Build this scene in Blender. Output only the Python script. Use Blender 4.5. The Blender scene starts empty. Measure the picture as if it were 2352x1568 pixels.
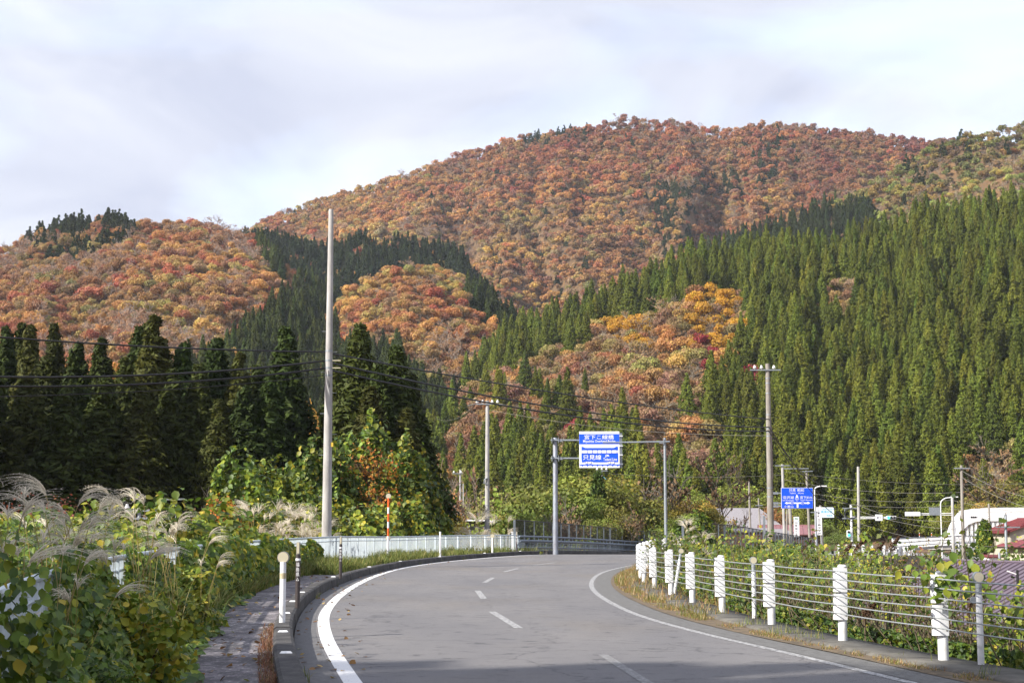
import bpy, math, random
import numpy as np
from mathutils import Vector, Matrix
R = math.radians
rng = np.random.default_rng(11)
random.seed(5)
SC = bpy.context.scene
COL = SC.collection

# ---------------------------------------------------------------- camera
F = 3593.0                      # focal length in units of a 2352 px wide picture (55 mm on 36 mm)
PITCH = math.atan(426.0 / F)
CAMZ = 1.6
cam_data = bpy.data.cameras.new('camera'); cam = bpy.data.objects.new('camera', cam_data); COL.objects.link(cam)
cam_data.lens = 55.0; cam_data.sensor_width = 36.0; cam_data.clip_start = 0.1; cam_data.clip_end = 9000
cam.location = (0, 0, CAMZ); cam.rotation_euler = (R(90) + PITCH, 0, 0)
SC.camera = cam
SC.render.resolution_x = 1024; SC.render.resolution_y = 682

# ---------------------------------------------------------------- light and exposure
SUN_EL = R(33.0); SUN_AZ = R(240.0)      # azimuth clockwise from +Y: behind the camera and to its left
SC.view_settings.view_transform = 'Standard'; SC.view_settings.look = 'None'
SC.view_settings.exposure = 0.86; SC.view_settings.gamma = 1.0
sd = bpy.data.lights.new('sun', 'SUN'); sd.energy = 5.0; sd.angle = R(0.55); sd.color = (1.0, 0.94, 0.84)
sun = bpy.data.objects.new('sun', sd); COL.objects.link(sun)
to_sun = Vector((math.sin(SUN_AZ) * math.cos(SUN_EL), math.cos(SUN_AZ) * math.cos(SUN_EL), math.sin(SUN_EL)))
sun.rotation_euler = to_sun.to_track_quat('Z', 'Y').to_euler(); sun.location = (-40, -40, 60)

world = bpy.data.worlds.new('World'); SC.world = world; world.use_nodes = True
nt = world.node_tree; N = nt.nodes; L = nt.links
bg = N['Background']; bg.inputs['Strength'].default_value = 0.12
sky = N.new('ShaderNodeTexSky'); sky.sky_type = 'NISHITA'; sky.sun_disc = False
sky.sun_elevation = SUN_EL; sky.sun_rotation = SUN_AZ; sky.altitude = 300; sky.dust_density = 1.0
tc = N.new('ShaderNodeTexCoord')
# thin broken cloud layer over the physical sky, laid out by direction
mp = N.new('ShaderNodeMapping'); mp.inputs['Scale'].default_value = (1.0, 1.0, 3.2); mp.inputs['Location'].default_value = (0.35, 0.1, 0.55)
L.new(tc.outputs['Generated'], mp.inputs['Vector'])
n1 = N.new('ShaderNodeTexNoise'); n1.inputs['Scale'].default_value = 3.0; n1.inputs['Detail'].default_value = 6; n1.inputs['Roughness'].default_value = 0.5
n1.inputs['Distortion'].default_value = 0.5
L.new(mp.outputs[0], n1.inputs['Vector'])
r1 = N.new('ShaderNodeValToRGB'); r1.color_ramp.elements[0].position = 0.36; r1.color_ramp.elements[1].position = 0.56
r1.color_ramp.elements[0].color = (.45,)*3 + (1,); r1.color_ramp.elements[1].color = (1, 1, 1, 1)
L.new(n1.outputs['Fac'], r1.inputs['Fac'])
n2 = N.new('ShaderNodeTexNoise'); n2.inputs['Scale'].default_value = 5.5; n2.inputs['Detail'].default_value = 5; n2.inputs['Roughness'].default_value = 0.5
n2.inputs['Distortion'].default_value = 0.7
mp2 = N.new('ShaderNodeMapping'); mp2.inputs['Scale'].default_value = (1.0, 1.0, 2.2); mp2.inputs['Location'].default_value = (3.35, 1.1, 0.2)
L.new(tc.outputs['Generated'], mp2.inputs['Vector']); L.new(mp2.outputs[0], n2.inputs['Vector'])
r2 = N.new('ShaderNodeValToRGB')
r2.color_ramp.elements[0].position = 0.36; r2.color_ramp.elements[0].color = (3.15, 3.35, 4.1, 1)
r2.color_ramp.elements[1].position = 0.62; r2.color_ramp.elements[1].color = (4.25, 4.4, 4.9, 1)
L.new(n2.outputs['Fac'], r2.inputs['Fac'])
mx = N.new('ShaderNodeMix'); mx.data_type = 'RGBA'
L.new(r1.outputs['Color'], mx.inputs['Factor']); 
boost = N.new('ShaderNodeMix'); boost.data_type = 'RGBA'; boost.blend_type = 'MULTIPLY'; boost.inputs['Factor'].default_value = 1.0
L.new(sky.outputs['Color'], boost.inputs[6]); boost.inputs[7].default_value = (2.65, 2.15, 1.9, 1)
L.new(boost.outputs[2], mx.inputs[6]); L.new(r2.outputs['Color'], mx.inputs[7])
L.new(mx.outputs[2], bg.inputs['Color'])

# ---------------------------------------------------------------- picture <-> place
ct, st = math.cos(PITCH), math.sin(PITCH)
def at(u, v, y):
    """the point at distance y ahead that is seen in picture position u, v (2352 px wide)"""
    t = (784.0 - v) / F
    z = y * (t * ct + st) / (ct - t * st)
    d = y * ct + z * st
    return Vector(((u - 1176.0) / F * d, y, z + CAMZ))
def proj(x, y, z):
    z = z - CAMZ; d = y * ct + z * st
    d = np.where(np.abs(d) < .01, .01, d)
    return 1176.0 + F * x / d, 784.0 - F * (z * ct - y * st) / d

# ---------------------------------------------------------------- noise
_T = np.random.default_rng(3).random((256, 256))
def vnoise(x, y):
    x = np.asarray(x, float); y = np.asarray(y, float)
    xi = np.floor(x).astype(int); yi = np.floor(y).astype(int); fx = x - xi; fy = y - yi
    fx = fx * fx * (3 - 2 * fx); fy = fy * fy * (3 - 2 * fy)
    a = _T[xi % 256, yi % 256]; b = _T[(xi + 1) % 256, yi % 256]; c = _T[xi % 256, (yi + 1) % 256]; d = _T[(xi + 1) % 256, (yi + 1) % 256]
    return (a * (1 - fx) + b * fx) * (1 - fy) + (c * (1 - fx) + d * fx) * fy
def fbm(x, y, o=4):
    s = 0; a = .5
    for k in range(o): s = s + a * vnoise(x + 17.3 * k, y + 5.1 * k); x = x * 2.03; y = y * 2.03; a *= .5
    return s

# ---------------------------------------------------------------- object helpers
def tag(o, label=None, cat=None, group=None, kind=None):
    if label: o['label'] = label
    if cat: o['category'] = cat
    if group: o['group'] = group
    if kind: o['kind'] = kind
    return o
def empty(name, loc=(0, 0, 0), rz=0.0, label=None, cat=None, group=None):
    o = bpy.data.objects.new(name, None); COL.objects.link(o); o.empty_display_size = .3
    o.location = loc; o.rotation_euler = (0, 0, rz)
    return tag(o, label, cat, group)
class MB:
    def __init__(s): s.v = []; s.f = []; s.mi = []
    def add(s, vs, fs, mi=0):
        b = len(s.v); s.v += [tuple(p) for p in vs]; s.f += [tuple(b + i for i in f) for f in fs]; s.mi += [mi] * len(fs)
    def box(s, c, d, rz=0.0, mi=0, rx=0.0, ry=0.0):
        M = Matrix.Rotation(rz, 3, 'Z') @ Matrix.Rotation(ry, 3, 'Y') @ Matrix.Rotation(rx, 3, 'X')
        vs = [Vector(c) + M @ Vector((sx * d[0] / 2, sy * d[1] / 2, sz * d[2] / 2)) for sx in (-1, 1) for sy in (-1, 1) for sz in (-1, 1)]
        s.add(vs, [(0, 1, 3, 2), (4, 6, 7, 5), (0, 4, 5, 1), (2, 3, 7, 6), (0, 2, 6, 4), (1, 5, 7, 3)], mi)
    def tube(s, p, r, n=10, mi=0, cap=True):
        p = [Vector(q) for q in p]
        if not hasattr(r, '__len__'): r = [r] * len(p)
        rings = []; prev = None
        for i, q in enumerate(p):
            t = (p[min(i + 1, len(p) - 1)] - p[max(i - 1, 0)]).normalized()
            if prev is None: a = Vector((1, 0, 0)) if abs(t.x) < .9 else Vector((0, 1, 0)); a = (a - t * a.dot(t)).normalized()
            else: a = (prev - t * prev.dot(t)).normalized()
            prev = a; b = t.cross(a)
            rings.append([q + (a * math.cos(2 * math.pi * k / n) + b * math.sin(2 * math.pi * k / n)) * r[i] for k in range(n)])
        vs = [w for ring in rings for w in ring]; fs = []
        for i in range(len(p) - 1):
            for k in range(n): fs.append((i * n + k, i * n + (k + 1) % n, (i + 1) * n + (k + 1) % n, (i + 1) * n + k))
        if cap: fs += [tuple(range(n - 1, -1, -1)), tuple(range((len(p) - 1) * n, len(p) * n))]
        s.add(vs, fs, mi)
    def prism(s, poly, y0, y1, mi=0):
        """polygon in x-z, extruded from y0 to y1"""
        n = len(poly); vs = [(a, y0, b) for a, b in poly] + [(a, y1, b) for a, b in poly]
        s.add(vs, [tuple(range(n)), tuple(range(2 * n - 1, n - 1, -1))] + [((k + 1) % n, k, n + k, n + (k + 1) % n) for k in range(n)], mi)
    def build(s, name, mats, parent=None, smooth=False, loc=None):
        me = bpy.data.meshes.new(name); me.from_pydata(s.v, [], s.f)
        for m in (mats if isinstance(mats, (list, tuple)) else [mats]): me.materials.append(m)
        if any(s.mi): me.polygons.foreach_set('material_index', s.mi)
        if smooth:
            me.polygons.foreach_set('use_smooth', [True] * len(me.polygons))
            try: me.set_sharp_from_angle(angle=R(40))
            except Exception: pass
        me.update()
        o = bpy.data.objects.new(name, me); COL.objects.link(o)
        if parent: o.parent = parent
        if loc is not None: o.location = loc
        return o
def mesh_np(name, V, Fc, mats, col=None, mi=None, parent=None, smooth=False):
    """V (n,3), Fc (m,k) all faces same size or list of such arrays"""
    if not isinstance(Fc, list): Fc = [Fc]
    me = bpy.data.meshes.new(name)
    me.vertices.add(len(V)); me.vertices.foreach_set('co', np.ascontiguousarray(V, dtype=np.float32).ravel())
    loops = np.concatenate([f.ravel() for f in Fc]); tot = np.concatenate([np.full(len(f), f.shape[1]) for f in Fc])
    start = np.concatenate([[0], np.cumsum(tot)[:-1]])
    me.loops.add(len(loops)); me.loops.foreach_set('vertex_index', loops.astype(np.int32))
    me.polygons.add(len(tot)); me.polygons.foreach_set('loop_start', start.astype(np.int32)); 
    try: me.polygons.foreach_set('loop_total', tot.astype(np.int32))
    except Exception: pass
    if mi is not None: me.polygons.foreach_set('material_index', mi.astype(np.int32))
    if smooth: me.polygons.foreach_set('use_smooth', np.ones(len(tot), bool))
    for m in (mats if isinstance(mats, (list, tuple)) else [mats]): me.materials.append(m)
    if col is not None:
        a = me.color_attributes.new('Col', 'FLOAT_COLOR', 'POINT')
        c = np.ones((len(V), 4), np.float32); c[:, :3] = col; a.data.foreach_set('color', c.ravel())
    me.update(calc_edges=True); me.validate()
    o = bpy.data.objects.new(name, me); COL.objects.link(o)
    if parent: o.parent = parent
    return o
def copy_tree(o, parent=None):
    c = o.copy(); COL.objects.link(c)
    if parent: c.parent = parent
    for ch in list(o.children): copy_tree(ch, c)
    return c

# ---------------------------------------------------------------- materials
def mat(name, color, rough=.7, metal=0.0, var=0.0, vscale=3.0, color2=None, bump=0.0, bscale=30.0, spec=.5, stretch=None, detail=5, contrast=(.35, .65)):
    m = bpy.data.materials.new(name); m.use_nodes = True; t = m.node_tree; b = t.nodes['Principled BSDF']
    b.inputs['Base Color'].default_value = (*color, 1); b.inputs['Roughness'].default_value = rough; b.inputs['Metallic'].default_value = metal
    b.inputs['Specular IOR Level'].default_value = spec
    if color2 is not None or bump or var:
        tcn = t.nodes.new('ShaderNodeTexCoord'); mp = t.nodes.new('ShaderNodeMapping'); t.links.new(tcn.outputs['Object'], mp.inputs['Vector'])
        if stretch: mp.inputs['Scale'].default_value = stretch
    if color2 is None and var: color2 = tuple(c * (1 - var) for c in color)
    if color2 is not None:
        n = t.nodes.new('ShaderNodeTexNoise'); n.inputs['Scale'].default_value = vscale; n.inputs['Detail'].default_value = detail; n.inputs['Roughness'].default_value = .65
        r = t.nodes.new('ShaderNodeValToRGB'); r.color_ramp.elements[0].position = contrast[0]; r.color_ramp.elements[1].position = contrast[1]
        r.color_ramp.elements[0].color = (*color2, 1); r.color_ramp.elements[1].color = (*color, 1)
        t.links.new(mp.outputs[0], n.inputs['Vector']); t.links.new(n.outputs['Fac'], r.inputs['Fac']); t.links.new(r.outputs['Color'], b.inputs['Base Color'])
    if bump:
        n = t.nodes.new('ShaderNodeTexNoise'); n.inputs['Scale'].default_value = bscale; n.inputs['Detail'].default_value = 6
        bp = t.nodes.new('ShaderNodeBump'); bp.inputs['Strength'].default_value = bump; bp.inputs['Distance'].default_value = .02
        t.links.new(mp.outputs[0], n.inputs['Vector']); t.links.new(n.outputs['Fac'], bp.inputs['Height']); t.links.new(bp.outputs[0], b.inputs['Normal'])
    return m
def leaf_mat(name, transl=.25, rough=.6, spec=.3, tint=True):
    """leaf colour = vertex colour 'Col' times the tree's own tint"""
    m = bpy.data.materials.new(name); m.use_nodes = True; t = m.node_tree; b = t.nodes['Principled BSDF']; out = t.nodes['Material Output']
    a = t.nodes.new('ShaderNodeAttribute'); a.attribute_name = 'Col'; c = a.outputs['Color']
    if tint:
        a2 = t.nodes.new('ShaderNodeAttribute'); a2.attribute_name = 'tint'; a2.attribute_type = 'INSTANCER'
        x = t.nodes.new('ShaderNodeMix'); x.data_type = 'RGBA'; x.blend_type = 'MULTIPLY'; x.inputs['Factor'].default_value = 1
        t.links.new(c, x.inputs[6]); t.links.new(a2.outputs['Color'], x.inputs[7]); c = x.outputs[2]
    t.links.new(c, b.inputs['Base Color']); b.inputs['Roughness'].default_value = rough; b.inputs['Specular IOR Level'].default_value = spec
    tr = t.nodes.new('ShaderNodeBsdfTranslucent'); t.links.new(c, tr.inputs['Color'])
    mxs = t.nodes.new('ShaderNodeMixShader'); mxs.inputs[0].default_value = transl
    t.links.new(b.outputs[0], mxs.inputs[1]); t.links.new(tr.outputs[0], mxs.inputs[2]); t.links.new(mxs.outputs[0], out.inputs['Surface'])
    return m
M = {}
M['leaf'] = leaf_mat('leaf'); M['leafp'] = leaf_mat('leaf_plain', transl=.30, rough=.5, spec=.35, tint=False)
M['needle'] = leaf_mat('needle', transl=.12, rough=.7, spec=.2)
M['bark'] = mat('bark', (.16, .13, .10), .9, var=.5, vscale=4)
M['grassp'] = leaf_mat('grass_blade', transl=.3, rough=.55, tint=False)
M['concrete'] = mat('concrete', (.40, .39, .37), .85, color2=(.27, .265, .25), vscale=2.2, bump=.25, bscale=25)
M['pole'] = mat('pole_concrete', (.44, .43, .42), .85, color2=(.27, .26, .25), vscale=3.0, stretch=(1, 1, .25), bump=.2, bscale=20)
M['pole_old'] = mat('pole_weathered', (.30, .28, .25), .9, color2=(.17, .15, .13), vscale=3.5, stretch=(1, 1, .25), bump=.2, bscale=20)
M['white'] = mat('white_paint', (.74, .75, .77), .42, color2=(.62, .62, .61), vscale=6, contrast=(.3, .5))
M['white_fence'] = mat('white_fence_paint', (.58, .65, .70), .5, color2=(.46, .53, .58), vscale=2)
M['steel'] = mat('galvanised_steel', (.33, .36, .39), .5, metal=.5, color2=(.24, .27, .30), vscale=9)
M['steel_blue'] = mat('blue_grey_painted_steel', (.15, .19, .25), .45, color2=(.20, .24, .30), vscale=3)
M['post_blue'] = mat('weathered_steel_post', (.30, .34, .40), .5, metal=.3, color2=(.22, .22, .25), vscale=5, stretch=(1, 1, .4))
M['dark'] = mat('dark_brown_paint', (.045, .035, .035), .5)
M['black'] = mat('black_rubber', (.012, .012, .014), .5)
M['blue'] = mat('sign_blue', (.004, .085, .75), .45)
M['navy'] = mat('sign_navy', (.01, .015, .12), .45)
M['signwhite'] = mat('sign_white', (.82, .82, .84), .4)
M['orange'] = mat('orange_band', (.72, .12, .02), .45)
M['reflector'] = mat('reflector_face', (.50, .46, .34), .3)
M['refrim'] = mat('reflector_rim', (.20, .19, .17), .5)
M['cyan'] = mat('cyan_letter', (.12, .48, .72), .5)
M['red'] = mat('sign_red', (.60, .03, .03), .45)
M['green'] = mat('sign_green', (.02, .28, .14), .45)
# ---------------------------------------------------------------- the road's lines, as x over y
def curve(pts):
    pts = sorted(pts, key=lambda p: p[1]); ys = np.array([p[1] for p in pts], float); xs = np.array([p[0] for p in pts], float)
    d = np.gradient(xs, ys)
    def f(y):
        y = np.asarray(y, float); i = np.clip(np.searchsorted(ys, y) - 1, 0, len(ys) - 2); h = ys[i + 1] - ys[i]; t = (y - ys[i]) / h
        te = np.clip(t, 0, 1); a = 2 * te**3 - 3 * te**2 + 1; b = te**3 - 2 * te**2 + te; c = -2 * te**3 + 3 * te**2; e = te**3 - te**2
        r = a * xs[i] + b * h * d[i] + c * xs[i + 1] + e * h * d[i + 1]
        return r + np.where(y < ys[0], (y - ys[0]) * d[0], 0) + np.where(y > ys[-1], (y - ys[-1]) * d[-1], 0)
    return f
kerbX = curve([(8, -30), (1.25, 0), (-.65, 8), (-2.13, 16), (-3.50, 25.3), (-4.25, 32.5), (-4.92, 47.5), (-4.75, 58), (-3.9, 69.5), (-2.2, 80), (-.2, 88.5), (2.3, 96), (5.2, 104.5), (9.8, 119), (19.4, 149), (29, 179)])
lineX = curve([(8.4, -30), (1.65, 0), (-.25, 8), (-1.68, 16.1), (-2.92, 24), (-3.5, 28.7), (-3.98, 34.5), (-4.4, 43), (-4.6, 53.2), (-4.4, 62), (-3.6, 70.5), (-1.95, 80), (.1, 88.5), (2.75, 96), (5.6, 104.5), (10.2, 119), (19.8, 149), (29.4, 179)])
rlineX = curve([(13.5, -30), (7.0, 0), (4.25, 16.2), (3.6, 20.3), (3.05, 23.5), (2.51, 27.6), (2.16, 34.5), (2.15, 40.3), (2.5, 47.9), (3.4, 57), (4.6, 64), (7.4, 76), (10.9, 89), (15.2, 104), (20, 119), (29.6, 149), (39, 179)])
guardX = curve([(16, -30), (9.4, 0), (5.1, 18.8), (4.58, 22), (4.19, 25.6), (3.89, 29.3), (3.76, 33), (3.70, 36.8), (3.68, 40.8), (3.72, 44.6), (3.94, 48.4), (4.25, 52), (4.7, 56), (5.4, 62), (6.0, 67), (6.9, 72), (8.3, 77), (10.0, 83), (12.5, 91), (16.5, 104), (21.3, 119), (31, 149), (40.3, 179)])
fenceX = curve([(5.0, -30), (-.6, 0), (-3.15, 9.9), (-4.0, 14), (-4.85, 19.2), (-5.6, 25), (-6.25, 31), (-6.9, 41), (-7.15, 52), (-6.95, 62), (-6.2, 72), (-5.0, 81), (-3.1, 89), (-1.0, 94), (.5, 96.6), (3.4, 104.5), (8, 119), (17.4, 149), (27, 179)])
def sstep(a, b, x):
    t = np.clip((np.asarray(x, float) - a) / (b - a), 0, 1); return t * t * (3 - 2 * t)
def roadZ(y): 
    y = np.asarray(y, float); return -np.where(y > 90, (y - 90)**2 / ((y - 90) + 14), 0) * .026

# ---------------------------------------------------------------- hills: each is a ridge at its own distance with a slope in front
def ridge(pts, up, yr, yb, rough=1.0):
    """pts: (u, v of the tree tops, optional distance)"""
    s = []; z = []; yy = []
    for p in pts:
        y = p[2] if len(p) > 2 else yr
        q = at(p[0], p[1] + up, y); s.append(q.x / q.y); z.append(q.z); yy.append(y)
    return np.array(s), np.array(z), np.array(yy), yb, rough
RIDGES = {
 'far': ridge([(-900, 850), (-300, 760), (0, 700), (300, 640), (560, 540), (600, 508), (680, 478), (760, 450), (850, 428), (940, 397), (1040, 362), (1130, 335), (1210, 312), (1290, 300), (1330, 294), (1375, 287), (1430, 268), (1480, 272), (1560, 281), (1610, 291), (1680, 300), (1740, 288), (1800, 286), (1870, 292), (1940, 304), (2030, 312), (2100, 322), (2300, 330), (2600, 360), (3200, 420)], 12, 1500, 800, 1.35),
 'west': ridge([(-1200, 900), (-500, 690), (-100, 610), (0, 578), (50, 545), (95, 522), (150, 508), (270, 500), (330, 510), (380, 512), (470, 512), (520, 524), (560, 540), (600, 566), (650, 606), (700, 645), (760, 690), (800, 740), (860, 800), (950, 900), (1050, 1000), (1150, 1150)], 24, 850, 330, 1.0),
 'knoll': ridge([(560, 880), (640, 790), (760, 715), (800, 672), (850, 640), (900, 617), (940, 604), (1000, 606), (1050, 630), (1100, 668), (1150, 703), (1185, 745), (1205, 800), (1240, 880), (1300, 1000), (1400, 1150)], 26, 720, 400, .9),
 'band': ridge([(300, 700), (400, 600), (500, 545), (560, 525), (620, 525), (700, 548), (760, 560), (830, 528), (900, 537), (980, 548), (1060, 562), (1080, 600), (1120, 640), (1170, 695), (1200, 750), (1240, 850), (1300, 1000)], 38, 1000, 600, .8),
 'east': ridge([(700, 1200), (900, 1010), (1000, 905), (1040, 860), (1100, 805), (1180, 745), (1250, 722), (1330, 700), (1400, 662), (1500, 622), (1594, 568), (1700, 562), (1765, 552), (1850, 552), (1906, 558), (1947, 545), (2018, 516), (2080, 495), (2146, 475), (2233, 468), (2340, 448), (2500, 400), (2800, 300), (3300, 180)], 62, 600, 285, 1.0),
 'ridge_light': ridge([(1500, 1150), (1700, 900), (1850, 700), (1900, 640), (2000, 540), (2100, 490), (2180, 438), (2250, 394), (2352, 346), (2500, 290), (2800, 220), (3300, 150)], 26, 790, 560, .8),
 'ridge_upper': ridge([(1100, 1200), (1250, 950), (1350, 800), (1400, 720), (1500, 650), (1600, 590), (1640, 560), (1700, 535), (1762, 518), (1860, 480), (1967, 434), (2018, 399), (2095, 363), (2146, 322), (2223, 306), (2315, 286), (2352, 278), (2450, 255), (2800, 200), (3300, 150)], 24, 980, 640, .9),
}
def layer_z(k, x, y):
    s_, z_, y_, yb, rough = RIDGES[k]
    s = x / np.maximum(y, 1); zr = np.interp(s, s_, z_); yr = np.interp(s, s_, y_)
    n = fbm(s * 26 + yb * .01, y / 420 + 3.1, 3) - .45
    yrr = yr * (1 + .05 * n)
    t = (y - yb) / (yrr - yb)
    zr = zr * (yrr / yr)
    prof = np.where(t < 1, np.clip(t, 0, 1) ** 1.12, 1 - (t - 1) * .9)
    z = -6 + (zr + 6) * prof
    # spurs and gullies running down the slope
    w = s * 60 + yb * .013 + 1.6 * fbm(x / 130 + 9, y / 130, 2)
    sp = 1 - 2 * np.abs(vnoise(w * .42, y / 900 + 2) - .5); sp2 = 1 - 2 * np.abs(vnoise(w * 1.25 + 40, y / 420) - .5)
    bump = (sp - .55) * .060 + (sp2 - .5) * .026
    env = np.clip(t, 0, 1) * np.clip(1.0 - t, 0, 1) * 4.0
    z = z + rough * bump * (zr + 6) * env * 1.5 + (fbm(x / 40, y / 40, 3) - .45) * 6 * np.clip(t * 3, 0, 1) * rough * np.clip((1.04 - t) * 4, 0, 1)
    return np.where(t > -.02, z, -99)
def near_z(x, y):
    x = np.asarray(x, float); y = np.asarray(y, float)
    rz = roadZ(y)
    ql = fenceX(y) - x; qr = x - (guardX(y) + .35)
    left = -(np.clip(ql - .2, 0, None) * .42); left = np.maximum(left, -6.0 + .5 * fbm(x / 9, y / 9, 2))
    right = -(np.clip(qr, 0, None) * .50); right = np.maximum(right, -5.2 + .5 * fbm(x / 9, y / 9, 2))
    z = np.where(ql > 0, left, np.where(qr > 0, right, 0)) + rz - .07
    z = z + np.where((ql > .3) | (qr > .3), (fbm(x / 2.2, y / 2.2, 3) - .45) * .35, 0)
    # the village terrace beyond the overbridge
    tz = -1.75 + (x - 40) * .004
    k = sstep(148, 160, y) * sstep(8, 24, x) * (1 - sstep(100, 200, y * 0 + np.abs(x - 60)))
    z = z * (1 - k) + tz * k
    z = np.where(y > 170, np.where(k > 0, z, np.maximum(z, -6)), z)
    # far from the road everything is valley floor
    return np.where((y < -30) | (y > 185), np.where(k > .01, z, -6 + 0 * z), z)
def ground(x, y):
    x = np.asarray(x, float); y = np.asarray(y, float)
    z = near_z(x, y)
    for k in RIDGES: z = np.maximum(z, layer_z(k, x, y))
    # the slope that closes the valley behind and beside the camera
    r = np.hypot(x, y); th = np.arctan2(x, y)
    side = np.clip((r - 260) / 500, 0, 1.4) * 120 * sstep(R(38), R(60), np.abs(th))
    z = np.maximum(z, -6 + side)
    return z
def layer_of(x, y):
    zs = np.stack([near_z(x, y)] + [layer_z(k, x, y) for k in RIDGES]); return np.argmax(zs, 0) - 1

# terrain sheet on a polar grid
def make_terrain():
    na = 900
    a = np.concatenate([np.linspace(-R(32), R(32), 520, endpoint=False), np.linspace(R(32), 2 * math.pi - R(32), 150, endpoint=False)])
    rr = np.concatenate([[0.0], np.geomspace(2.5, 3600, 430)])
    A, RR = np.meshgrid(a, rr); X = RR * np.sin(A); Y = RR * np.cos(A); Z = ground(X, Y)
    V = np.stack([X, Y, Z], -1).reshape(-1, 3); n = len(a); i, j = np.meshgrid(np.arange(len(rr) - 1), np.arange(n), indexing='ij'); j2 = (j + 1) % n
    Q = np.stack([i * n + j, (i + 1) * n + j, (i + 1) * n + j2, i * n + j2], -1).reshape(-1, 4)[:, ::-1]
    m = bpy.data.materials.new('ground_soil'); m.use_nodes = True; t = m.node_tree; b = t.nodes['Principled BSDF']; b.inputs['Roughness'].default_value = .95
    tcn = t.nodes.new('ShaderNodeTexCoord'); n1 = t.nodes.new('ShaderNodeTexNoise'); n1.inputs['Scale'].default_value = .12; n1.inputs['Detail'].default_value = 10; n1.inputs['Roughness'].default_value = .7
    t.links.new(tcn.outputs['Object'], n1.inputs['Vector']); r = t.nodes.new('ShaderNodeValToRGB'); e = r.color_ramp.elements
    e[0].position = .3; e[0].color = (.055, .035, .018, 1); e[1].position = .7; e[1].color = (.20, .11, .045, 1); q = e.new(.5); q.color = (.12, .07, .03, 1)
    t.links.new(n1.outputs['Fac'], r.inputs['Fac']); t.links.new(r.outputs[0], b.inputs['Base Color'])
    o = mesh_np('hills', V, Q, m, smooth=True); tag(o, 'valley ground rising into wooded hills', 'terrain', kind='structure')
make_terrain()

# ---------------------------------------------------------------- foliage primitives
def unit(v): return v / np.maximum(np.linalg.norm(v, axis=-1, keepdims=True), 1e-9)
def leaves(C, Nrm, size, tmpl, g=rng, up=None, roll=None):
    """place a leaf template (k,3) (x across, y along, z normal) at each centre"""
    n = len(C); Nrm = unit(Nrm)
    if up is None: up = g.normal(size=(n, 3))
    T = unit(up - Nrm * np.sum(up * Nrm, -1, keepdims=True)); B = np.cross(T, Nrm)
    P = tmpl[None] * size[:, None, None]
    return C[:, None] + P[..., :1] * B[:, None] + P[..., 1:2] * T[:, None] + P[..., 2:3] * Nrm[:, None]
T_RH = np.array([(0, -.5, 0), (.33, 0, .1), (0, .5, 0), (-.33, 0, .1)]); F_RH = np.array([(0, 1, 2, 3)])
T_NE = np.array([(-.12, -.5, 0), (.12, -.5, 0), (.0, .5, 0)]); F_NE = np.array([(0, 1, 2)])
T_OV = np.array([(0, -.5, 0), (.34, -.26, .07), (.40, .08, .09), (.17, .38, .02), (0, .56, -.08), (-.17, .38, .02), (-.40, .08, .09), (-.34, -.26, .07), (0, .05, -.02)])
F_OV = np.array([(0, 1, 8), (1, 2, 8), (2, 3, 8), (3, 4, 8), (4, 5, 8), (5, 6, 8), (6, 7, 8), (7, 0, 8)])
def leaf_arrays(C, Nrm, size, T, Fc, colr, g=rng, up=None):
    P = leaves(C, Nrm, size, T, g, up); n, k = P.shape[:2]
    return P.reshape(-1, 3), (Fc[None] + (np.arange(n) * k)[:, None, None]).reshape(-1, Fc.shape[1]), np.repeat(colr, k, axis=0)
def merge(parts):
    """parts: list of (V, F, col, matindex) -> arrays grouped by face size"""
    V = []; C = []; Fs = {}; off = 0
    for v, f, c, mi in parts:
        V.append(v); C.append(c); Fs.setdefault(f.shape[1], []).append((f + off, np.full(len(f), mi))); off += len(v)
    ks = sorted(Fs); FL = [np.concatenate([a for a, b in Fs[k]]) for k in ks]; MI = np.concatenate([np.concatenate([b for a, b in Fs[k]]) for k in ks])
    return np.concatenate(V), FL, np.concatenate(C), MI
def tubes_np(segs, n=5, col=(1, 1, 1)):
    """segs: (m, 8) x0 y0 z0 x1 y1 z1 r0 r1 -> arrays"""
    segs = np.asarray(segs, float); a = segs[:, :3]; b = segs[:, 3:6]; t = unit(b - a)
    ref = np.where(np.abs(t[:, 2:3]) > .9, np.array([[1., 0, 0]]), np.array([[0, 0, 1.]])); p = unit(np.cross(t, ref)); q = np.cross(t, p)
    ang = np.arange(n) * 2 * math.pi / n; cs = np.cos(ang)[None, :, None]; sn = np.sin(ang)[None, :, None]
    ring = p[:, None] * cs + q[:, None] * sn
    V = np.concatenate([a[:, None] + ring * segs[:, 6, None, None], b[:, None] + ring * segs[:, 7, None, None]], 1)
    k = np.arange(n); f = np.stack([k, (k + 1) % n, n + (k + 1) % n, n + k], -1)
    Fq = (f[None] + (np.arange(len(segs)) * 2 * n)[:, None, None]).reshape(-1, 4)
    return V.reshape(-1, 3), Fq, np.tile(np.array(col, float), (len(V) * 2 * n, 1)) if False else np.tile(np.array(col, float), (V.shape[0] * V.shape[1], 1))

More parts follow.
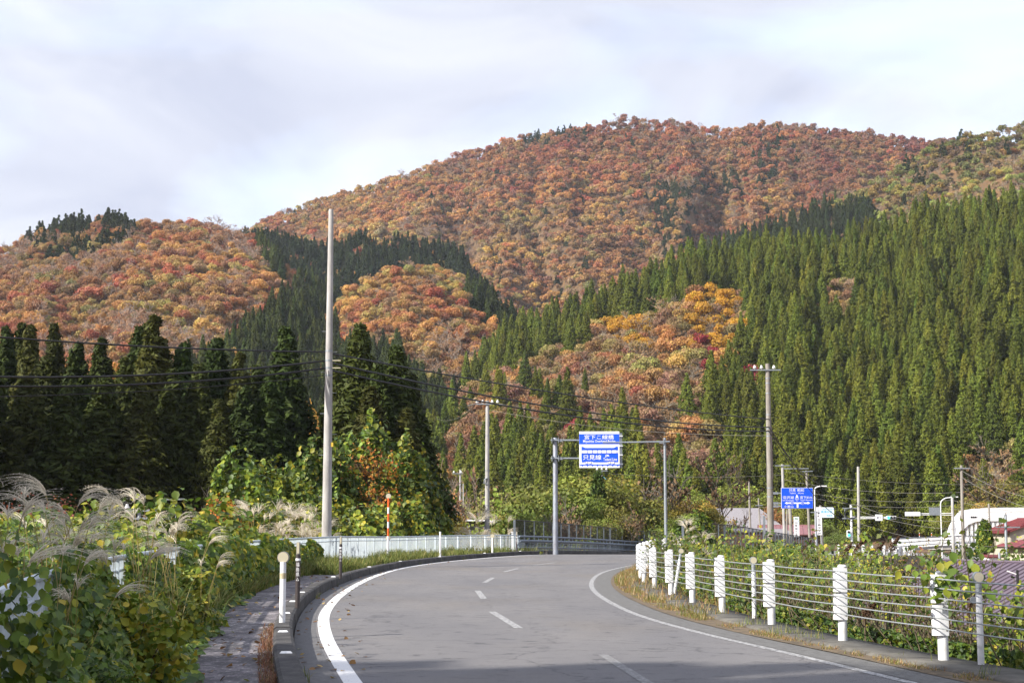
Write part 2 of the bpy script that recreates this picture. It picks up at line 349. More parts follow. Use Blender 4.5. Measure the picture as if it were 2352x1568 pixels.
def cedar_arrays(h, r, boughs, tufts, blades, bl, seed, basez=.06, lean=0.0):
    """sugi cedar: pointed oval crown of rounded tufts on rising boughs"""
    g = np.random.default_rng(seed)
    t = 1 - (1 - g.random(boughs)) ** .72 * (1 - basez); t = np.sort(t); az = g.random(boughs) * 2 * math.pi
    lump = .78 + .44 * g.random(boughs) + .14 * np.sin(3 * az + t * 23 + seed)
    rad = r * np.clip(1 - ((t - .10) / .90).clip(0, 1), 0, 1) ** 1.02 * np.clip(.72 + t * 2.2, 0, 1) * lump + .04
    C = []; Nn = []; cc = []
    for j in range(tufts):
        f = (.45 + .6 * (j + g.random(boughs)) / tufts)
        rr = rad * f; zz = t * h + rad * (f - .6) * .30 + g.normal(0, .25, boughs) * (h / 22)
        az2 = az + g.normal(0, .16, boughs)
        tc_ = np.stack([np.cos(az2) * rr, np.sin(az2) * rr, zz], -1)
        out = np.stack([np.cos(az2), np.sin(az2), np.full(boughs, .55)], -1)
        tr = (.22 + .5 * np.sqrt(rad / r)) * r * .30
        for k in range(blades):
            d = unit(g.normal(size=(boughs, 3)) + out * .9)
            C.append(tc_ + d * tr[:, None] * (.35 + .65 * g.random(boughs))[:, None]); Nn.append(unit(d + g.normal(size=(boughs, 3)) * .45))
            shade = .75 + .5 * g.random(boughs)
            hue = g.random(boughs)[:, None]
            cc.append((np.array([1.0, 1.0, 1.0]) * (1 - hue) + np.array([1.35, 1.12, .85]) * hue) * shade[:, None])
    C = np.concatenate(C); Nn = np.concatenate(Nn); cc = np.concatenate(cc)
    C[:, 2] = np.minimum(C[:, 2], h * 1.0)
    sz = bl * (.7 + .6 * g.random(len(C)))
    return leaf_arrays(C, Nn, sz, T_RH * np.array([.62, 1.3, 1]), F_RH, cc, g, up=Nn * .2 + g.normal(size=Nn.shape) * .6 + np.array([0, 0, .5]))
def leader(h, g):
    return None
def broad_arrays(h, r, clumps, per, ls, seed, base=.28, squash=1.0):
    """round broadleaf crown built of leaf clumps"""
    g = np.random.default_rng(seed)
    cz = h * (base + (1 - base) * .5); hz = h * (1 - base) * .5
    d = unit(g.normal(size=(clumps, 3))); d[:, 2] = np.abs(d[:, 2]) * .9 - .25
    rr = (.45 + .5 * g.random(clumps))[:, None]
    cc0 = d * rr * np.array([r, r, hz * squash]) + np.array([0, 0, cz])
    cr = r * (.30 + .22 * g.random(clumps))
    dd = unit(g.normal(size=(clumps, per, 3)) + np.array([0, 0, .35])); 
    C = cc0[:, None] + dd * cr[:, None, None] * (.75 + .3 * g.random((clumps, per, 1))) * np.array([1, 1, .8])
    Nn = dd + g.normal(size=dd.shape) * .5
    cl = .8 + .4 * g.random((clumps, 1, 1)); c = cl * (.82 + .36 * g.random((clumps, per, 1))) * np.ones(3)
    hue = g.normal(0, .10, (clumps, 1, 1)); c = c * np.concatenate([1 + hue * .3, 1 + hue, 1 + 0 * hue], -1)
    C = C.reshape(-1, 3); sz = ls * (.7 + .6 * g.random(len(C)))
    return leaf_arrays(C, Nn.reshape(-1, 3), sz, T_RH * np.array([1.35, 1.0, 1]), F_RH, c.reshape(-1, 3), g)
def limbs(h, r, seed, depth=3, r0=None, fork=3, start=.25, spread=.75):
    """trunk and limbs as tube segments"""
    g = np.random.default_rng(seed); S = []
    r0 = r0 or h * .018
    def grow(p, d, ln, rad, k):
        q = p + d * ln; m = (p + q) / 2 + g.normal(size=3) * ln * .06
        S.append((*p, *m, rad, rad * .85)); S.append((*m, *q, rad * .85, rad * .65))
        if k == 0: return
        for i in range(fork + (k == depth) * 2):
            f = .35 + .65 * g.random(); b = p + (q - p) * (f if i else 1.0)
            nd = unit(d * .75 + np.array([*(g.normal(size=2) * spread), .15 * g.random()]))
            grow(b, nd, ln * (.55 + .3 * g.random()), rad * .5, k - 1)
    grow(np.array([0., 0, 0]), np.array([0, 0, 1.]), h * .42, r0, depth)
    return np.array(S)
# ---------------------------------------------------------------- tree kinds (each prototype mesh is used by placed trees)
def conifer_proto(name, h, r, boughs, tufts, blades, bl, seed, mats=None):
    fo = cedar_arrays(h, r, boughs, tufts, blades, bl, seed); tr = tubes_np([(0, 0, -1.5, 0, 0, h * .9, h * .013, .03)], 6)
    V, Fs, C, MI = merge([(*fo, 0), (*tr, 1)])
    return V, Fs, C, MI
def broad_proto(name, h, r, clumps, per, ls, seed, base=.28, depth=2):
    fo = broad_arrays(h, r, clumps, per, ls, seed, base); S = limbs(h, r, seed, depth); S[:, 2] -= .0; tr = tubes_np(np.vstack([S, [(0, 0, -1.5, 0, 0, .05, h * .019, h * .018)]]), 4)
    return merge([(*fo, 0), (*tr, 1)])
def bare_proto(name, h, seed):
    S = limbs(h, 3, seed, 4, r0=h * .014, fork=3, spread=.55); S[:, 6:] = np.maximum(S[:, 6:], .035); tr = tubes_np(S, 3, (1, 1, 1))
    g = np.random.default_rng(seed); tips = S[-min(len(S), 260):, 3:6]
    fo = leaf_arrays(tips, g.normal(size=tips.shape), np.full(len(tips), .5), T_RH, F_RH, np.tile([(1.1, .75, .45)], (len(tips), 1)), g)
    return merge([(*tr, 0), (*fo, 0)])
M['bare'] = leaf_mat('bare_twigs', transl=.0, rough=.9)
PROTO = {}
def reg(kind, arrays, mats):
    o = mesh_np(kind, arrays[0], arrays[1], mats, col=arrays[2], mi=arrays[3]); me = o.data; bpy.data.objects.remove(o); PROTO.setdefault(kind, []).append(me)
for s in range(4): reg('cedar_tree', conifer_proto('c', 14.5, 2.45 + .2 * s, 320, 3, 7, .47, 20 + s), [M['needle'], M['bark']])
for s in range(3): reg('cedar_far', conifer_proto('c', 13, 2.15 + .2 * s, 130, 2, 6, .75, 60 + s), [M['needle'], M['bark']])
for s in range(4): reg('autumn_tree', broad_proto('b', 6.6 + s * .7, 2.6 + .25 * s, 20, 62, .43, 30 + s), [M['leaf'], M['bark']])
for s in range(4): reg('autumn_far', broad_proto('b', 6.8 + s * .6, 3.2, 13, 34, .78, 80 + s, base=.15, depth=1), [M['leaf'], M['bark']])
for s in range(4): reg('leafy', broad_proto('b', 8.5, 3.7, 34, 150, .24, 330 + s, base=.12, depth=2), [M['leaf'], M['bark']])
for s in range(3): reg('bare_tree', bare_proto('d', 7.5 + s, 40 + s), [M['bare']])
for s in range(2): reg('pine_tree', conifer_proto('p', 11, 3.2, 70, 3, 7, .9, 50 + s), [M['needle'], M['bark']])

# ---------------------------------------------------------------- where each kind grows
def inpoly(u, v, poly):
    c = np.zeros(np.shape(u), bool); n = len(poly); j = n - 1
    for i in range(n):
        xi, yi = poly[i]; xj, yj = poly[j]
        c ^= ((yi > v) != (yj > v)) & (u < (xj - xi) * (v - yi) / (yj - yi + 1e-9) + xi); j = i
    return c
AUT = np.array([(.47, .215, .06), (.38, .145, .05), (.58, .31, .06), (.28, .14, .075), (.44, .085, .045), (.44, .31, .085), (.25, .24, .06), (.36, .23, .14)])
tints = {}
trees = []      # kind, x, y, z, scale, tint
def scatter(layer, sp, y0, y1, s0, s1, fn, seed):
    g = np.random.default_rng(seed); out = []
    ys = np.arange(y0, y1, sp); P = []
    for yy in ys:
        xs = np.arange(s0 * yy, s1 * yy, sp); P.append(np.stack([xs, np.full(len(xs), yy)], -1))
    P = np.concatenate(P) + g.uniform(-.46, .46, (sum(len(p) for p in P), 2)) * sp
    idx = list(RIDGES).index(layer); lo = layer_of(P[:, 0], P[:, 1]); P = P[lo == idx]
    z = ground(P[:, 0], P[:, 1]); u, v = proj(P[:, 0], P[:, 1], z)
    keep = (z > -6.4) & (u > -900) & (u < 3300) & (v < 1330)
    # a little beyond the crest is enough
    s_, z_, y_, yb, ro = RIDGES[layer]; yr = np.interp(P[:, 0] / P[:, 1], s_, y_); keep &= P[:, 1] < yr * 1.035 + 8
    P = P[keep]; z = z[keep]; u = u[keep]; v = v[keep]
    fn(P, z, u, v, g)
def emit(kind, P, z, sc, tint, sel):
    for i in np.nonzero(sel)[0]: trees.append((kind, P[i, 0], P[i, 1], z[i], sc[i], tint[i]))
def aut_tint(P, u, v, g, w):
    """autumn colours change in drifts"""
    n = len(P); w = np.asarray(w, float); nn = fbm(P[:, 0] / 45, P[:, 1] / 45, 3)
    k = g.choice(len(AUT), n, p=w / w.sum()); c = AUT[k] * (.78 + .44 * g.random((n, 1)))
    base = AUT[0] * .6 + AUT[3] * .4
    hu = fbm(P[:, 0] / 28 + 50, P[:, 1] / 28 + 9, 3)[:, None] - .43; c = c * .66 + base * .24 + np.array([.31, .19, .10]) * .10; gy = c.mean(1, keepdims=True); c = c * .88 + gy * .12; c = c * (1 + hu * np.array([-.1, .75, .2]))
    c = c * (1 + (nn[:, None] - .43) * np.array([.9, 1.0, .5]))
    return np.clip(c * .98, .01, .8)
CED = np.array([.102, .134, .019])
def ced_tint(n, g, base=CED):
    return base * (.62 + .72 * g.random((n, 1))) * (1 + g.normal(0, .09, (n, 1)) * np.array([1.2, .3, 0]))
def f_far(P, z, u, v, g):
    n = len(P); t = aut_tint(P, u, v, g, [6, 4, 4, 2.4, .7, 2.4, 1.8, 1.6]); sc = .68 + .75 * g.random(n) ** 1.3
    # tree tint dulls to purple-brown upslope and darkens toward the right
    hi = sstep(560, 300, v)[:, None]; t = t * (1 - hi * .36 * np.array([.5, 1, .6])) ; r2 = sstep(1500, 1900, u)[:, None] * .22; t = t * (1 - r2) + np.array([.17, .06, .045]) * r2
    con = inpoly(u, v, [(1490, 420), (1580, 420), (1600, 500), (1560, 600), (1510, 600), (1500, 520), (1470, 440)]) | inpoly(u, v, [(1740, 330), (1800, 310), (1780, 420), (1740, 430)]) | inpoly(u, v, [(1200, 310), (1350, 300), (1350, 335), (1200, 345)]) | inpoly(u, v, [(1580, 420), (1720, 400), (1700, 460), (1600, 450)])
    con = (con & (g.random(n) < .62)) | (g.random(n) < .02)
    bare = ~con & ((fbm(P[:, 0] / 55 + 30, P[:, 1] / 55, 2) > .50) & (g.random(n) < .22) | (g.random(n) < .02))
    emit('pine_tree', P, z, sc * .75, ced_tint(n, g, np.array([.03, .045, .018])), con)
    emit('bare_tree', P, z, sc, np.array([.30, .25, .22]) * (.7 + .5 * g.random((n, 1))), bare)
    emit('autumn_far', P, z, sc, t, ~con & ~bare)
def f_west(P, z, u, v, g):
    n = len(P); t = aut_tint(P, u, v, g, [6, 2.6, 4, 1.6, 2.0, 2, 2.2, 1.2]); sc = (.45 + .75 * g.random(n) ** 1.4)
    vm = proj(P[:, 0], P[:, 1], z + 8)[1]
    ced = inpoly(u, vm, [(430, 830), (560, 760), (640, 690), (700, 640), (800, 680), (1000, 900), (1000, 1200), (300, 1200), (380, 860)]) | inpoly(u, vm, [(570, 520), (640, 520), (650, 640), (600, 590)])
    pine = ((inpoly(u, v, [(60, 490), (300, 470), (310, 560), (210, 620), (60, 600)]) & (g.random(n) < .33)) | inpoly(u, v, [(120, 470), (180, 470), (190, 560), (120, 560)]) | inpoly(u, v, [(235, 470), (285, 470), (285, 545), (235, 560)]))
    ced &= (fbm(P[:, 0] / 18, P[:, 1] / 18, 3) < .57)
    bare = ~ced & ~pine & ((fbm(P[:, 0] / 30 + 3, P[:, 1] / 30, 2) > .52) & (g.random(n) < .5) | (g.random(n) < .04) | (inpoly(u, v, [(480, 520), (600, 520), (620, 640), (480, 600)]) & (g.random(n) < .5)))
    emit('cedar_tree', P, z, .75 + .45 * g.random(n), ced_tint(n, g, np.array([.055, .078, .018])), ced)
    emit('pine_tree', P, z, .7 + .4 * g.random(n), ced_tint(n, g, np.array([.03, .045, .015])), pine & ~ced)
    emit('bare_tree', P, z, .8 + .4 * g.random(n), np.array([.34, .28, .25]) * (.7 + .5 * g.random((n, 1))), bare)
    emit('autumn_tree', P, z, sc, t, ~ced & ~bare & ~pine)
def f_knoll(P, z, u, v, g):
    n = len(P); w = [5, 2, 6, 1.4, 1.2, 2.4, 3.2, 1.2]; t = aut_tint(P, u, v, g, w); sc = .5 + .65 * g.random(n)
    vm = proj(P[:, 0], P[:, 1], z + 8)[1]
    ced = inpoly(u, vm, [(600, 1000), (640, 840), (760, 800), (840, 790), (910, 800), (960, 850), (1040, 900), (1090, 880), (1150, 920), (1150, 1200), (600, 1200)]) | inpoly(u, vm, [(560, 800), (680, 720), (770, 745), (780, 800), (600, 900)]) | inpoly(u, vm, [(1060, 660), (1100, 660), (1190, 730), (1185, 775), (1130, 720)])
    bare = ~ced & ((fbm(P[:, 0] / 28 + 13, P[:, 1] / 28, 2) > .53) & (g.random(n) < .5) | (g.random(n) < .06) | (inpoly(u, v, [(960, 780), (1140, 860), (1120, 960), (960, 870)]) & (g.random(n) < .5)))
    emit('cedar_tree', P, z, .8 + .3 * g.random(n), ced_tint(n, g, np.array([.045, .068, .018])), ced)
    emit('bare_tree', P, z, .7 + .4 * g.random(n), np.array([.32, .27, .23]) * (.7 + .5 * g.random((n, 1))), bare)
    emit('autumn_tree', P, z, sc, t, ~ced & ~bare)
def f_band(P, z, u, v, g):
    n = len(P); t = aut_tint(P, u, v, g, [4, 2, 4, 2, 1, 2, 2, 3])
    non = inpoly(u, v, [(1090, 640), (1400, 640), (1400, 1100), (1220, 1100), (1200, 760)])
    ced = ~non & (fbm(P[:, 0] / 22, P[:, 1] / 22, 3) < .56) & (g.random(n) < .95)
    emit('cedar_far', P, z, .85 + .3 * g.random(n), ced_tint(n, g, np.array([.03, .048, .018])), ced)
    emit('autumn_far', P, z, .6 + .4 * g.random(n), t, ~ced)
PATCH = [(1000, 950), (1120, 880), (1230, 830), (1330, 785), (1390, 730), (1480, 725), (1560, 712), (1600, 680), (1715, 680), (1705, 750), (1660, 810), (1640, 870), (1560, 880), (1500, 905), (1570, 950), (1670, 1010), (1655, 1065), (1560, 1035), (1440, 975), (1330, 965), (1280, 1020), (1250, 975), (1120, 975), (1080, 1100), (990, 1110)]
def f_east(P, z, u, v, g):
    n = len(P); vm = proj(P[:, 0], P[:, 1], z + 4)[1]; v2 = proj(P[:, 0], P[:, 1], z + 8)[1]; v3 = proj(P[:, 0], P[:, 1], z + 12)[1]
    cl = fbm(P[:, 0] / 12, P[:, 1] / 12, 2) < .48 + .12 * sstep(900, 780, v3)
    dec = ((inpoly(u, vm, PATCH) | inpoly(u, v2, PATCH) | inpoly(u, v3, PATCH)) & cl) | inpoly(u, vm, [(1895, 655), (1965, 640), (1975, 700), (1900, 710)]) | inpoly(u, v3, [(1895, 655), (1965, 640), (1975, 700), (1900, 710)]) | inpoly(u, vm, [(1728, 860), (1752, 860), (1752, 945), (1725, 945)]) | inpoly(u, vm, [(2225, 1040), (2352, 1030), (2352, 1150), (2150, 1150)])
    t = aut_tint(P, u, v, g, [3, .6, 3, 2.6, .2, 4.4, 4.5, 3.4]) * .92
    yel = inpoly(u, vm, [(1590, 640), (1720, 640), (1700, 820), (1590, 800)]) | inpoly(u, vm, [(1380, 690), (1490, 690), (1490, 810), (1390, 790)])
    yel &= g.random(n) < .72; t[yel] = np.array([.50, .27, .03]) * (.8 + .4 * g.random((yel.sum(), 1)))
    cr = inpoly(u, vm, [(1575, 790), (1650, 790), (1650, 850), (1575, 845)]) | inpoly(u, vm, [(1725, 850), (1755, 850), (1755, 950), (1725, 950)]) | inpoly(u, vm, [(1270, 960), (1330, 960), (1330, 1010), (1270, 1010)])
    cr &= g.random(n) < .6; t[cr] = np.array([.26, .035, .04]) * (.8 + .4 * g.random((cr.sum(), 1)))
    bare = dec & ~yel & ~cr & (g.random(n) < .16)
    emit('cedar_tree', P, z, .78 + .42 * g.random(n), ced_tint(n, g), ~dec)
    emit('bare_tree', P, z, .8 + .35 * g.random(n), np.array([.30, .26, .20]) * (.75 + .5 * g.random((n, 1))), bare)
    emit('autumn_tree', P, z, .7 + .45 * g.random(n), t, dec & ~bare)
def f_upper(P, z, u, v, g):
    n = len(P); vm = v - 3593 * 5 / P[:, 1]; t = aut_tint(P, u, v, g, [3, 1.0, 2.6, .6, .2, 2, 9, 1.4]) * np.array([.70, .92, .7])
    ced = inpoly(u, v, [(1560, 640), (1640, 585), (1700, 545), (1860, 495), (1990, 480), (2010, 520), (1950, 575), (1900, 640), (1700, 700)])
    con = (g.random(n) < .05)
    bare = ~ced & (g.random(n) < .13)
    emit('cedar_far', P, z, .85 + .3 * g.random(n), ced_tint(n, g, np.array([.034, .052, .016])), ced)
    emit('pine_tree', P, z, .8 + .4 * g.random(n), ced_tint(n, g, np.array([.035, .05, .015])), con & ~ced)
    emit('bare_tree', P, z, .8 + .4 * g.random(n), np.array([.30, .26, .22]) * (.7 + .5 * g.random((n, 1))), bare & ~con)
    emit('autumn_far', P, z, .7 + .4 * g.random(n), t, ~ced & ~bare & ~con)
def f_light(P, z, u, v, g):
    n = len(P); t = aut_tint(P, u, v, g, [1.5, .3, 3, 1, .1, 4, 8, 2]) * np.array([.9, 1.25, 1.0]); bare = g.random(n) < .22
    emit('bare_tree', P, z, .8 + .4 * g.random(n), np.array([.34, .30, .24]) * (.7 + .5 * g.random((n, 1))), bare)
    emit('autumn_tree', P, z, .6 + .4 * g.random(n), t, ~bare)
scatter('far', 5.9, 770, 1640, -.56, .60, f_far, 101)
scatter('west', 4.6, 340, 900, -.60, .0, f_west, 102)
scatter('knoll', 4.5, 410, 760, -.20, .05, f_knoll, 103)
scatter('band', 4.4, 600, 1040, -.26, .11, f_band, 104)
scatter('east', 5.3, 290, 640, -.16, .60, f_east, 105)
scatter('ridge_light', 5.0, 570, 830, .15, .58, f_light, 106)
scatter('ridge_upper', 5.2, 650, 1040, .08, .58, f_upper, 107)

# the trees that show largest stand as single objects, the rest of the wood is one mass per kind
LBL = {'cedar_tree': ('dark green pointed cedar in the plantation on the slope', 'tree', 'cedars of the hillside plantation'),
       'autumn_tree': ('round crowned autumn tree among others on the wooded slope', 'tree', 'autumn trees of the hillside'),
       'bare_tree': ('leafless grey tree among autumn trees on the hillside', 'tree', 'bare trees of the hillside'),
       'pine_tree': ('dark spreading pine on the autumn hillside', 'tree', 'pines on the hills')}
tot = {}
bykind = {}
for t_ in trees: bykind.setdefault(t_[0], []).append(t_)
SINGLE = {'cedar_tree': 270, 'autumn_tree': 270, 'bare_tree': 200}
MASS = {'cedar_tree': 'cedar_forest', 'cedar_far': 'distant_cedar_forest', 'autumn_tree': 'autumn_forest', 'autumn_far': 'distant_autumn_forest', 'bare_tree': 'bare_forest', 'pine_tree': 'pine_forest'}
MLBL = {'cedar_tree': 'dense plantation of dark cedars covering the lower slopes', 'cedar_far': 'bluish green band of cedars across the valley head',
        'autumn_tree': 'orange and yellow broadleaf wood on the nearer hills', 'autumn_far': 'rust and orange beech wood covering the high mountain',
        'bare_tree': 'grey leafless trees scattered through the autumn woods', 'pine_tree': 'dark pines scattered over the ridges and crests'}
def gn_mass(name, protos, pts):
    V = np.array([(p[1], p[2], p[3]) for p in pts], np.float32); n = len(V); g = np.random.default_rng(n)
    me = bpy.data.meshes.new(name); me.vertices.add(n); me.vertices.foreach_set('co', V.ravel())
    def att(nm, ty, data, key): a = me.attributes.new(nm, ty, 'POINT'); a.data.foreach_set(key, np.asarray(data, np.float32 if key != 'value' or ty == 'FLOAT' else np.int32).ravel())
    tint = np.ones((n, 4)); tint[:, :3] = np.array([p[5] for p in pts]); att('tint', 'FLOAT_COLOR', tint, 'color')
    att('turn', 'FLOAT', g.random(n) * 6.28, 'value')
    sc = np.array([p[4] for p in pts])[:, None] * np.array([1, 1, 1]) * (1 + g.normal(0, .07, (n, 3))); att('size', 'FLOAT_VECTOR', sc, 'vector')
    att('pick', 'INT', g.integers(0, len(protos), n), 'value')
    o = bpy.data.objects.new(name, me); COL.objects.link(o)
    ng = bpy.data.node_groups.new(name, 'GeometryNodeTree'); ng.interface.new_socket('Geometry', in_out='INPUT', socket_type='NodeSocketGeometry'); ng.interface.new_socket('Geometry', in_out='OUTPUT', socket_type='NodeSocketGeometry')
    a = ng.nodes; l = ng.links; gi = a.new('NodeGroupInput'); go = a.new('NodeGroupOutput'); io = a.new('GeometryNodeInstanceOnPoints'); jn = a.new('GeometryNodeJoinGeometry')
    for p in protos:
        oi = a.new('GeometryNodeObjectInfo'); oi.inputs['Object'].default_value = p; oi.inputs['As Instance'].default_value = True; oi.transform_space = 'ORIGINAL'; l.new(oi.outputs['Geometry'], jn.inputs[0])
    def na(nm, ty): q = a.new('GeometryNodeInputNamedAttribute'); q.data_type = ty; q.inputs['Name'].default_value = nm; return q.outputs[0]
    l.new(gi.outputs[0], io.inputs['Points']); l.new(jn.outputs[0], io.inputs['Instance']); io.inputs['Pick Instance'].default_value = True
    l.new(na('pick', 'INT'), io.inputs['Instance Index']); l.new(na('size', 'FLOAT_VECTOR'), io.inputs['Scale'])
    cx = a.new('ShaderNodeCombineXYZ'); l.new(na('turn', 'FLOAT'), cx.inputs['Z']); er = a.new('FunctionNodeEulerToRotation'); l.new(cx.outputs[0], er.inputs[0]); l.new(er.outputs[0], io.inputs['Rotation'])
    l.new(io.outputs[0], go.inputs[0]); md = o.modifiers.new('scatter', 'NODES'); md.node_group = ng
    return o
for kind, lst in bykind.items():
    lst.sort(key=lambda t: t[2] + abs(t[1]) * .15 + (4000 if (abs(t[1] / t[2]) > .335) else 0))
    ns = SINGLE.get(kind, 0); protos = PROTO[kind]; singles = []
    nm = {'cedar_far': 'cedar_tree', 'autumn_far': 'autumn_tree'}.get(kind, kind)
    for i, (k_, x, y, z, sc, ti) in enumerate(lst[:max(ns, len(protos))]):
        o = bpy.data.objects.new(nm, protos[i % len(protos)]); COL.objects.link(o); o.location = (x, y, z - .2)
        g = random.random(); o.rotation_euler = (random.uniform(-.03, .03), random.uniform(-.03, .03), random.random() * 6.28); o.scale = (sc * random.uniform(.92, 1.08), sc * random.uniform(.92, 1.08), sc)
        o['tint'] = [float(c) for c in ti]; L3 = list(LBL[nm])
        if nm == 'autumn_tree': L3[0] = ('crimson' if ti[1] < ti[0] * .25 else 'rust orange' if ti[1] < ti[0] * .45 else 'golden orange' if ti[1] < ti[0] * .65 else 'tan yellow' if ti[1] < ti[0] * .85 else 'olive green') + ' round crowned tree on the ' + ('central slope behind the train sign' if x / y > -.05 else 'hillside above the dark near cedars'); L3[2] += ', ' + L3[0].split(' round')[0]
        if nm == 'cedar_tree': L3[0] = 'pointed cedar in the plantation on the ' + ('great slope beyond the village' if x / y > .1 else 'slope between the pole and the bend')
        tag(o, *L3); singles.append(o)
    rest = lst[max(ns, len(protos)):]
    print('TREES', kind, len(lst))
    if rest: tag(gn_mass(MASS[kind], singles[:len(protos)], rest), MLBL[kind], 'forest', kind='stuff')
# ================================================================ road, kerb, sidewalk
def strip(name, xa, xb, ys, dz, m, n=1, lab=None, kind='structure', cat=None):
    """sheet between two lines over a list of y"""
    ys = np.asarray(ys, float); A = xa(ys); B = xb(ys); V = []
    for k in range(n + 1):
        f = k / n; X = A * (1 - f) + B * f; V.append(np.stack([X, ys, roadZ(ys) + (dz if not callable(dz) else dz(X, ys))], -1))
    V = np.stack(V, 1).reshape(-1, 3); i, j = np.meshgrid(np.arange(len(ys) - 1), np.arange(n), indexing='ij')
    Q = np.stack([i * (n + 1) + j, i * (n + 1) + j + 1, (i + 1) * (n + 1) + j + 1, (i + 1) * (n + 1) + j], -1).reshape(-1, 4)
    o = mesh_np(name, V, Q, m, smooth=True); tag(o, lab, cat, kind=kind); return o
def road_material():
    m = bpy.data.materials.new('worn_asphalt'); m.use_nodes = True; t = m.node_tree; Nn = t.nodes; Lk = t.links; b = Nn['Principled BSDF']; b.inputs['Roughness'].default_value = .88
    tcn = Nn.new('ShaderNodeTexCoord')
    def noise(sc, det=4, rough=.6, stretch=None, dist=0):
        n = Nn.new('ShaderNodeTexNoise'); n.inputs['Scale'].default_value = sc; n.inputs['Detail'].default_value = det; n.inputs['Roughness'].default_value = rough; n.inputs['Distortion'].default_value = dist
        if stretch: mp = Nn.new('ShaderNodeMapping'); mp.inputs['Scale'].default_value = stretch; Lk.new(tcn.outputs['Object'], mp.inputs[0]); Lk.new(mp.outputs[0], n.inputs['Vector'])
        else: Lk.new(tcn.outputs['Object'], n.inputs['Vector'])
        return n.outputs['Fac']
    def ramp(s, p0, c0, p1, c1):
        r = Nn.new('ShaderNodeValToRGB'); r.color_ramp.elements[0].position = p0; r.color_ramp.elements[1].position = p1; r.color_ramp.elements[0].color = (*c0, 1); r.color_ramp.elements[1].color = (*c1, 1); Lk.new(s, r.inputs[0]); return r.outputs[0]
    def mul(a, c):
        x = Nn.new('ShaderNodeMix'); x.data_type = 'RGBA'; x.blend_type = 'MULTIPLY'; x.inputs[0].default_value = 1; Lk.new(a, x.inputs[6]); Lk.new(c, x.inputs[7]); return x.outputs[2]
    g = ramp(noise(95, 2, .7), .34, (.068, .066, .070), .64, (.235, .229, .233))
    big = ramp(noise(.35, 5, .6, (1, .35, 1)), .35, (.80, .80, .82), .65, (1.05, 1.03, 1.0))
    # worn seams: dark ragged patches stretched across the lane
    wear = ramp(noise(2.6, 10, .80, (.9, 1.3, 1), .7), .405, (.50, .50, .52), .44, (1, 1, 1))
    tan = ramp(noise(.22, 3, .5, (1, .5, 1)), .5, (1, 1, 1), .7, (1.06, 1.0, .90))
    v = Nn.new('ShaderNodeTexVoronoi'); v.feature = 'DISTANCE_TO_EDGE'; v.inputs['Scale'].default_value = .30
    mp = Nn.new('ShaderNodeMapping'); Lk.new(tcn.outputs['Object'], mp.inputs[0]); nn = Nn.new('ShaderNodeTexNoise'); nn.inputs['Scale'].default_value = 1.7; nn.inputs['Detail'].default_value = 6; Lk.new(tcn.outputs['Object'], nn.inputs['Vector'])
    ad = Nn.new('ShaderNodeMix'); ad.data_type = 'RGBA'; ad.blend_type = 'ADD'; ad.inputs[0].default_value = .9; Lk.new(mp.outputs[0], ad.inputs[6]); Lk.new(nn.outputs['Color'], ad.inputs[7]); Lk.new(ad.outputs[2], v.inputs['Vector'])
    cr = ramp(v.outputs['Distance'], .002, (.62, .62, .63), .009, (1, 1, 1))
    c = mul(mul(mul(mul(g, big), wear), tan), cr); Lk.new(c, b.inputs['Base Color'])
    bp = Nn.new('ShaderNodeBump'); bp.inputs['Strength'].default_value = .5; bp.inputs['Distance'].default_value = .012; Lk.new(noise(60, 3), bp.inputs['Height']); Lk.new(bp.outputs[0], b.inputs['Normal'])
    return m
M['asphalt'] = road_material()
def paint_material(name, col, wear, sc):
    """road paint with holes worn in it"""
    m = bpy.data.materials.new(name); m.use_nodes = True; t = m.node_tree; b = t.nodes['Principled BSDF']; b.inputs['Roughness'].default_value = .75; out = t.nodes['Material Output']
    tcn = t.nodes.new('ShaderNodeTexCoord'); n = t.nodes.new('ShaderNodeTexNoise'); n.inputs['Scale'].default_value = sc; n.inputs['Detail'].default_value = 8; n.inputs['Roughness'].default_value = .75
    t.links.new(tcn.outputs['Object'], n.inputs['Vector']); r = t.nodes.new('ShaderNodeValToRGB'); r.color_ramp.elements[0].position = wear; r.color_ramp.elements[1].position = wear + .06
    r.color_ramp.elements[0].color = (.14, .138, .14, 1); r.color_ramp.elements[1].color = (*col, 1); t.links.new(n.outputs['Fac'], r.inputs[0]); t.links.new(r.outputs[0], b.inputs['Base Color'])
    return m
M['line'] = paint_material('line_paint', (.66, .66, .66), .36, 16); M['line_worn'] = paint_material('worn_line_paint', (.40, .40, .40), .47, 14); M['line_faint'] = paint_material('faint_line_paint', (.27, .27, .27), .50, 16)
YS = np.concatenate([np.arange(-30, 130, .6), np.arange(130, 190, 2)])
off = lambda f, d: (lambda y: f(y) + d)
cross = lambda X, ys: .02 * np.sin(0)
strip('road', off(kerbX, .06), off(rlineX, .52), YS, 0.0, M['asphalt'], 6, 'worn grey asphalt road bending right over the overbridge')
strip('edge_line', lineX, off(lineX, .20), YS[YS < 125], .004, M['line'], 1, 'white edge line along the outer side of the bend')
strip('edge_line', off(rlineX, -.13), rlineX, YS[(YS < 125)], .004, M['line_worn'], 1, 'worn pale edge line on the inner side of the bend')
cen = lambda y: None
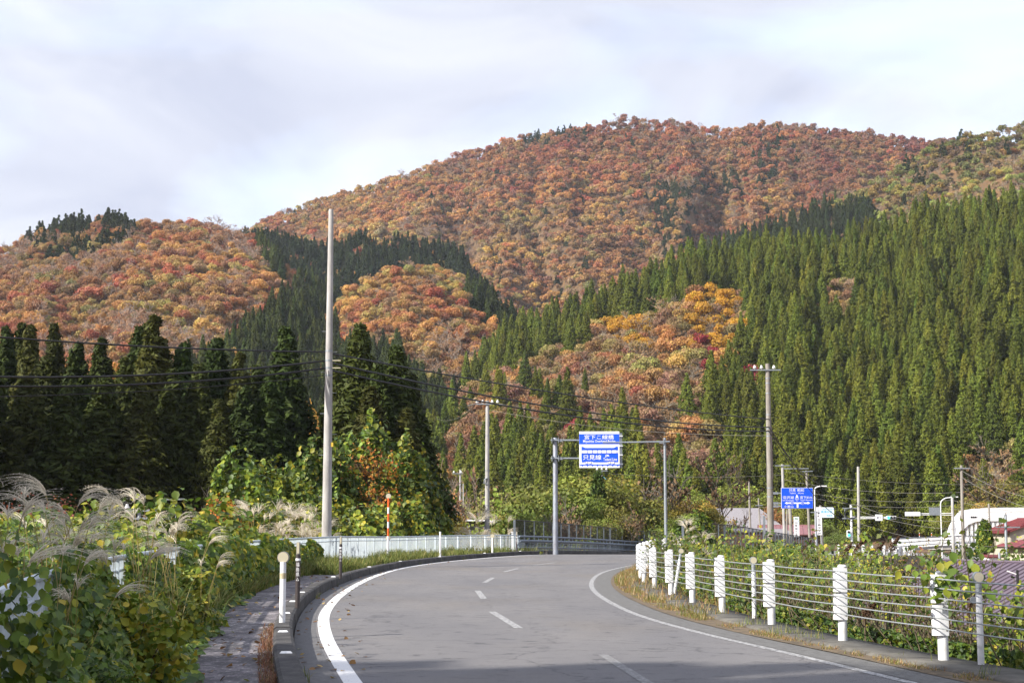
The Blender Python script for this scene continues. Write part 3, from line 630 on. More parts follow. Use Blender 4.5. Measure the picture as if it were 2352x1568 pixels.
# centre dashes follow the photograph's positions on the ground
def gpt(u, v): y = 5749.0 / (v - 1210.0); y = y if y > 0 else 90; q = at(u, v, y); return (q.x, q.y)
for k, (ua, va, ub, vb, w) in enumerate([(1385, 1496, 1500, 1566, .12), (1130, 1400, 1192, 1437, .14), (1097, 1353, 1111, 1371, .15), (1113, 1335, 1132, 1324, .15), (1158, 1311, 1190, 1303, .15), (1225, 1296, 1275, 1290, .15)]):
    a = Vector(gpt(ua, va)); b = Vector(gpt(ub, vb)); d = (b - a).normalized(); n = Vector((d.y, -d.x)) * w / 2
    steps = 6; V = []; 
    for i in range(steps + 1):
        p = a.lerp(b, i / steps); V += [(p.x - n.x, p.y - n.y, .004), (p.x + n.x, p.y + n.y, .004)]
    mb = MB(); mb.add(V, [(2 * i, 2 * i + 1, 2 * i + 3, 2 * i + 2) for i in range(steps)]); o = mb.build('centre_line_dash', M['line_faint' if k == 0 else 'line_worn']); tag(o, 'worn dash of the centre line', kind='structure')
# outer shoulder, darker and dusty beside the kerb
M['gutter'] = mat('gutter_asphalt', (.135, .132, .135), .9, color2=(.085, .083, .085), vscale=9, bump=.4, bscale=60)
strip('road_shoulder', off(kerbX, .05), off(lineX, -.04), YS[YS < 125], .0035, M['gutter'], 2, 'dark dusty shoulder beside the kerb')
M['shoulder'] = mat('inner_shoulder', (.15, .148, .145), .92, color2=(.095, .093, .09), vscale=7, bump=.4, bscale=60)
strip('road_shoulder', off(rlineX, .04), off(rlineX, .56), YS[YS < 125], .0035, M['shoulder'], 2, 'dark shoulder strip beyond the inner edge line')

M['kerb'] = mat('mossy_kerb_concrete', (.085, .080, .076), .95, color2=(.030, .028, .030), vscale=2.6, bump=.6, bscale=22, contrast=(.38, .68))
def sweep(name, fx, prof, ys, m, lab, joints=None):
    """closed profile (x offset, z) swept along a line"""
    ys = np.asarray(ys, float); X = fx(ys); dx = np.gradient(X, ys); L_ = np.sqrt(1 + dx * dx); n = len(prof); V = []
    for (o_, z_) in prof: V.append(np.stack([X + o_ / L_, ys - o_ * dx / L_, roadZ(ys) + z_], -1))
    V = np.stack(V, 1).reshape(-1, 3); i, j = np.meshgrid(np.arange(len(ys) - 1), np.arange(n), indexing='ij'); j2 = (j + 1) % n
    Q = np.stack([i * n + j, (i + 1) * n + j, (i + 1) * n + j2, i * n + j2], -1).reshape(-1, 4)
    caps = np.array([list(range(n - 1, -1, -1))]); c2 = np.array([[(len(ys) - 1) * n + k for k in range(n)]])
    return tag(mesh_np(name, V, [Q, np.concatenate([caps, c2])] if n != 4 else np.concatenate([Q, caps, c2]), m), lab, kind='structure')
# kerb of 2 m blocks with fine joints
kp = [(.04, -.1), (.02, .20), (-.02, .225), (-.20, .225), (-.235, .2), (-.24, -.1)]
y = -6.0; k = 0
V = []; Fq = []; Cp = []; nb = 0
while y < 93.2:
    ys = np.linspace(y + .012, y + 1.988, 5); X = kerbX(ys); dx = np.gradient(X, ys); L_ = np.sqrt(1 + dx * dx); dz = rng.uniform(-.008, .008); do = rng.uniform(-.006, .006); base = len(V)
    for i in range(5):
        for (o_, z_) in kp: V.append((X[i] + (o_ + do) / L_[i], ys[i] - o_ * dx[i] / L_[i], float(roadZ(ys[i])) + z_ + dz))
    for i in range(4):
        for j in range(6): Fq.append((base + i * 6 + j, base + i * 6 + (j + 1) % 6, base + (i + 1) * 6 + (j + 1) % 6, base + (i + 1) * 6 + j))
    Cp += [tuple(base + j for j in range(6)), tuple(base + 24 + j for j in range(5, -1, -1))]; y += 2.0 if y < 40 else 2.0
mbk = MB(); mbk.add(V, Fq + Cp); tag(mbk.build('kerb', M['kerb']), 'raised dark mossy kerb between road and sidewalk', kind='structure')
sweep('kerb', kerbX, [(.04, -.1), (.03, .24), (-.2, .24), (-.2, -.1)], np.arange(95.4, 150, 1.5), M['kerb'], 'dark concrete kerb at the start of the overbridge')
# sidewalk: mossy interlocking blocks
def walk_material():
    m = bpy.data.materials.new('mossy_block_paving'); m.use_nodes = True; t = m.node_tree; Nn = t.nodes; Lk = t.links; b = Nn['Principled BSDF']; b.inputs['Roughness'].default_value = .92
    tcn = Nn.new('ShaderNodeTexCoord'); nz = Nn.new('ShaderNodeTexNoise'); nz.inputs['Scale'].default_value = 2.4; nz.inputs['Detail'].default_value = 5; Lk.new(tcn.outputs['Object'], nz.inputs['Vector'])
    mixv = Nn.new('ShaderNodeMix'); mixv.data_type = 'RGBA'; mixv.blend_type = 'ADD'; mixv.inputs[0].default_value = .05; Lk.new(tcn.outputs['Object'], mixv.inputs[6]); Lk.new(nz.outputs['Color'], mixv.inputs[7])
    br = Nn.new('ShaderNodeTexBrick'); br.inputs['Scale'].default_value = 1.0; br.inputs['Brick Width'].default_value = .22; br.inputs['Row Height'].default_value = .11; br.inputs['Mortar Size'].default_value = .012; br.inputs['Mortar Smooth'].default_value = .6
    br.inputs['Color1'].default_value = (.15, .14, .155, 1); br.inputs['Color2'].default_value = (.10, .093, .105, 1); br.inputs['Mortar'].default_value = (.24, .23, .22, 1); Lk.new(mixv.outputs[2], br.inputs['Vector'])
    n2 = Nn.new('ShaderNodeTexNoise'); n2.inputs['Scale'].default_value = 5; n2.inputs['Detail'].default_value = 9; n2.inputs['Roughness'].default_value = .75; mp = Nn.new('ShaderNodeMapping'); mp.inputs['Scale'].default_value = (1, .5, 1); Lk.new(tcn.outputs['Object'], mp.inputs[0]); Lk.new(mp.outputs[0], n2.inputs['Vector'])
    r = Nn.new('ShaderNodeValToRGB'); r.color_ramp.elements[0].position = .46; r.color_ramp.elements[1].position = .60; r.color_ramp.elements[0].color = (.6, .6, .62, 1); r.color_ramp.elements[1].color = (1.75, 1.7, 1.7, 1); Lk.new(n2.outputs['Fac'], r.inputs[0])
    x = Nn.new('ShaderNodeMix'); x.data_type = 'RGBA'; x.blend_type = 'MULTIPLY'; x.inputs[0].default_value = 1; Lk.new(br.outputs['Color'], x.inputs[6]); Lk.new(r.outputs[0], x.inputs[7])
    n3 = Nn.new('ShaderNodeTexNoise'); n3.inputs['Scale'].default_value = .8; n3.inputs['Detail'].default_value = 6; Lk.new(tcn.outputs['Object'], n3.inputs['Vector']); r3 = Nn.new('ShaderNodeValToRGB'); r3.color_ramp.elements[0].position = .38; r3.color_ramp.elements[1].position = .62; r3.color_ramp.elements[0].color = (.62, .60, .62, 1); r3.color_ramp.elements[1].color = (1.15, 1.15, 1.12, 1); Lk.new(n3.outputs['Fac'], r3.inputs[0])
    x2 = Nn.new('ShaderNodeMix'); x2.data_type = 'RGBA'; x2.blend_type = 'MULTIPLY'; x2.inputs[0].default_value = 1; Lk.new(x.outputs[2], x2.inputs[6]); Lk.new(r3.outputs[0], x2.inputs[7]); Lk.new(x2.outputs[2], b.inputs['Base Color'])
    bp = Nn.new('ShaderNodeBump'); bp.inputs['Strength'].default_value = .6; bp.inputs['Distance'].default_value = .02; Lk.new(n2.outputs['Fac'], bp.inputs['Height']); Lk.new(bp.outputs[0], b.inputs['Normal'])
    return m
strip('sidewalk', off(fenceX, -.15), off(kerbX, -.2), YS[YS < 97], .10, walk_material(), 3, 'mossy block paved sidewalk between kerb and overgrown fence')
# inner verge: low concrete ledge under the cable posts
M['ledge'] = mat('ledge_concrete', (.15, .14, .12), .95, color2=(.05, .046, .04), vscale=1.8, bump=.5, bscale=16)
sweep('verge_ledge', guardX, [(.30, -.3), (.30, .04), (-.42, .05), (-.47, .02), (-.47, -.3)], np.arange(-10, 100, 1.0), M['ledge'], 'low mossy concrete ledge under the cable barrier posts')

# ================================================================ white picket fence
def along(fx, y0, y1, step):
    """points at equal spacing along a line"""
    ys = np.linspace(y0, y1, 4000); X = fx(ys); s = np.concatenate([[0], np.cumsum(np.hypot(np.diff(X), np.diff(ys)))])
    q = np.arange(0, s[-1] + 1e-6, step); yy = np.interp(q, s, ys); return np.stack([fx(yy), yy], -1)
fp = along(fenceX, 2.0, 96.6, 2.0)
FH = 1.16
fence = empty('picket_fence', (fp[0][0], fp[0][1], 0), label='long white picket fence overgrown with vines along the sidewalk', cat='fence')
fo = Vector(fence.location); FB = .0
def fl(p, z): return (p[0] - fo.x, p[1] - fo.y, z)
def ftop(p): return FH + .06 - .10 * float(sstep(60, 80, p[1]))
rt = MB(); rb = MB()
for a, b in zip(fp[:-1], fp[1:]):
    rt.tube([fl(a, ftop(a)), fl(b, ftop(b))], .032, 8); rb.tube([fl(a, .24), fl(b, .24)], .022, 6); rb.tube([fl(a, ftop(a) - .16), fl(b, ftop(b) - .16)], .016, 6)
rt.build('top_rail', M['white_fence'], fence, True); rb.build('lower_rails', M['white_fence'], fence, True)
for i, a in enumerate(fp):
    m = MB(); m.box((0, 0, (ftop(a) - .02) / 2 - .1), (.07, .07, ftop(a) + .16)); b = fp[min(i + 1, len(fp) - 1)]; c = fp[max(i - 1, 0)]
    o = m.build('post', M['white_fence'], fence, loc=fl(a, 0)); o.rotation_euler.z = -math.atan2(b[0] - c[0], b[1] - c[1])
for i, (a, b) in enumerate(zip(fp[:-1], fp[1:])):
    m = MB(); 
    for k in range(1, 12):
        f = k / 12; p = (a[0] + (b[0] - a[0]) * f, a[1] + (b[1] - a[1]) * f); q = fl(p, 0); tz = ftop(p) - .03; m.box((q[0], q[1], (tz + .24) / 2), (.024, .014, tz - .24), rz=-math.atan2(b[0] - a[0], b[1] - a[1]))
    m.build('pickets', M['white_fence'], fence)
# white end pillar
p = MB(); p.box((0, 0, .62), (.34, .34, 1.3)); p.box((0, 0, 1.29), (.40, .40, .06)); tag(p.build('end_pillar', M['white'], loc=tuple(at(1181, 1240, 97.5).xy) + (0,)), 'square white concrete pillar at the end of the picket fence', 'pillar')

# ================================================================ delineators and snow poles
def disc_reflector(parent, z, rr=.075, name='reflector', face=-1):
    m = MB(); m.tube([(0, -.02, z), (0, .05, z)], rr * 1.12, 20, 1); m.tube([(0, -.026, z), (0, -.021, z)], rr, 20, 0); o = m.build(name, [M['reflector'], M['refrim']], parent, True); return o
def white_delineator(x, y, h, lab, z0=0.0, lean=0.0, tape=False, disc=.085, dim=1.0, grp=None, r=.045, face_z=None):
    t = empty('delineator_post', (x, y, z0), label=lab, cat='delineator', group=grp); t.rotation_euler = (0, lean, math.atan2(x, -y) * -1 * 0)
    m = MB(); m.tube([(0, 0, -.1), (0, 0, h)], r, 14); m.build('post', M['white'], t, True)
    if tape: q = MB(); q.tube([(0, 0, h - .24), (0, 0, h - .16)], r + .0025, 14); q.build('tape_band', M['tape'], t, True)
    if disc: disc_reflector(t, h + disc * .8, disc)
    return t
M['tape'] = mat('yellowed_tape', (.50, .47, .36), .7, color2=(.40, .33, .18), vscale=14)
q = gpt(655, 1458); white_delineator(q[0] - .02, 23.0, .90, 'white delineator post with large round reflector on the kerb', .2, tape=True, disc=.078)
q = gpt(1011, 1273); white_delineator(at(1011, 1273, 78).x, 78, 1.28, 'thin white post without reflector before the picket fence', .1, disc=0, r=.05)
white_delineator(at(1131, 1268, 86).x, 86, .85, 'slim white delineator with two small round reflectors near the fence end', .18, disc=.11, r=.05)
m = bpy.context.scene.objects
# orange and white snow pole
q = at(891, 1288, 70.5); t = empty('snow_pole', (q.x, 70.5, .0), label='tall orange and white striped snow pole with round reflectors', cat='snow pole')
m = MB(); m.tube([(0, 0, 0), (0, 0, 1.2)], .055, 14); m.build('lower_pole', M['white'], t, True)
zz = 1.2
for k, (c, ln) in enumerate([('orange', .36), ('white', .28), ('orange', .36), ('white', .28), ('orange', .42)]):
    m = MB(); m.tube([(0, 0, zz), (0, 0, zz + ln)], .045, 14); m.build('band', M[c], t, True); zz += ln
disc_reflector(t, 1.12, .10); disc_reflector(t, zz + .08, .11)
# dark delineators with lettering
_fc = {}
def text_arrays(s, size, bold=0.0, sx=1.0):
    """outline of a text as flat mesh, origin at its centre"""
    key = (s, bold)
    if key not in _fc:
        c = bpy.data.curves.new('t', 'FONT'); c.body = s; c.size = 1; c.offset = bold; c.align_x = 'CENTER'; c.align_y = 'CENTER'; c.resolution_u = 3
        o = bpy.data.objects.new('t', c); COL.objects.link(o); bpy.context.view_layer.update(); dg = bpy.context.evaluated_depsgraph_get(); me = o.evaluated_get(dg).to_mesh()
        vs = [tuple(v.co) for v in me.vertices]; fs = [tuple(p.vertices) for p in me.polygons]; o.evaluated_get(dg).to_mesh_clear(); bpy.data.objects.remove(o); bpy.data.curves.remove(c)
        xs = [v[0] for v in vs]; ys_ = [v[1] for v in vs]; cx = (min(xs) + max(xs)) / 2; cy = (min(ys_) + max(ys_)) / 2
        _fc[key] = ([(v[0] - cx, v[1] - cy) for v in vs], fs, max(xs) - min(xs), max(ys_) - min(ys_))
    return _fc[key]
def put_text(mb, s, x, y, z, w=None, h=None, mi=0, bold=0.0, rz=0.0, ry=0):
    """write s facing -y, centred at x, z, fitted to width w and height h"""
    vs, fs, tw, th = text_arrays(s, 1, bold); k = (h / th) if h else (w / tw); kx = (w / tw) if w else k
    mb.add([(x + a * kx, y, z + b * k) for a, b in vs], fs, mi)
def dark_delineator(x, y, lab, s=1.0):
    t = empty('dark_delineator', (x, y, .2), label=lab, cat='delineator', group='dark delineators on the kerb')
    m = MB(); m.tube([(0, 0, 0), (0, 0, .93 * s)], .042, 16); m.build('post', M['dark'], t, True)
    m = MB(); m.tube([(0, 0, .93 * s), (0, 0, 1.14 * s)], .034, 16); m.build('reflector_holder', M['refrim'], t, True)
    m = MB(); m.box((0, -.034, 1.04 * s), (.042, .012, .19 * s)); m.build('reflector', M['reflector'], t)
    m = MB(); m.tube([(0, 0, .82 * s), (0, 0, .86 * s)], .0435, 16); m.build('white_band', M['signwhite'], t, True)
    m = MB()
    for i, ch in enumerate('福島県'): put_text(m, ch, 0, -.0435, (.755 - .085 * i) * s, w=.055, h=.07)
    put_text(m, '△', 0, -.0435, (.755 - .085 * 3) * s, w=.05, h=.05)
    m.build('lettering', M['signwhite'], t)
dark_delineator(at(683, 1400, 27.6).x, 27.6, 'dark brown delineator with vertical white characters behind the round-reflector post')
dark_delineator(at(782, 1314, 43.5).x, 43.5, 'second dark brown delineator with vertical characters further along the kerb')
dark_delineator(at(1199, 1265, 91).x - .3, 91.3, 'dark delineator beside the blue-grey bridge railing', 1.0)
# small wedge reflectors on the kerb top
for k, yy in enumerate([17.5, 21, 25.5, 29.5, 33.5, 44, 55, 64, 74, 84, 91]):
    t = empty('kerb_reflector', (float(kerbX(yy)) - .11, yy, .225), label='small white wedge reflector fixed on the kerb top', cat='reflector', group='wedge reflectors on the kerb'); m = MB()
    m.add([(-.07, -.035, 0), (.07, -.035, 0), (.07, .035, 0), (-.07, .035, 0), (-.05, -.015, .022), (.05, -.015, .022), (.05, .02, .022), (-.05, .02, .022)], [(0, 1, 5, 4), (1, 2, 6, 5), (2, 3, 7, 6), (3, 0, 4, 7), (4, 5, 6, 7)])
    m.build('reflector_body', M['white'], t)
    t.rotation_euler.z = -math.atan2(float(kerbX(yy + 1) - kerbX(yy - 1)), 2)
# kerb base collars where posts stand
# ================================================================ cable barrier
gy = [18.8, 22.0, 25.6, 29.3, 33.0, 36.8, 40.8, 44.6, 48.4, 52.2, 56.0, 60, 64, 68.2, 72.4, 76.4, 80.4]; gy0 = [15.2, 11.6, 8]
def cable_post(x, y, ang, lab):
    t = empty('cable_post', (x, y, -.05), label=lab, cat='barrier post', group='white posts of the cable barrier'); t.rotation_euler = (random.uniform(-.02, .02), random.uniform(-.02, .02), ang)
    H = 1.12
    m = MB(); m.tube([(0, 0, 0), (0, 0, H - .01)], .062, 20); m.tube([(0, 0, H - .01), (0, 0, H + .012)], [.066, .05], 20); m.build('post', M['white'], t, True)
    for (z0, z1) in ((.76, H - .03), (.38, .735)):   # curved guide plates on the road side (local -x)
        m = MB(); n = 10; V = []
        for k in range(n + 1):
            a = R(90) + R(180) * k / n
            V.append((-.055 + .075 * math.cos(a), .075 * math.sin(a)))
        V = [(.045, .075)] + V + [(.045, -.075)]
        V2 = [(a * .94 - .003, b * .92) for a, b in V]; nn = len(V); vs = [(a, b, z0) for a, b in V] + [(a, b, z1) for a, b in V] + [(a, b, z0) for a, b in V2] + [(a, b, z1) for a, b in V2]; fs = []
        for k in range(nn - 1): fs += [(k + 1, k, nn + k, nn + k + 1), (2 * nn + k, 2 * nn + k + 1, 3 * nn + k + 1, 3 * nn + k), (nn + k, 3 * nn + k, 3 * nn + k + 1, nn + k + 1), (k + 1, 2 * nn + k + 1, 2 * nn + k, k)]
        m.add(vs, fs)
        m.build('guide_plate', M['white'], t, True)
    for z in (1.02, .81, .68, .44):
        m = MB(); m.tube([(.02, -.079, z), (.02, -.072, z)], .012, 8); m.build('bolt', M['refrim'], t)
    for z in CZ: m = MB(); m.box((-.134, 0, z + .05), (.014, .022, .05)); m.build('cable_clip', M['refrim'], t)
    return t
CZ = [1.0, .89, .775, .66, .545, .43]
names = ['third cable post from the road bend\'s near end, partly wrapped by kudzu leaves']
allg = sorted(gy0 + gy)
for y in allg:
    x = float(guardX(y)); a = -math.atan2(float(guardX(y + .5) - guardX(y - .5)), 1.0)
    i = gy.index(y) if y in gy else -1
    lab = {0: 'white cable barrier post half covered by kudzu leaves at its top', 1: 'large clean white cable post next to the kudzu-covered one', 2: 'white cable post standing just before the short post with ring reflector',
           3: 'white cable post just beyond the short post with ring reflector', 4: 'white cable post with a gap between its guide plates, four from the kudzu-covered one', 5: 'white cable post with the leaning delineator right beside it',
           6: 'white cable post just beyond the leaning delineator', 14: 'white cable post showing its back above the leaves', 15: 'farthest visible white cable post above the leaves'}.get(i, 'white cable barrier post in the closely overlapping far row')
    if i < 0: lab = 'white cable barrier post at the near end of the barrier'
    cable_post(x, y, a, lab)
M['cable'] = mat('steel_cable', (.36, .385, .39), .5, metal=.5)
ropes = empty('cable_rail', (float(guardX(8)), 8, 0), label='six twisted steel cables strung along the white posts', cat='cable barrier'); ro = Vector(ropes.location)
for zi, z in enumerate(CZ):
    V = []; Fs = []; off_ = 0; pts = []
    for a, b in zip(allg[:-1], allg[1:]):
        nseg = max(8, int((b - a) / (.035 if b < 34 else .3))) if b < 34 else 8
        for k in range(nseg):
            f = k / nseg; y = a + (b - a) * f; pts.append((float(guardX(a)) * (1 - f) + float(guardX(b)) * f - .145, y, z - .012 * 4 * f * (1 - f)))
    pts = np.array(pts) - np.array(ro); t_ = unit(np.gradient(pts, axis=0)); side = unit(np.cross(t_, [0, 0, 1.])); upv = np.cross(side, t_)
    s = np.concatenate([[0], np.cumsum(np.linalg.norm(np.diff(pts, axis=0), axis=1))])
    P_ = []; Q_ = []; nr = 9; n = len(pts); ang = np.arange(nr) * 2 * math.pi / nr
    tw = s[:, None] * (2 * math.pi / .30); rr = .0082 * (1 + .26 * np.cos(3 * (ang[None] - tw)))
    V = pts[:, None] + side[:, None] * (np.cos(ang)[None, :, None] * rr[..., None]) + upv[:, None] * (np.sin(ang)[None, :, None] * rr[..., None])
    i_, j_ = np.meshgrid(np.arange(n - 1), np.arange(nr), indexing='ij'); j2 = (j_ + 1) % nr
    Q = np.stack([i_ * nr + j_, i_ * nr + j2, (i_ + 1) * nr + j2, (i_ + 1) * nr + j_], -1).reshape(-1, 4)
    mesh_np('cable', V.reshape(-1, 3), Q, M['cable'], parent=ropes, smooth=True)
# short delineators in the barrier line
def ring_delineator(u, y, lab, lean=0.0, side_disc=True, h=.98):
    x = float(guardX(y)) + .16; t = empty('ring_delineator', (x, y, 0), label=lab, cat='delineator'); t.rotation_euler = (0, lean, 0)
    m = MB(); m.tube([(0, 0, -.1), (0, 0, h - .10)], .038, 14); m.build('post', M['white'], t, True)
    m = MB(); m.tube([(0, 0, h - .10), (0, 0, h + .03)], .036, 14); m.tube([(0, 0, h - .02), (0, 0, h)], .041, 14); m.build('collar', M['steel'], t, True)
    m = MB(); m.tube([(0, -.03, h + .10), (0, .05, h + .10)], .062, 22, 1); m.tube([(0, -.036, h + .10), (0, -.031, h + .10)], .054, 22, 0); m.build('reflector', [M['reflector'], M['steel']], t, True)
    m = MB(); m.tube([(-.06, -.01, h - .16), (-.06, .02, h - .16)], .04, 16); m.build('small_reflector', M['steel'], t, True)
ring_delineator(2220, 18.2, 'white delineator with round cream reflector beside the kudzu-covered cable post', h=.93)
ring_delineator(1699, 27.4, 'short white delineator with ring-shaped reflector between two cable posts', h=.93)
ring_delineator(1530, 37.6, 'leaning white delineator with grey reflector between cable posts', lean=.17, h=.95)
# ================================================================ near cedars, dark behind the kudzu
for s in range(3):
    g = np.random.default_rng(900 + s)
    fo_ = cedar_arrays(22, 3.3, 620, 4, 13, .42, 200 + s); fo_[0][:, 2] += 0
    # dense inner shoots so the crown does not show the sky through
    PROTO.setdefault('near_crown', []).append(None)
    V, Fs, C, MI = merge([(*fo_, 0)]); o = mesh_np('crown', V, Fs, [M['needle']], col=C); PROTO['near_crown'][-1] = o.data; bpy.data.objects.remove(o)
trm = MB(); trm.tube([(0, 0, -1), (0, 0, 6), (0, 0, 19)], [.28, .2, .04], 10); tro = trm.build('trunk', M['bark'], None, True); trunk_me = tro.data; bpy.data.objects.remove(tro)
NEARC = [  # u, v of the tip, y, width factor
 (-70, 770, 128, 1.0), (22, 762, 128, .9), (45, 752, 134, .9), (80, 760, 127, .9), (138, 756, 130, .9), (-20, 800, 120, 1.1), (110, 830, 119, 1.15), (180, 800, 122, 1.05), (229, 788, 126, .95), (285, 835, 118, .9), (316, 762, 124, .95), (359, 737, 121, 1.15), (336, 756, 127, 1),
 (424, 800, 122, 1.0), (395, 860, 116, .95), (492, 788, 125, 1.05), (460, 850, 117, .95), (543, 822, 124, 1.0), (590, 850, 128, .95), (651, 764, 125, 1.12), (620, 870, 118, 1.0), (675, 930, 130, .9), (560, 900, 117, 1.0), (240, 880, 114, 1.1), (60, 880, 114, 1.1), (-130, 800, 116, 1.2), (330, 900, 113, .9), (510, 930, 112, .85), (150, 900, 111, 1.1),
 (825, 757, 118, 1.15), (785, 840, 121, 1.0), (868, 850, 115, 1.0), (905, 808, 117, 1.15), (945, 870, 121, 1.05), (760, 940, 124, .95), (935, 950, 113, .95), (850, 900, 112, 1.0), (968, 1000, 125, .8),
 (700, 1010, 128, .9), (990, 1090, 122, .7)]
for k, (u, v, y, w) in enumerate(NEARC):
    tip = at(u, v, y); gz = float(ground(tip.x, y)); h = tip.z - gz + .3
    t = empty('cedar_tree', (tip.x, y, gz), label='tall dark cedar in the shaded row behind the kudzu thicket', cat='tree', group='dark cedars behind the kudzu'); t.rotation_euler = (random.uniform(-.015, .015), random.uniform(-.015, .015), random.random() * 6.28)
    sc = (w * random.uniform(.93, 1.07), w * random.uniform(.93, 1.07), h / 22)
    for nm, me in (('crown', PROTO['near_crown'][k % 3]), ('trunk', trunk_me)):
        o = bpy.data.objects.new(nm, me); COL.objects.link(o); o.parent = t; o.scale = (sc[0] * 1.22, sc[1] * 1.22, sc[2])
        c = np.array([.036, .055, .010]) * random.uniform(.75, 1.25) * np.array([random.uniform(.8, 1.35), 1, 1]); o['tint'] = [float(a) for a in c]
# yellow broadleaf trees glimpsed between the near cedars
for (u, v, y, c, s) in [(262, 808, 150, (.30, .26, .02), .7), (592, 826, 150, (.42, .28, .02), .7), (700, 900, 168, (.5, .3, .05), .9), (718, 935, 178, (.45, .22, .06), .8), (645, 860, 150, (.5, .34, .03), .8)]:
    tip = at(u, v, y); gz = float(ground(tip.x, y)); o = bpy.data.objects.new('autumn_tree', PROTO['leafy'][k % 4]); COL.objects.link(o); o.location = (tip.x, y, gz); o.scale = (s * .8, s * .8, (tip.z - gz) / 8.5); o['tint'] = list(c)
    tag(o, 'bright yellow broadleaf tree glimpsed between the dark cedars', 'tree', 'yellow trees between the cedars')
# cedars added out of view to shade the grove's front and the near road
for k, (x, y, h, w) in enumerate([(-52, 98, 26, 1.4), (-47, 97, 26, 1.4), (-57, 99, 26, 1.4), (-42, 97, 25, 1.4), (-62, 100, 26, 1.4), (-67, 100, 26, 1.4), (-72, 101, 27, 1.4), (-78, 102, 26, 1.4), (-38, 96, 24, 1.3), (-50, 104, 27, 1.4), (-58, 106, 27, 1.4), (-66, 108, 27, 1.4), (-43, 104, 26, 1.4), (-74, 110, 27, 1.4), (-60, 92, 26, 1.4), (-54, 91, 26, 1.4),
                                  (-43, .4, 25, 1.3), (-40.4, -.6, 25.5, 1.3), (-38, .2, 25, 1.3), (-35.6, -.4, 26, 1.3), (-33.2, .2, 25.2, 1.3), (-30.8, -.3, 25.6, 1.3), (-28.4, .1, 25, 1.3), (-26, -.5, 25.8, 1.3), (-23.6, -.8, 26, 1.3), (-21, -1.4, 26, 1.3), (-37, -5, 26, 1.3), (-31.6, -5, 26.5, 1.3), (-26.4, -6, 26.5, 1.3)]):
    gz = float(ground(x, y)); t = empty('cedar_tree', (x, y, gz), label='unseen tall cedar added beside the road to cast shade', cat='tree', group='unseen cedars added for their shade')
    for nm, me in (('crown', PROTO['near_crown'][k % 3]), ('trunk', trunk_me)):
        o = bpy.data.objects.new(nm, me); COL.objects.link(o); o.parent = t; o.scale = (w * 1.1, w * 1.1, (h + (0 - gz) * .8) / 22); o['tint'] = [.036, .055, .010]

# ================================================================ leaf masses
GREEN = np.array([(.10, .165, .02), (.145, .21, .025), (.22, .26, .026), (.31, .31, .03), (.06, .11, .024), (.42, .34, .035), (.15, .20, .07)])
def pickcol(n, g, w, P_=GREEN):
    w = np.asarray(w, float); c = P_[g.choice(len(P_), n, p=w / w.sum())]; return c * (.75 + .5 * g.random((n, 1)))
def leaf_cloud(name, C, Nn, size, col, lab, kind='stuff', T=T_OV, Fc=F_OV, g=rng, up=None, cat='plants', extra=None, mats=None):
    P_ = [(*leaf_arrays(C, Nn, size, T, Fc, col, g, up), 0)]
    if extra is not None: P_ += extra
    V, Fs, Cc, MI = merge(P_); o = mesh_np(name, V, Fs, mats or [M['leafp'], M['stem']], col=Cc, mi=MI); tag(o, lab, cat, kind=kind); return o
M['stem'] = mat('vine_stem', (.13, .10, .06), .9, var=.4)
DROOP = np.array([0, 0, -1.0])
# ---- kudzu along the picket fence
g = np.random.default_rng(77)
WIN = [(9.5, 12.4, .50), (16.2, 19.8, .50), (24.8, 27.4, .72), (29.6, 31.5, .70), (40, 43.5, .72), (50, 54, .75)]    # stretches where the fence shows
def fence_cover(y):
    """height of the leaf cover in front of the fence"""
    h = 1.30 + .30 * (fbm(y * .35, y * .02 + 4, 3) - .45) * 2
    for a, b, f in WIN: h = h * (1 - (1 - f) * sstep(a - .8, a + .1, y) * (1 - sstep(b - .1, b + .8, y)))
    return h * (1 - .72 * sstep(52, 66, y)) * (1 + .25 * (1 - sstep(8, 22, y)))
def left_veg(n, y0, y1, szr, g, wcol, qmax=4.2, dens_pow=1.0):
    y = y0 + (y1 - y0) * g.random(n) ** dens_pow
    fr = g.random(n) < .5
    # front face: between sidewalk edge and the fence
    q = np.where(fr, -(.04 + .62 * g.random(n)) * np.clip(1.25 - y / 90, .5, 1), .05 + g.random(n) * qmax)
    hc = fence_cover(y)
    front_h = hc * np.clip(1.0 - (-q / .78) ** 2.2, .05, 1)
    back_h = (1.15 + .50 * sstep(.3, 3.2, q)) * (.86 + .34 * fbm(y / 2.1, q / 1.5 + 9, 3) * 1.1) 
    for a, b, f in WIN: back_h = np.where((q < 1.2), back_h * (1 - (1 - f) * .5 * sstep(a - .5, a, y) * (1 - sstep(b, b + .5, y))), back_h)
    top = np.where(fr, front_h, back_h); z = np.where(fr, top * g.random(n) ** .6, top - .55 * g.random(n) ** 1.8)
    bumpq = (fbm(y / .8, z / .6 + 3, 2) - .45) * .5
    L_ = 1.0; x = fenceX(y) - q - np.where(fr, -bumpq * .6, 0)
    x = np.where(fr, fenceX(y) - q + bumpq * .35, x)
    C = np.stack([x, y, z + roadZ(y)], -1)
    Nn = np.where(fr[:, None], np.array([.75, -.45, .55]), np.array([.25, -.25, .95])) + g.normal(size=(n, 3)) * .55
    return C, Nn, szr[0] + (szr[1] - szr[0]) * g.random(n), pickcol(n, g, wcol)
up_ = lambda n, g: np.array([.2, -.5, -.9]) + g.normal(size=(n, 3)) * .7
a = left_veg(52000, 8.8, 26, (.045, .10), g, [5, 4, 2.5, 1.0, 4, .5, 1.2]); leaf_cloud('kudzu_vines', *a, 'broad kudzu leaves smothering the near part of the picket fence', g=g, up=up_(len(a[0]), g))
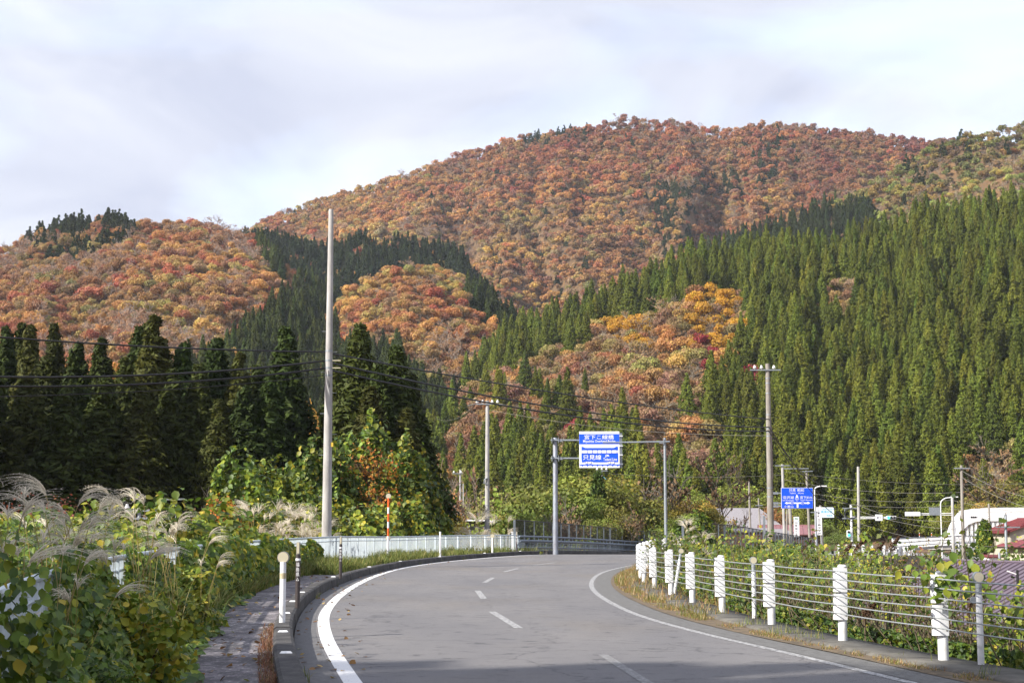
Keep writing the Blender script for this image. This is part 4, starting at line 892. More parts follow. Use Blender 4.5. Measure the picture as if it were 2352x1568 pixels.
a = left_veg(21000, 26, 56, (.13, .21), g, [4, 4, 4, 2.2, 2, 1, 1.4], qmax=6); leaf_cloud('kudzu_vines', *a, 'sunlit kudzu leaves over the fence further along the sidewalk', g=g, up=up_(len(a[0]), g))
# leaves creeping over the sidewalk's edge
n = 2600; y = 8 + 30 * g.random(n) ** 1.3; q = .55 + .75 * g.random(n) ** 1.6 * (.5 + fbm(y / 1.7, y * 0 + 2, 2) * 1.3); C = np.stack([fenceX(y) + q * np.clip(1.1 - y / 80, .4, 1), y, .12 + .32 * g.random(n) ** 2 * np.clip(1.3 - q, .1, 1)], -1)
leaf_cloud('creeping_vines', C, np.array([.15, -.2, .9]) + g.normal(size=(n, 3)) * .35, .10 + .09 * g.random(n), pickcol(n, g, [5, 3, 1, .6, 4, .4, 1]), 'kudzu runners creeping over the edge of the paving', g=g)
# one small tuft of leaves lying alone on the paving
n = 26; C = np.array(at(0, 0, 1)) * 0 + np.array([at(403, 1522, 18.4).x, 18.4, .14]) + g.normal(size=(n, 3)) * np.array([.10, .14, .035]); leaf_cloud('leaf_tuft', C, np.array([0, -.2, .9]) + g.normal(size=(n, 3)) * .4, .10 + .05 * g.random(n), pickcol(n, g, [5, 2, 0, 0, 5, 0, 0]), 'small dark green leaf tuft growing alone on the paving', kind='thing', g=g, cat='plant')
# small-leaved yellow-green shrub by the sidewalk
def shrub(name, x, y, z, r, hgt, n, size, w, lab, cat='shrub', T=T_RH, Fc=F_RH, seed=1, group=None, stems=24, pal=GREEN):
    g = np.random.default_rng(seed); cl = 26; d = unit(g.normal(size=(cl, 3))); d[:, 2] = np.abs(d[:, 2]); cc = d * np.array([r, r, hgt]) * (.45 + .45 * g.random((cl, 1)))
    k = g.integers(0, cl, n); dd = unit(g.normal(size=(n, 3))); C = cc[k] + dd * (r * .34 + .05) * (.5 + .6 * g.random((n, 1))); C[:, 2] = np.abs(C[:, 2])
    S = [(0, 0, -.3, *(cc[i] * .55), .018 * r, .012 * r) for i in range(min(stems, cl))] + [(*(cc[i] * .55), *(cc[i] * 1.05), .012 * r, .005 * r) for i in range(min(stems, cl))]
    tr = tubes_np(S, 5)
    o = leaf_cloud(name, C, dd + g.normal(size=(n, 3)) * .5 + np.array([0, -.1, .3]), size * (.6 + .8 * g.random(n)), pickcol(n, g, w, pal), lab, kind='thing', T=T, Fc=Fc, g=g, cat=cat, extra=[(*tr, 1)])
    o.location = (x, y, z)
    if group: o['group'] = group
    return o
shrub('leafy_shrub', float(fenceX(14.2)) + .62, 14.2, .05, .55, .95, 2600, .075, [1, 3, 5, 5, .5, 2.5, 0], 'yellow-green small-leaved shrub beside the near sidewalk', seed=5, T=T_OV, Fc=F_OV)
shrub('leafy_shrub', float(fenceX(21.2)) + .50, 21.2, .05, .50, .80, 1700, .085, [1, 3, 5, 4, .5, 1.5, 0], 'bushy light green shrub hanging over the paving', seed=6, T=T_OV, Fc=F_OV)
shrub('green_weed', float(fenceX(11.6)) + .55, 11.6, .05, .42, .7, 2400, .06, [6, 1, 0, 0, 5, 0, 0], 'dense dark green feathery weed at the edge of the near sidewalk', seed=7)
shrub('leafy_shrub', float(fenceX(23.5)) + .42, 24.0, .05, .6, .95, 2000, .10, [2, 4, 4, 3, 1, .5, 0], 'kudzu leaf bush leaning over the sidewalk beside the fence gap', seed=8, T=T_OV, Fc=F_OV)

# ---- kudzu covered thicket behind the tall pole
def mound(cx, cy, rx, ry, z0, z1, n, size, w, lab, seed, name='kudzu_thicket', lump=.22, kind='thing', pal=GREEN, T=T_OV, Fc=F_OV, cat='thicket'):
    g = np.random.default_rng(seed); d = unit(g.normal(size=(n, 3))); d[:, 2] = np.abs(d[:, 2]); d[:, 1] = np.where(g.random(n) < .7, -np.abs(d[:, 1]), d[:, 1])
    az = np.arctan2(d[:, 0], -d[:, 1]); lum = 1 + lump * (2.4 * fbm(az * 2.6 + seed, d[:, 2] * 3.4, 3) - 1.05) * 1.6; dep = 1 - .20 * g.random(n) ** 1.5
    C = d * np.array([rx, ry, z1 - z0]) * (lum * dep)[:, None] + np.array([0, 0, 0]); o_n = d * np.array([1 / rx, 1 / ry, 1 / (z1 - z0)]) * rx
    # patches of colour drift over it
    c = pickcol(n, g, w, pal); pt = fbm(az * 2.2 + 7 * seed, d[:, 2] * 3 + 2, 3); c = c * (1 + (pt[:, None] - .47) * 1.5)
    S = [(0, 0, -.5, rx * .5 * math.sin(a_), -ry * .5 * math.cos(a_), (z1 - z0) * .55, .10, .05) for a_ in np.linspace(-1.5, 1.5, 9)]; tr = tubes_np(S, 6)
    ob = leaf_cloud(name, C, o_n + g.normal(size=(n, 3)) * .55 + np.array([0, 0, .25]), size * (.6 + .8 * g.random(n)), np.clip(c, .01, .7), lab, kind=kind, T=T, Fc=Fc, g=g, up=DROOP + g.normal(size=(n, 3)) * .6, cat=cat, extra=[(*tr, 1)])
    ob.location = (cx, cy, z0); return ob
ORP = np.array([(.42, .13, .02), (.50, .20, .03), (.28, .10, .02), (.16, .15, .03), (.42, .28, .03)])
K = [4, 4, 2, .9, 4, .5, 1.4]
mound(at(845, 1100, 106).x, 106, 4.6, 4.0, -2.5, at(845, 1003, 104).z, 15000, .34, K, 'tallest kudzu covered tree mound just right of the tall pole', 1)
mound(at(935, 1130, 103).x, 104, 3.2, 3.2, -2.5, at(930, 1045, 103).z, 9000, .32, [3, 3, 3, 2, 3, 2, 2], 'kudzu mound sloping down toward the picket fence end', 2)
mound(at(735, 1100, 99).x, 100, 4.0, 3.5, -2.5, at(735, 1062, 99).z, 11000, .32, K, 'kudzu mound directly behind the tall pole', 3)
mound(at(640, 1150, 92).x, 93, 3.8, 3.2, -2.5, at(645, 1100, 92).z, 8500, .30, [3, 4, 4, 3, 2, 1, 2], 'lower kudzu mound on the shaded side of the tall pole', 4)
mound(at(552, 1150, 84).x, 85, 2.6, 3, -2.5, at(560, 1082, 84).z, 6000, .28, [4, 4, 3, 1, 3, .5, 2], 'isolated kudzu heap over a bush before the dark cedars', 5)
mound(at(790, 1180, 84).x, 86, 3.6, 2.4, -1.5, at(790, 1168, 84).z, 5200, .26, [2, 4, 5, 4, 1, 1.5, 2], 'low bright kudzu heap right behind the fence beside the pole', 6)
mound(at(905, 1180, 92).x, 93.5, 3.2, 2.2, -1.5, at(905, 1160, 92).z, 4600, .26, [3, 3, 4, 3, 3, 1, 1], 'low kudzu heap behind the snow pole', 7)
mound(at(680, 1200, 76).x, 77, 3.6, 2.8, -1.5, at(680, 1170, 76).z, 5600, .24, [2, 4, 5, 4, 1, 1.2, 2], 'bright low kudzu heap before the tall pole\'s foot', 8)
mound(at(590, 1200, 68).x, 69, 3.0, 2.8, -1.5, at(590, 1180, 68).z, 4600, .22, [3, 4, 4, 3, 2, 1, 2], 'low kudzu heap with mixed green leaves left of the pole', 9)
mound(at(498, 1200, 66).x, 68, 2.2, 2.2, -1.5, at(500, 1160, 68).z, 3400, .17, [4, 4, 1.5, 2, 2], 'rust orange leaved bush among kudzu before the dark cedars', 10, 'orange_bush', pal=ORP, T=T_RH, Fc=F_RH, cat='bush')
mound(at(848, 1060, 101).x, 101.4, 1.7, 1.2, at(848, 1100, 101).z, at(848, 1035, 101).z, 700, .2, [3, 3, 3, 4, 2], 'orange leaved branch showing through the tallest kudzu mound', 11, 'orange_bush', lump=.8, pal=ORP, T=T_RH, Fc=F_RH, cat='bush')
mound(at(866, 1140, 99).x, 99.9, 1.5, 1.1, at(868, 1165, 99).z, at(868, 1112, 99).z, 650, .18, [3, 3, 3, 4, 2], 'orange leaved branch low on the kudzu beside the snow pole', 12, 'orange_bush', lump=.8, pal=ORP, T=T_RH, Fc=F_RH, cat='bush')
mound(at(1030, 1215, 108).x, 108, 2.2, 1.6, -1.5, at(1030, 1194, 108).z, 2600, .2, [0, 1, 1, 1, 5], 'golden yellow bush behind the end of the picket fence', 13, 'yellow_bush', pal=np.array([(.55, .36, .02), (.45, .34, .02), (.3, .26, .03), (.24, .2, .04), (.60, .40, .02)]), T=T_RH, Fc=F_RH, cat='bush')
mound(at(60, 1200, 62).x, 64, 3.0, 2.5, -1.2, at(75, 1160, 64).z, 4200, .12, [3, .5, 5, 1, 0], 'rusty red-brown bush behind the plumes at the picture edge', 14, 'rust_bush', pal=np.array([(.26, .07, .03), (.35, .12, .04), (.20, .06, .035), (.16, .12, .03), (.3, .2, .03)]), T=T_RH, Fc=F_RH, cat='bush')
mound(at(330, 1200, 40).x, 41, 3.4, 2.6, -1.6, at(320, 1165, 41).z, 5200, .19, [3, 4, 4, 3, 2, 1, 2], 'round kudzu heap behind the near plumes', 15)
mound(at(450, 1210, 50).x, 52, 3.4, 2.6, -1.6, at(450, 1195, 52).z, 4200, .19, [2, 4, 5, 3, 1, 1, 2], 'sunlit low kudzu heap between the plumes and the pole', 16)
mound(at(150, 1230, 33).x, 34, 3.4, 2.6, -1.6, at(140, 1190, 34).z, 5200, .17, [4, 4, 3, 2, 3, .5, 2], 'dark kudzu heap behind the largest pampas plumes', 17)
# bare brushwood behind the kudzu
for k, (u, y, h) in enumerate([(470, 92, 5.0), (520, 95, 5.5), (430, 90, 4.5), (605, 100, 5.4)]):
    x = at(u, 1200, y).x; o = bpy.data.objects.new('bare_bush', PROTO['bare_tree'][k % 3]); COL.objects.link(o); o.location = (x, y, -3.2); o.scale = (.5, .5, h / 7); o.rotation_euler.z = k; o['tint'] = [.10, .085, .07]; tag(o, 'leafless grey brushwood before the dark cedars', 'bush', 'bare brushwood')

# ---- right side slope
def right_veg(n, y0, y1, szr, g, wcol, q0=.5, q1=9.0, hq=1.0):
    y = y0 + (y1 - y0) * g.random(n); q = q0 + (q1 - q0) * g.random(n) ** 1.5
    x = guardX(y) + q; gz = near_z(x, y); hq = hq * (1 - .62 * sstep(.17, .23, x / y) * sstep(20, 30, y))
    h = (.62 + .75 * sstep(.4, 3.0, q) + 1.15 * sstep(2, 6, q) * sstep(26, 46, y)) * (.58 + .34 * sstep(24, 40, y)) * (.45 + 1.15 * fbm(x / 1.6, y / 1.6, 3)) * hq
    z = gz + h * (1 - .75 * g.random(n) ** 2.0)
    return np.stack([x, y, z], -1), np.array([-.45, -.55, .75]) + g.normal(size=(n, 3)) * .6, szr[0] + (szr[1] - szr[0]) * g.random(n), pickcol(n, g, wcol) * np.array([.56, .62, .62])
W2 = [5, 4, 2.6, 1.2, 4, .6, 1.4]
a = right_veg(46000, 12, 30, (.045, .10), g, W2); leaf_cloud('roadside_vines', *a, 'tangle of kudzu and weeds below the near cable barrier', g=g, up=up_(len(a[0]), g))
a = right_veg(60000, 26, 52, (.045, .095), g, [4, 4, 4, 1.8, 3, 1.6, 1.2], q1=14, hq=1.05); leaf_cloud('roadside_vines', *a, 'yellowing weeds and vines behind the middle of the cable barrier', g=g, up=up_(len(a[0]), g))
a = right_veg(46000, 50, 92, (.07, .14), g, [4, 4, 4, 2.2, 3, 1.6, 1.2], q0=.3, q1=16, hq=1.2); leaf_cloud('roadside_vines', *a, 'weeds and vines on the bank before the overbridge', g=g, up=up_(len(a[0]), g))
for (m_, ya, yb, q1) in ((900, 13, 30, 6), (1100, 28, 56, 10)):
    y = ya + (yb - ya) * g.random(m_); q = .5 + q1 * g.random(m_) ** 1.4; x = guardX(y) + q; z = near_z(x, y); b_ = np.stack([x, y, z], -1); tdir = np.stack([g.normal(size=m_) * .35, g.normal(size=m_) * .35, .7 + .9 * g.random(m_)], -1); mid_ = b_ + tdir * .6 + g.normal(size=(m_, 3)) * .08; tip_ = b_ + tdir * 1.15 + g.normal(size=(m_, 3)) * .15
    Vs, Fs_, Cs = tubes_np(np.concatenate([np.hstack([b_, mid_, np.full((m_, 1), .010), np.full((m_, 1), .008)]), np.hstack([mid_, tip_, np.full((m_, 1), .008), np.full((m_, 1), .003)])]), 4); tag(mesh_np('vine_stems', Vs, Fs_, M['stem']), 'tangled brown vine stems among the roadside leaves', 'plants', kind='stuff')
    C = np.concatenate([mid_ + (tip_ - mid_) * f + g.normal(size=(m_, 3)) * .05 for f in (.1, .3, .5, .7, .85, 1, 1, .6)]); k_ = len(C)
    leaf_cloud('roadside_weeds', C, np.array([-.3, -.4, .7]) + g.normal(size=(k_, 3)) * .6, .04 + .05 * g.random(k_) + .0010 * np.tile(y, 8), pickcol(k_, g, [4, 4, 3, 1, 3, .6, 1]) * .66, 'small leaved weeds rising through the roadside vines', T=T_RH, Fc=F_RH, g=g)
# big leaves hanging on the kudzu covered post
n = 52; C = np.array([float(guardX(18.8)) - .02, 18.6, .98]) + g.normal(size=(n, 3)) * np.array([.20, .12, .13]); leaf_cloud('climbing_kudzu', C, np.array([-.1, -.8, .5]) + g.normal(size=(n, 3)) * .4, .09 + .06 * g.random(n), pickcol(n, g, [4, 4, 3, 1, 3, 0, 0]), 'kudzu with large leaves climbing over the top of the cable post', kind='thing', g=g, up=np.tile(DROOP, (n, 1)) + g.normal(size=(n, 3)) * .3, cat='vine')
def tall_weed(x, y, z, h, seed, lab, w=[2, 4, 5, 3, 1, 1, 0], ls=.1, n=60, name='tall_weed', group='tall leafy weeds behind the cable barrier'):
    g = np.random.default_rng(seed); S = []; C = []
    for k in range(4):
        p = np.array([0, 0, 0.]); d = np.array([g.normal() * .15, g.normal() * .15, 1]); L_ = h * (.7 + .4 * g.random()) / 6
        for i in range(6): q = p + unit(d + g.normal(size=3) * .13) * L_; S.append((*p, *q, .012 * (1 - i / 8), .012 * (1 - (i + 1) / 8))); C += [p + (q - p) * f + g.normal(size=3) * .07 for f in g.random(max(1, n // 24))]; p = q
        C += [p + g.normal(size=3) * .07 for _ in range(5)]
    C = np.array(C); m_ = len(C); o = leaf_cloud(name, C, np.array([-.3, -.5, .6]) + g.normal(size=(m_, 3)) * .5, ls * (.7 + .7 * g.random(m_)), pickcol(m_, g, w), lab, kind='thing', g=g, up=np.tile(DROOP, (m_, 1)) + g.normal(size=(m_, 3)) * .5, extra=[(*tubes_np(S, 5), 1)], cat='weed')
    o.location = (x, y, z); o['group'] = group; return o
for k, (u, vtop, y) in enumerate([(1700, 1225, 38), (1730, 1212, 40), (1662, 1240, 44), (1790, 1235, 36), (1828, 1222, 42), (1870, 1240, 35), (1610, 1222, 58), (1590, 1232, 50), (1905, 1255, 32), (2090, 1235, 30), (2120, 1252, 27), (2260, 1305, 20), (2300, 1320, 22), (2060, 1262, 34), (2005, 1272, 30), (1950, 1268, 33), (2330, 1335, 19), (1755, 1240, 47), (1845, 1250, 52), (1640, 1250, 36)]):
    tp = at(u, vtop, y); gz = float(near_z(tp.x, y)) - .1; tall_weed(tp.x, y, gz, (tp.z - gz) * .95, 300 + k, 'tall leafy weed stalks rising from the tangle behind the cable barrier', ls=.07 + y * .0009, n=130)
# dark dried seed heads leaning on the right
def seed_head(u0, v0, u1, v1, y, k):
    a = np.array(at(u0, v0, y)); b = np.array(at(u1, v1, y)); g = np.random.default_rng(k); n = 260; f = g.random(n)[:, None]; C = a + (b - a) * f + g.normal(size=(n, 3)) * (.045 * (1.1 - f)); base = a
    V, Fs, Cc, MI = merge([(*leaf_arrays(C - base, g.normal(size=(n, 3)), np.full(n, .05), T_RH, F_RH, np.tile([(.10, .055, .03)], (n, 1)) * (.6 + .8 * g.random((n, 1))), g), 0), (*tubes_np([(0, 0, 0, *(b - a), .012, .005), (.05, 0, -1.2, 0, 0, 0, .015, .012)], 5), 1)])
    o = mesh_np('dried_seed_head', V, Fs, [M['leafp'], M['stem']], col=Cc, mi=MI); o.location = base; tag(o, 'dark brown dried seed spike leaning above the weeds', 'seed spike', 'dried seed spikes')
for k, q_ in enumerate([(1963, 1266, 1985, 1236, 34), (1938, 1275, 1957, 1245, 35), (2012, 1270, 2030, 1244, 33), (2045, 1262, 2065, 1232, 33), (1985, 1420, 2010, 1385, 22), (2225, 1400, 2262, 1352, 20), (1845, 1270, 1862, 1240, 38)]): seed_head(*q_, k)

# ================================================================ grasses
def blades(base, h, bend, width, col, g, segs=4):
    """curved tapering blades; base (n,3)"""
    n = len(base); az = g.random(n) * 2 * math.pi; d = np.stack([np.cos(az), np.sin(az), 0 * az], -1); s = np.stack([-np.sin(az), np.cos(az), 0 * az], -1)
    V = []; 
    for k in range(segs + 1):
        f = k / segs; c = base + d * (bend * h * f * f)[:, None] + np.array([0, 0, 1]) * (h * (f - .42 * bend * f ** 3))[:, None]
        w_ = (width * (1 - f ** 1.6) + .0006)[:, None]; V += [c - s * w_, c + s * w_]
    V = np.stack(V, 1); k = np.arange(segs); f = np.stack([2 * k, 2 * k + 1, 2 * k + 3, 2 * k + 2], -1)
    Fq = (f[None] + (np.arange(n) * 2 * (segs + 1))[:, None, None]).reshape(-1, 4)
    return V.reshape(-1, 3), Fq, np.repeat(col, 2 * (segs + 1), 0)
def grass(name, base, h, bend, width, col, lab, g): 
    V, Fq, C = blades(base, h, bend, width, col, g); o = mesh_np(name, V, Fq, M['grassp'], col=C); tag(o, lab, 'grass', kind='stuff')
STRAW = np.array([(.36, .24, .10), (.30, .17, .07), (.44, .33, .17), (.26, .14, .06), (.20, .20, .05)]); GR = np.array([(.10, .15, .03), (.16, .19, .04), (.24, .23, .06), (.34, .28, .10)])
def verge(n, y0, y1, qa, qb, hr, pal, w, lab, name, z=.0, clump=0.0, bend=(.2, .9), wd=(.002, .005)):
    y = y0 + (y1 - y0) * g.random(n) ** .9; q = qa + (qb - qa) * g.random(n); x = rlineX(y) + .5 + (guardX(y) - .42 - rlineX(y) - .5) * q
    if clump: keep = fbm(x * 1.6, y * 1.6, 2) > clump; x = x[keep]; y = y[keep]
    n = len(x); grass(name, np.stack([x, y, roadZ(y) + z + 0 * y], -1), hr[0] + (hr[1] - hr[0]) * g.random(n) ** 1.5, bend[0] + (bend[1] - bend[0]) * g.random(n), wd[0] + (wd[1] - wd[0]) * g.random(n), pickcol(n, g, w, pal), lab, g)
verge(22000, 13, 60, .2, 1.05, (.02, .09), STRAW, [3, 2, 2, 2, 5], 'dry straw coloured grass between road edge and barrier ledge', 'dry_grass', clump=.36)
verge(9000, 13, 56, .2, 1.7, (.08, .26), GR, [3, 4, 3, 1], 'green grass tufts along the barrier ledge', 'verge_grass', clump=.52)
verge(8000, 26, 72, .35, 2.4, (.08, .34), STRAW, [3, 2, 3, 1.5, 5], 'tall dry grass on the bend\'s inner corner', 'dry_grass', clump=.42, wd=(.004, .01))
# soil sheet of the inner verge
M['verge'] = mat('verge_soil', (.17, .12, .07), .95, color2=(.07, .055, .035), vscale=5, bump=.6, bscale=14)
strip('verge_soil', off(rlineX, .50), off(guardX, -.40), YS[YS < 125], lambda X, ys: .006 + .02 * fbm(X * 2, ys * 2, 2), M['verge'], 2, 'strip of soil and straw between asphalt and ledge')
# grass along the far sidewalk and fence
def leftgrass(n, y0, y1, qa, qb, hr, pal, w, lab, wd=(.006, .014), clump=.35):
    y = y0 + (y1 - y0) * g.random(n); f = qa + (qb - qa) * g.random(n); x = fenceX(y) + f * (kerbX(y) - .25 - fenceX(y)); keep = fbm(x * .8, y * .8, 2) > clump; x = x[keep]; y = y[keep]; n = len(x); k_ = .4 + 1.2 * fbm(x / 2, y / 3, 2)
    grass('fence_grass', np.stack([x, y, .08 + 0 * y], -1), (hr[0] + (hr[1] - hr[0]) * g.random(n)) * k_, .25 + .8 * g.random(n), wd[0] + (wd[1] - wd[0]) * g.random(n), pickcol(n, g, w, pal), lab, g)
leftgrass(26000, 50, 96, -.05, .80, (.25, .75), GR, [4, 4, 3, .8], 'long green grass in front of the far picket fence')
leftgrass(16000, 26, 56, -.1, .42, (.2, .6), GR, [4, 4, 3, 1.4], 'grass and weeds at the foot of the vine covered fence')
leftgrass(7000, 8, 28, -.1, .30, (.3, .9), GR, [4, 4, 3, 1.4], 'long grass blades hanging over the near sidewalk', wd=(.003, .008))
# reddish tuft line between paving and kerb
n = 3000; y = 13 + 11 * g.random(n) ** 1.6; x = kerbX(y) - .26 - .16 * g.random(n) ** 2.2; k_ = .3 + 1.5 * fbm(y * 2.1, x * 3, 2); n = len(x)
grass('rust_grass', np.stack([x, y, .09 + 0 * y], -1), (.04 + .13 * g.random(n)) * k_, .3 + .9 * g.random(n), .002 + .003 * g.random(n), pickcol(n, g, [3, 3, 2, 1], np.array([(.22, .09, .05), (.17, .08, .045), (.26, .16, .08), (.14, .12, .05)])), 'reddish dry grass between kerb and paving', g)
n = 900; y = 16 + 70 * g.random(n); x = kerbX(y) + .07 + .05 * g.random(n); keep = fbm(y * .9, y * 0 + 5, 2) > .60; y = y[keep]; x = x[keep]; n = len(x)
grass('gutter_grass', np.stack([x, y, .004 + 0 * y], -1), .05 + .18 * g.random(n), .4 + .8 * g.random(n), .002 + .004 * g.random(n), pickcol(n, g, [3, 3, 2, 1], GR), 'small weeds growing at the foot of the kerb', g)
# fallen leaves
n = 420; y = 14 + 66 * g.random(n) ** 1.5; side = g.random(n) < .6; x = np.where(side, kerbX(y) - .3 - 1.3 * g.random(n), kerbX(y) + .1 + .9 * g.random(n) ** 2)
o = leaf_cloud('fallen_leaves', np.stack([x, y, np.where(side, .118, .012) + 0 * y], -1), np.array([0, 0, 1]) + g.normal(size=(n, 3)) * .25, .05 + .05 * g.random(n), pickcol(n, g, [4, 3, 3, 2, 1], np.array([(.20, .10, .04), (.32, .18, .07), (.12, .07, .035), (.40, .28, .10), (.3, .3, .08)])), 'fallen leaves scattered on paving and gutter', g=g)

# ================================================================ pampas grass
M['plume'] = leaf_mat('plume', transl=.4, rough=.7, tint=False)
def pampas(seed, stalks=5, h=1.9, leaves_n=26, droop=1.0, spread=.5, one_side=0.0, pl=.34):
    g = np.random.default_rng(seed); root = empty('pampas_grass')
    b = g.normal(size=(leaves_n, 3)) * np.array([.10, .10, 0]); V, Fq, C = blades(b, h * (.45 + .35 * g.random(leaves_n)), .4 + .7 * g.random(leaves_n), .004 + .004 * g.random(leaves_n), pickcol(leaves_n, g, [3, 3, 3, 2], GR), g, 6)
    o = mesh_np('leaf_blades', V, Fq, M['grassp'], col=C, parent=root)
    S = []; 
    for k in range(stalks):
        az = g.random() * 6.28 if not one_side else one_side + g.normal() * .6; lean = spread * (.3 + .7 * g.random()); hh = h * (.72 + .35 * g.random()); p = np.array([g.normal() * .06, g.normal() * .06, 0]); d = np.array([math.cos(az), math.sin(az), 0]); prev = p
        for i in range(1, 7):
            f = i / 6; q = p + d * lean * f ** 1.8 * hh * .55 + np.array([0, 0, hh * (f - .10 * lean * f * f)]); S.append((*prev, *q, .0045, .004)); pp = prev; prev = q
        tip = prev; td = unit((prev - pp)[None])[0]
        # plume: drooping racemes fanned to one side
        side = unit(np.cross(td, [0, 0, 1.])[None])[0]; bl = []; nb = 15; PV = []; PF = []; PC = []; off_ = 0; L0 = pl * (.8 + .5 * g.random())
        for r_ in range(nb):
            a0 = tip + td * (.15 * L0 * r_ / nb); dd = unit((td * 1.0 + d * .50 * g.random() * droop + side * g.normal() * .30 + g.normal(size=3) * .06)[None])[0]; ln = L0 * (.75 + .4 * g.random()); c = a0; seg = 8; ww = .0045
            colr = np.array([.64, .585, .48]) * (.75 + .5 * g.random()); w_ = unit(np.cross(dd, g.normal(size=3))[None])[0]; row = []
            for i in range(seg + 1): 
                row += [c - w_ * ww * (1 - .5 * i / seg), c + w_ * ww * (1 - .5 * i / seg)]; dd = unit((dd + (d * .10 + np.array([0, 0, -.16])) * droop)[None])[0]; c = c + dd * ln / seg
                if i > 0:
                    for z_ in range(2):   # silky hairs
                        hv = unit((dd * 1.2 + g.normal(size=3) * .8)[None])[0] * .022; hw = unit(np.cross(hv, g.normal(size=3))[None])[0] * .0016; m_ = row[-1]; PV += [m_ - hw, m_ + hw, m_ + hv]; PF.append((off_, off_ + 1, off_ + 2)); PC += [colr * 1.25] * 3; off_ += 3
            row = [np.array(x_) for x_ in row]; base = off_; PV += row; PC += [colr] * len(row); off_ += len(row)
            for i in range(seg): PF.append((base + 2 * i, base + 2 * i + 1, base + 2 * i + 3)); PF.append((base + 2 * i, base + 2 * i + 3, base + 2 * i + 2))
        mesh_np('plume', np.array(PV), np.array(PF), M['plume'], col=np.array(PC), parent=root)
    V, Fq, C = tubes_np(S, 4, (.34, .27, .10)); mesh_np('stalks', V, Fq, M['grassp'], col=C, parent=root)
    return root
PP = [pampas(1, 5, 1.9, 30, 1.0, .5), pampas(2, 6, 2.0, 34, 1.1, .6), pampas(3, 4, 1.7, 26, .9, .7), pampas(4, 6, 1.5, 30, .8, .35, pl=.26)]
used_p = [False] * 4
def put_pampas(k, x, y, z, s, rz, lab, group):
    o = PP[k] if not used_p[k] else copy_tree(PP[k]); used_p[k] = True; o.location = (x, y, z); o.scale = (s,) * 3; o.rotation_euler.z = rz; tag(o, lab, 'pampas grass', group)
# near plumes: tops given by picture position at their distance
for k, (u, vt, y) in enumerate([(18, 1165, 10.5), (90, 1150, 13), (150, 1150, 14.5), (205, 1135, 16), (240, 1180, 15.5), (300, 1215, 15), (180, 1200, 12.5), (368, 1140, 19), (400, 1165, 21), (345, 1210, 18), (430, 1215, 20), (460, 1200, 24), (130, 1230, 18), (318, 1268, 15), (495, 1260, 22), (85, 1190, 17), (70, 1440, 9.4), (225, 1300, 12)]):
    tp = at(u, vt, y); x = tp.x; q = float(fenceX(y)) - x; gz = max(float(near_z(x, y)), -.3) if q > -.2 else .1; s = min((tp.z - gz) / 1.8, 1.05)
    put_pampas(k % 3, x - .12, y, gz, max(.35, s), [0.2, -.5, .6, 1.0][k % 4], 'arching pampas grass with silvery plumes rising above the near fence' if y < 17 else 'pampas grass with tan plumes over the kudzu beyond the near fence', 'near pampas grass' if y < 17 else 'pampas grass beyond the near fence')
for k in range(24):
    u = 560 + 195 * g.random() + (0 if k < 22 else 215 * g.random()); y = 60 + 14 * g.random(); y = y + 14 * max(0, (u - 700) / 250); v = 1168 + 45 * g.random() + (14 if u > 760 else 0); tp = at(u, v, y); gz = min(float(near_z(tp.x, y)), 0); s = (tp.z - gz) / 1.55
    if tp.x > float(fenceX(y)) - .3: continue
    put_pampas(3, tp.x, y, gz, max(.5, s), 6.28 * g.random(), 'small pampas tuft with tan plumes behind the picket fence by the tall pole', 'pampas grass by the tall pole')
for k, (u, vt, y) in enumerate([(1573, 1205, 62), (1584, 1212, 60), (1598, 1204, 63), (1612, 1235, 55), (1566, 1222, 60), (1095, 1188, 104), (1105, 1195, 103), (1150, 1193, 103), (1165, 1198, 102), (1082, 1200, 104), (1128, 1205, 101)]):
    tp = at(u, vt, y); gz = float(near_z(tp.x, y)); put_pampas(3, tp.x, y, gz, (tp.z - gz) / 1.55, k * 1.3, 'pampas plumes standing above the weeds inside the bend' if u > 1300 else 'pampas plumes behind the far end of the picket fence', 'pampas grass inside the bend' if u > 1300 else 'pampas grass behind the fence end')
# ================================================================ utility poles
def pole(x, y, z0, z1, r0, r1, lab, m='pole', name='utility_pole', lean=(0, 0), bands=(), group=None, steps=None, cat='utility pole'):
    t = empty(name, (x, y, z0), label=lab, cat=cat, group=group); t.rotation_euler = (lean[1], lean[0], 0)
    mb = MB(); h = z1 - z0; mb.tube([(0, 0, 0), (0, 0, h * .5), (0, 0, h - .05), (0, 0, h)], [r0, (r0 + r1) / 2, r1, r1 * .85], 20); mb.build('shaft', M[m], t, True)
    for b in bands: mb = MB(); rr = r0 + (r1 - r0) * (b - z0) / h + .008; mb.tube([(0, 0, b - z0 - .035), (0, 0, b - z0 + .035)], rr, 18); mb.build('band', M['steel'], t, True)
    if steps:
        for k, zz in enumerate(np.arange(steps[0], steps[1], .82)):
            rr = r0 + (r1 - r0) * (zz - z0) / h; s = 1 if k % 2 else -1; mb = MB(); mb.tube([(s * rr * .8, 0, zz - z0), (s * (rr + .17), 0, zz - z0)], .011, 6); mb.build('step_bolt', M['steel'], t)
    return t
def crossarm(t, z, w, insul=(), d=.08, off=0.0, m='steel', rz=0.0, up=True):
    mb = MB(); mb.box((off, -.16, z), (w, d, d)); o = mb.build('crossarm', M[m], t)
    for q in insul:
        i = MB(); i.tube([(q, -.16, z + .03), (q, -.16, z + .10)], .025, 8); i.tube([(q, -.16, z + .10), (q, -.16, z + .15), (q, -.16, z + .20), (q, -.16, z + .30)], [.10, .12, .07, .06], 14); i.build('insulator', M['white'], t, True)
    return o
A = at
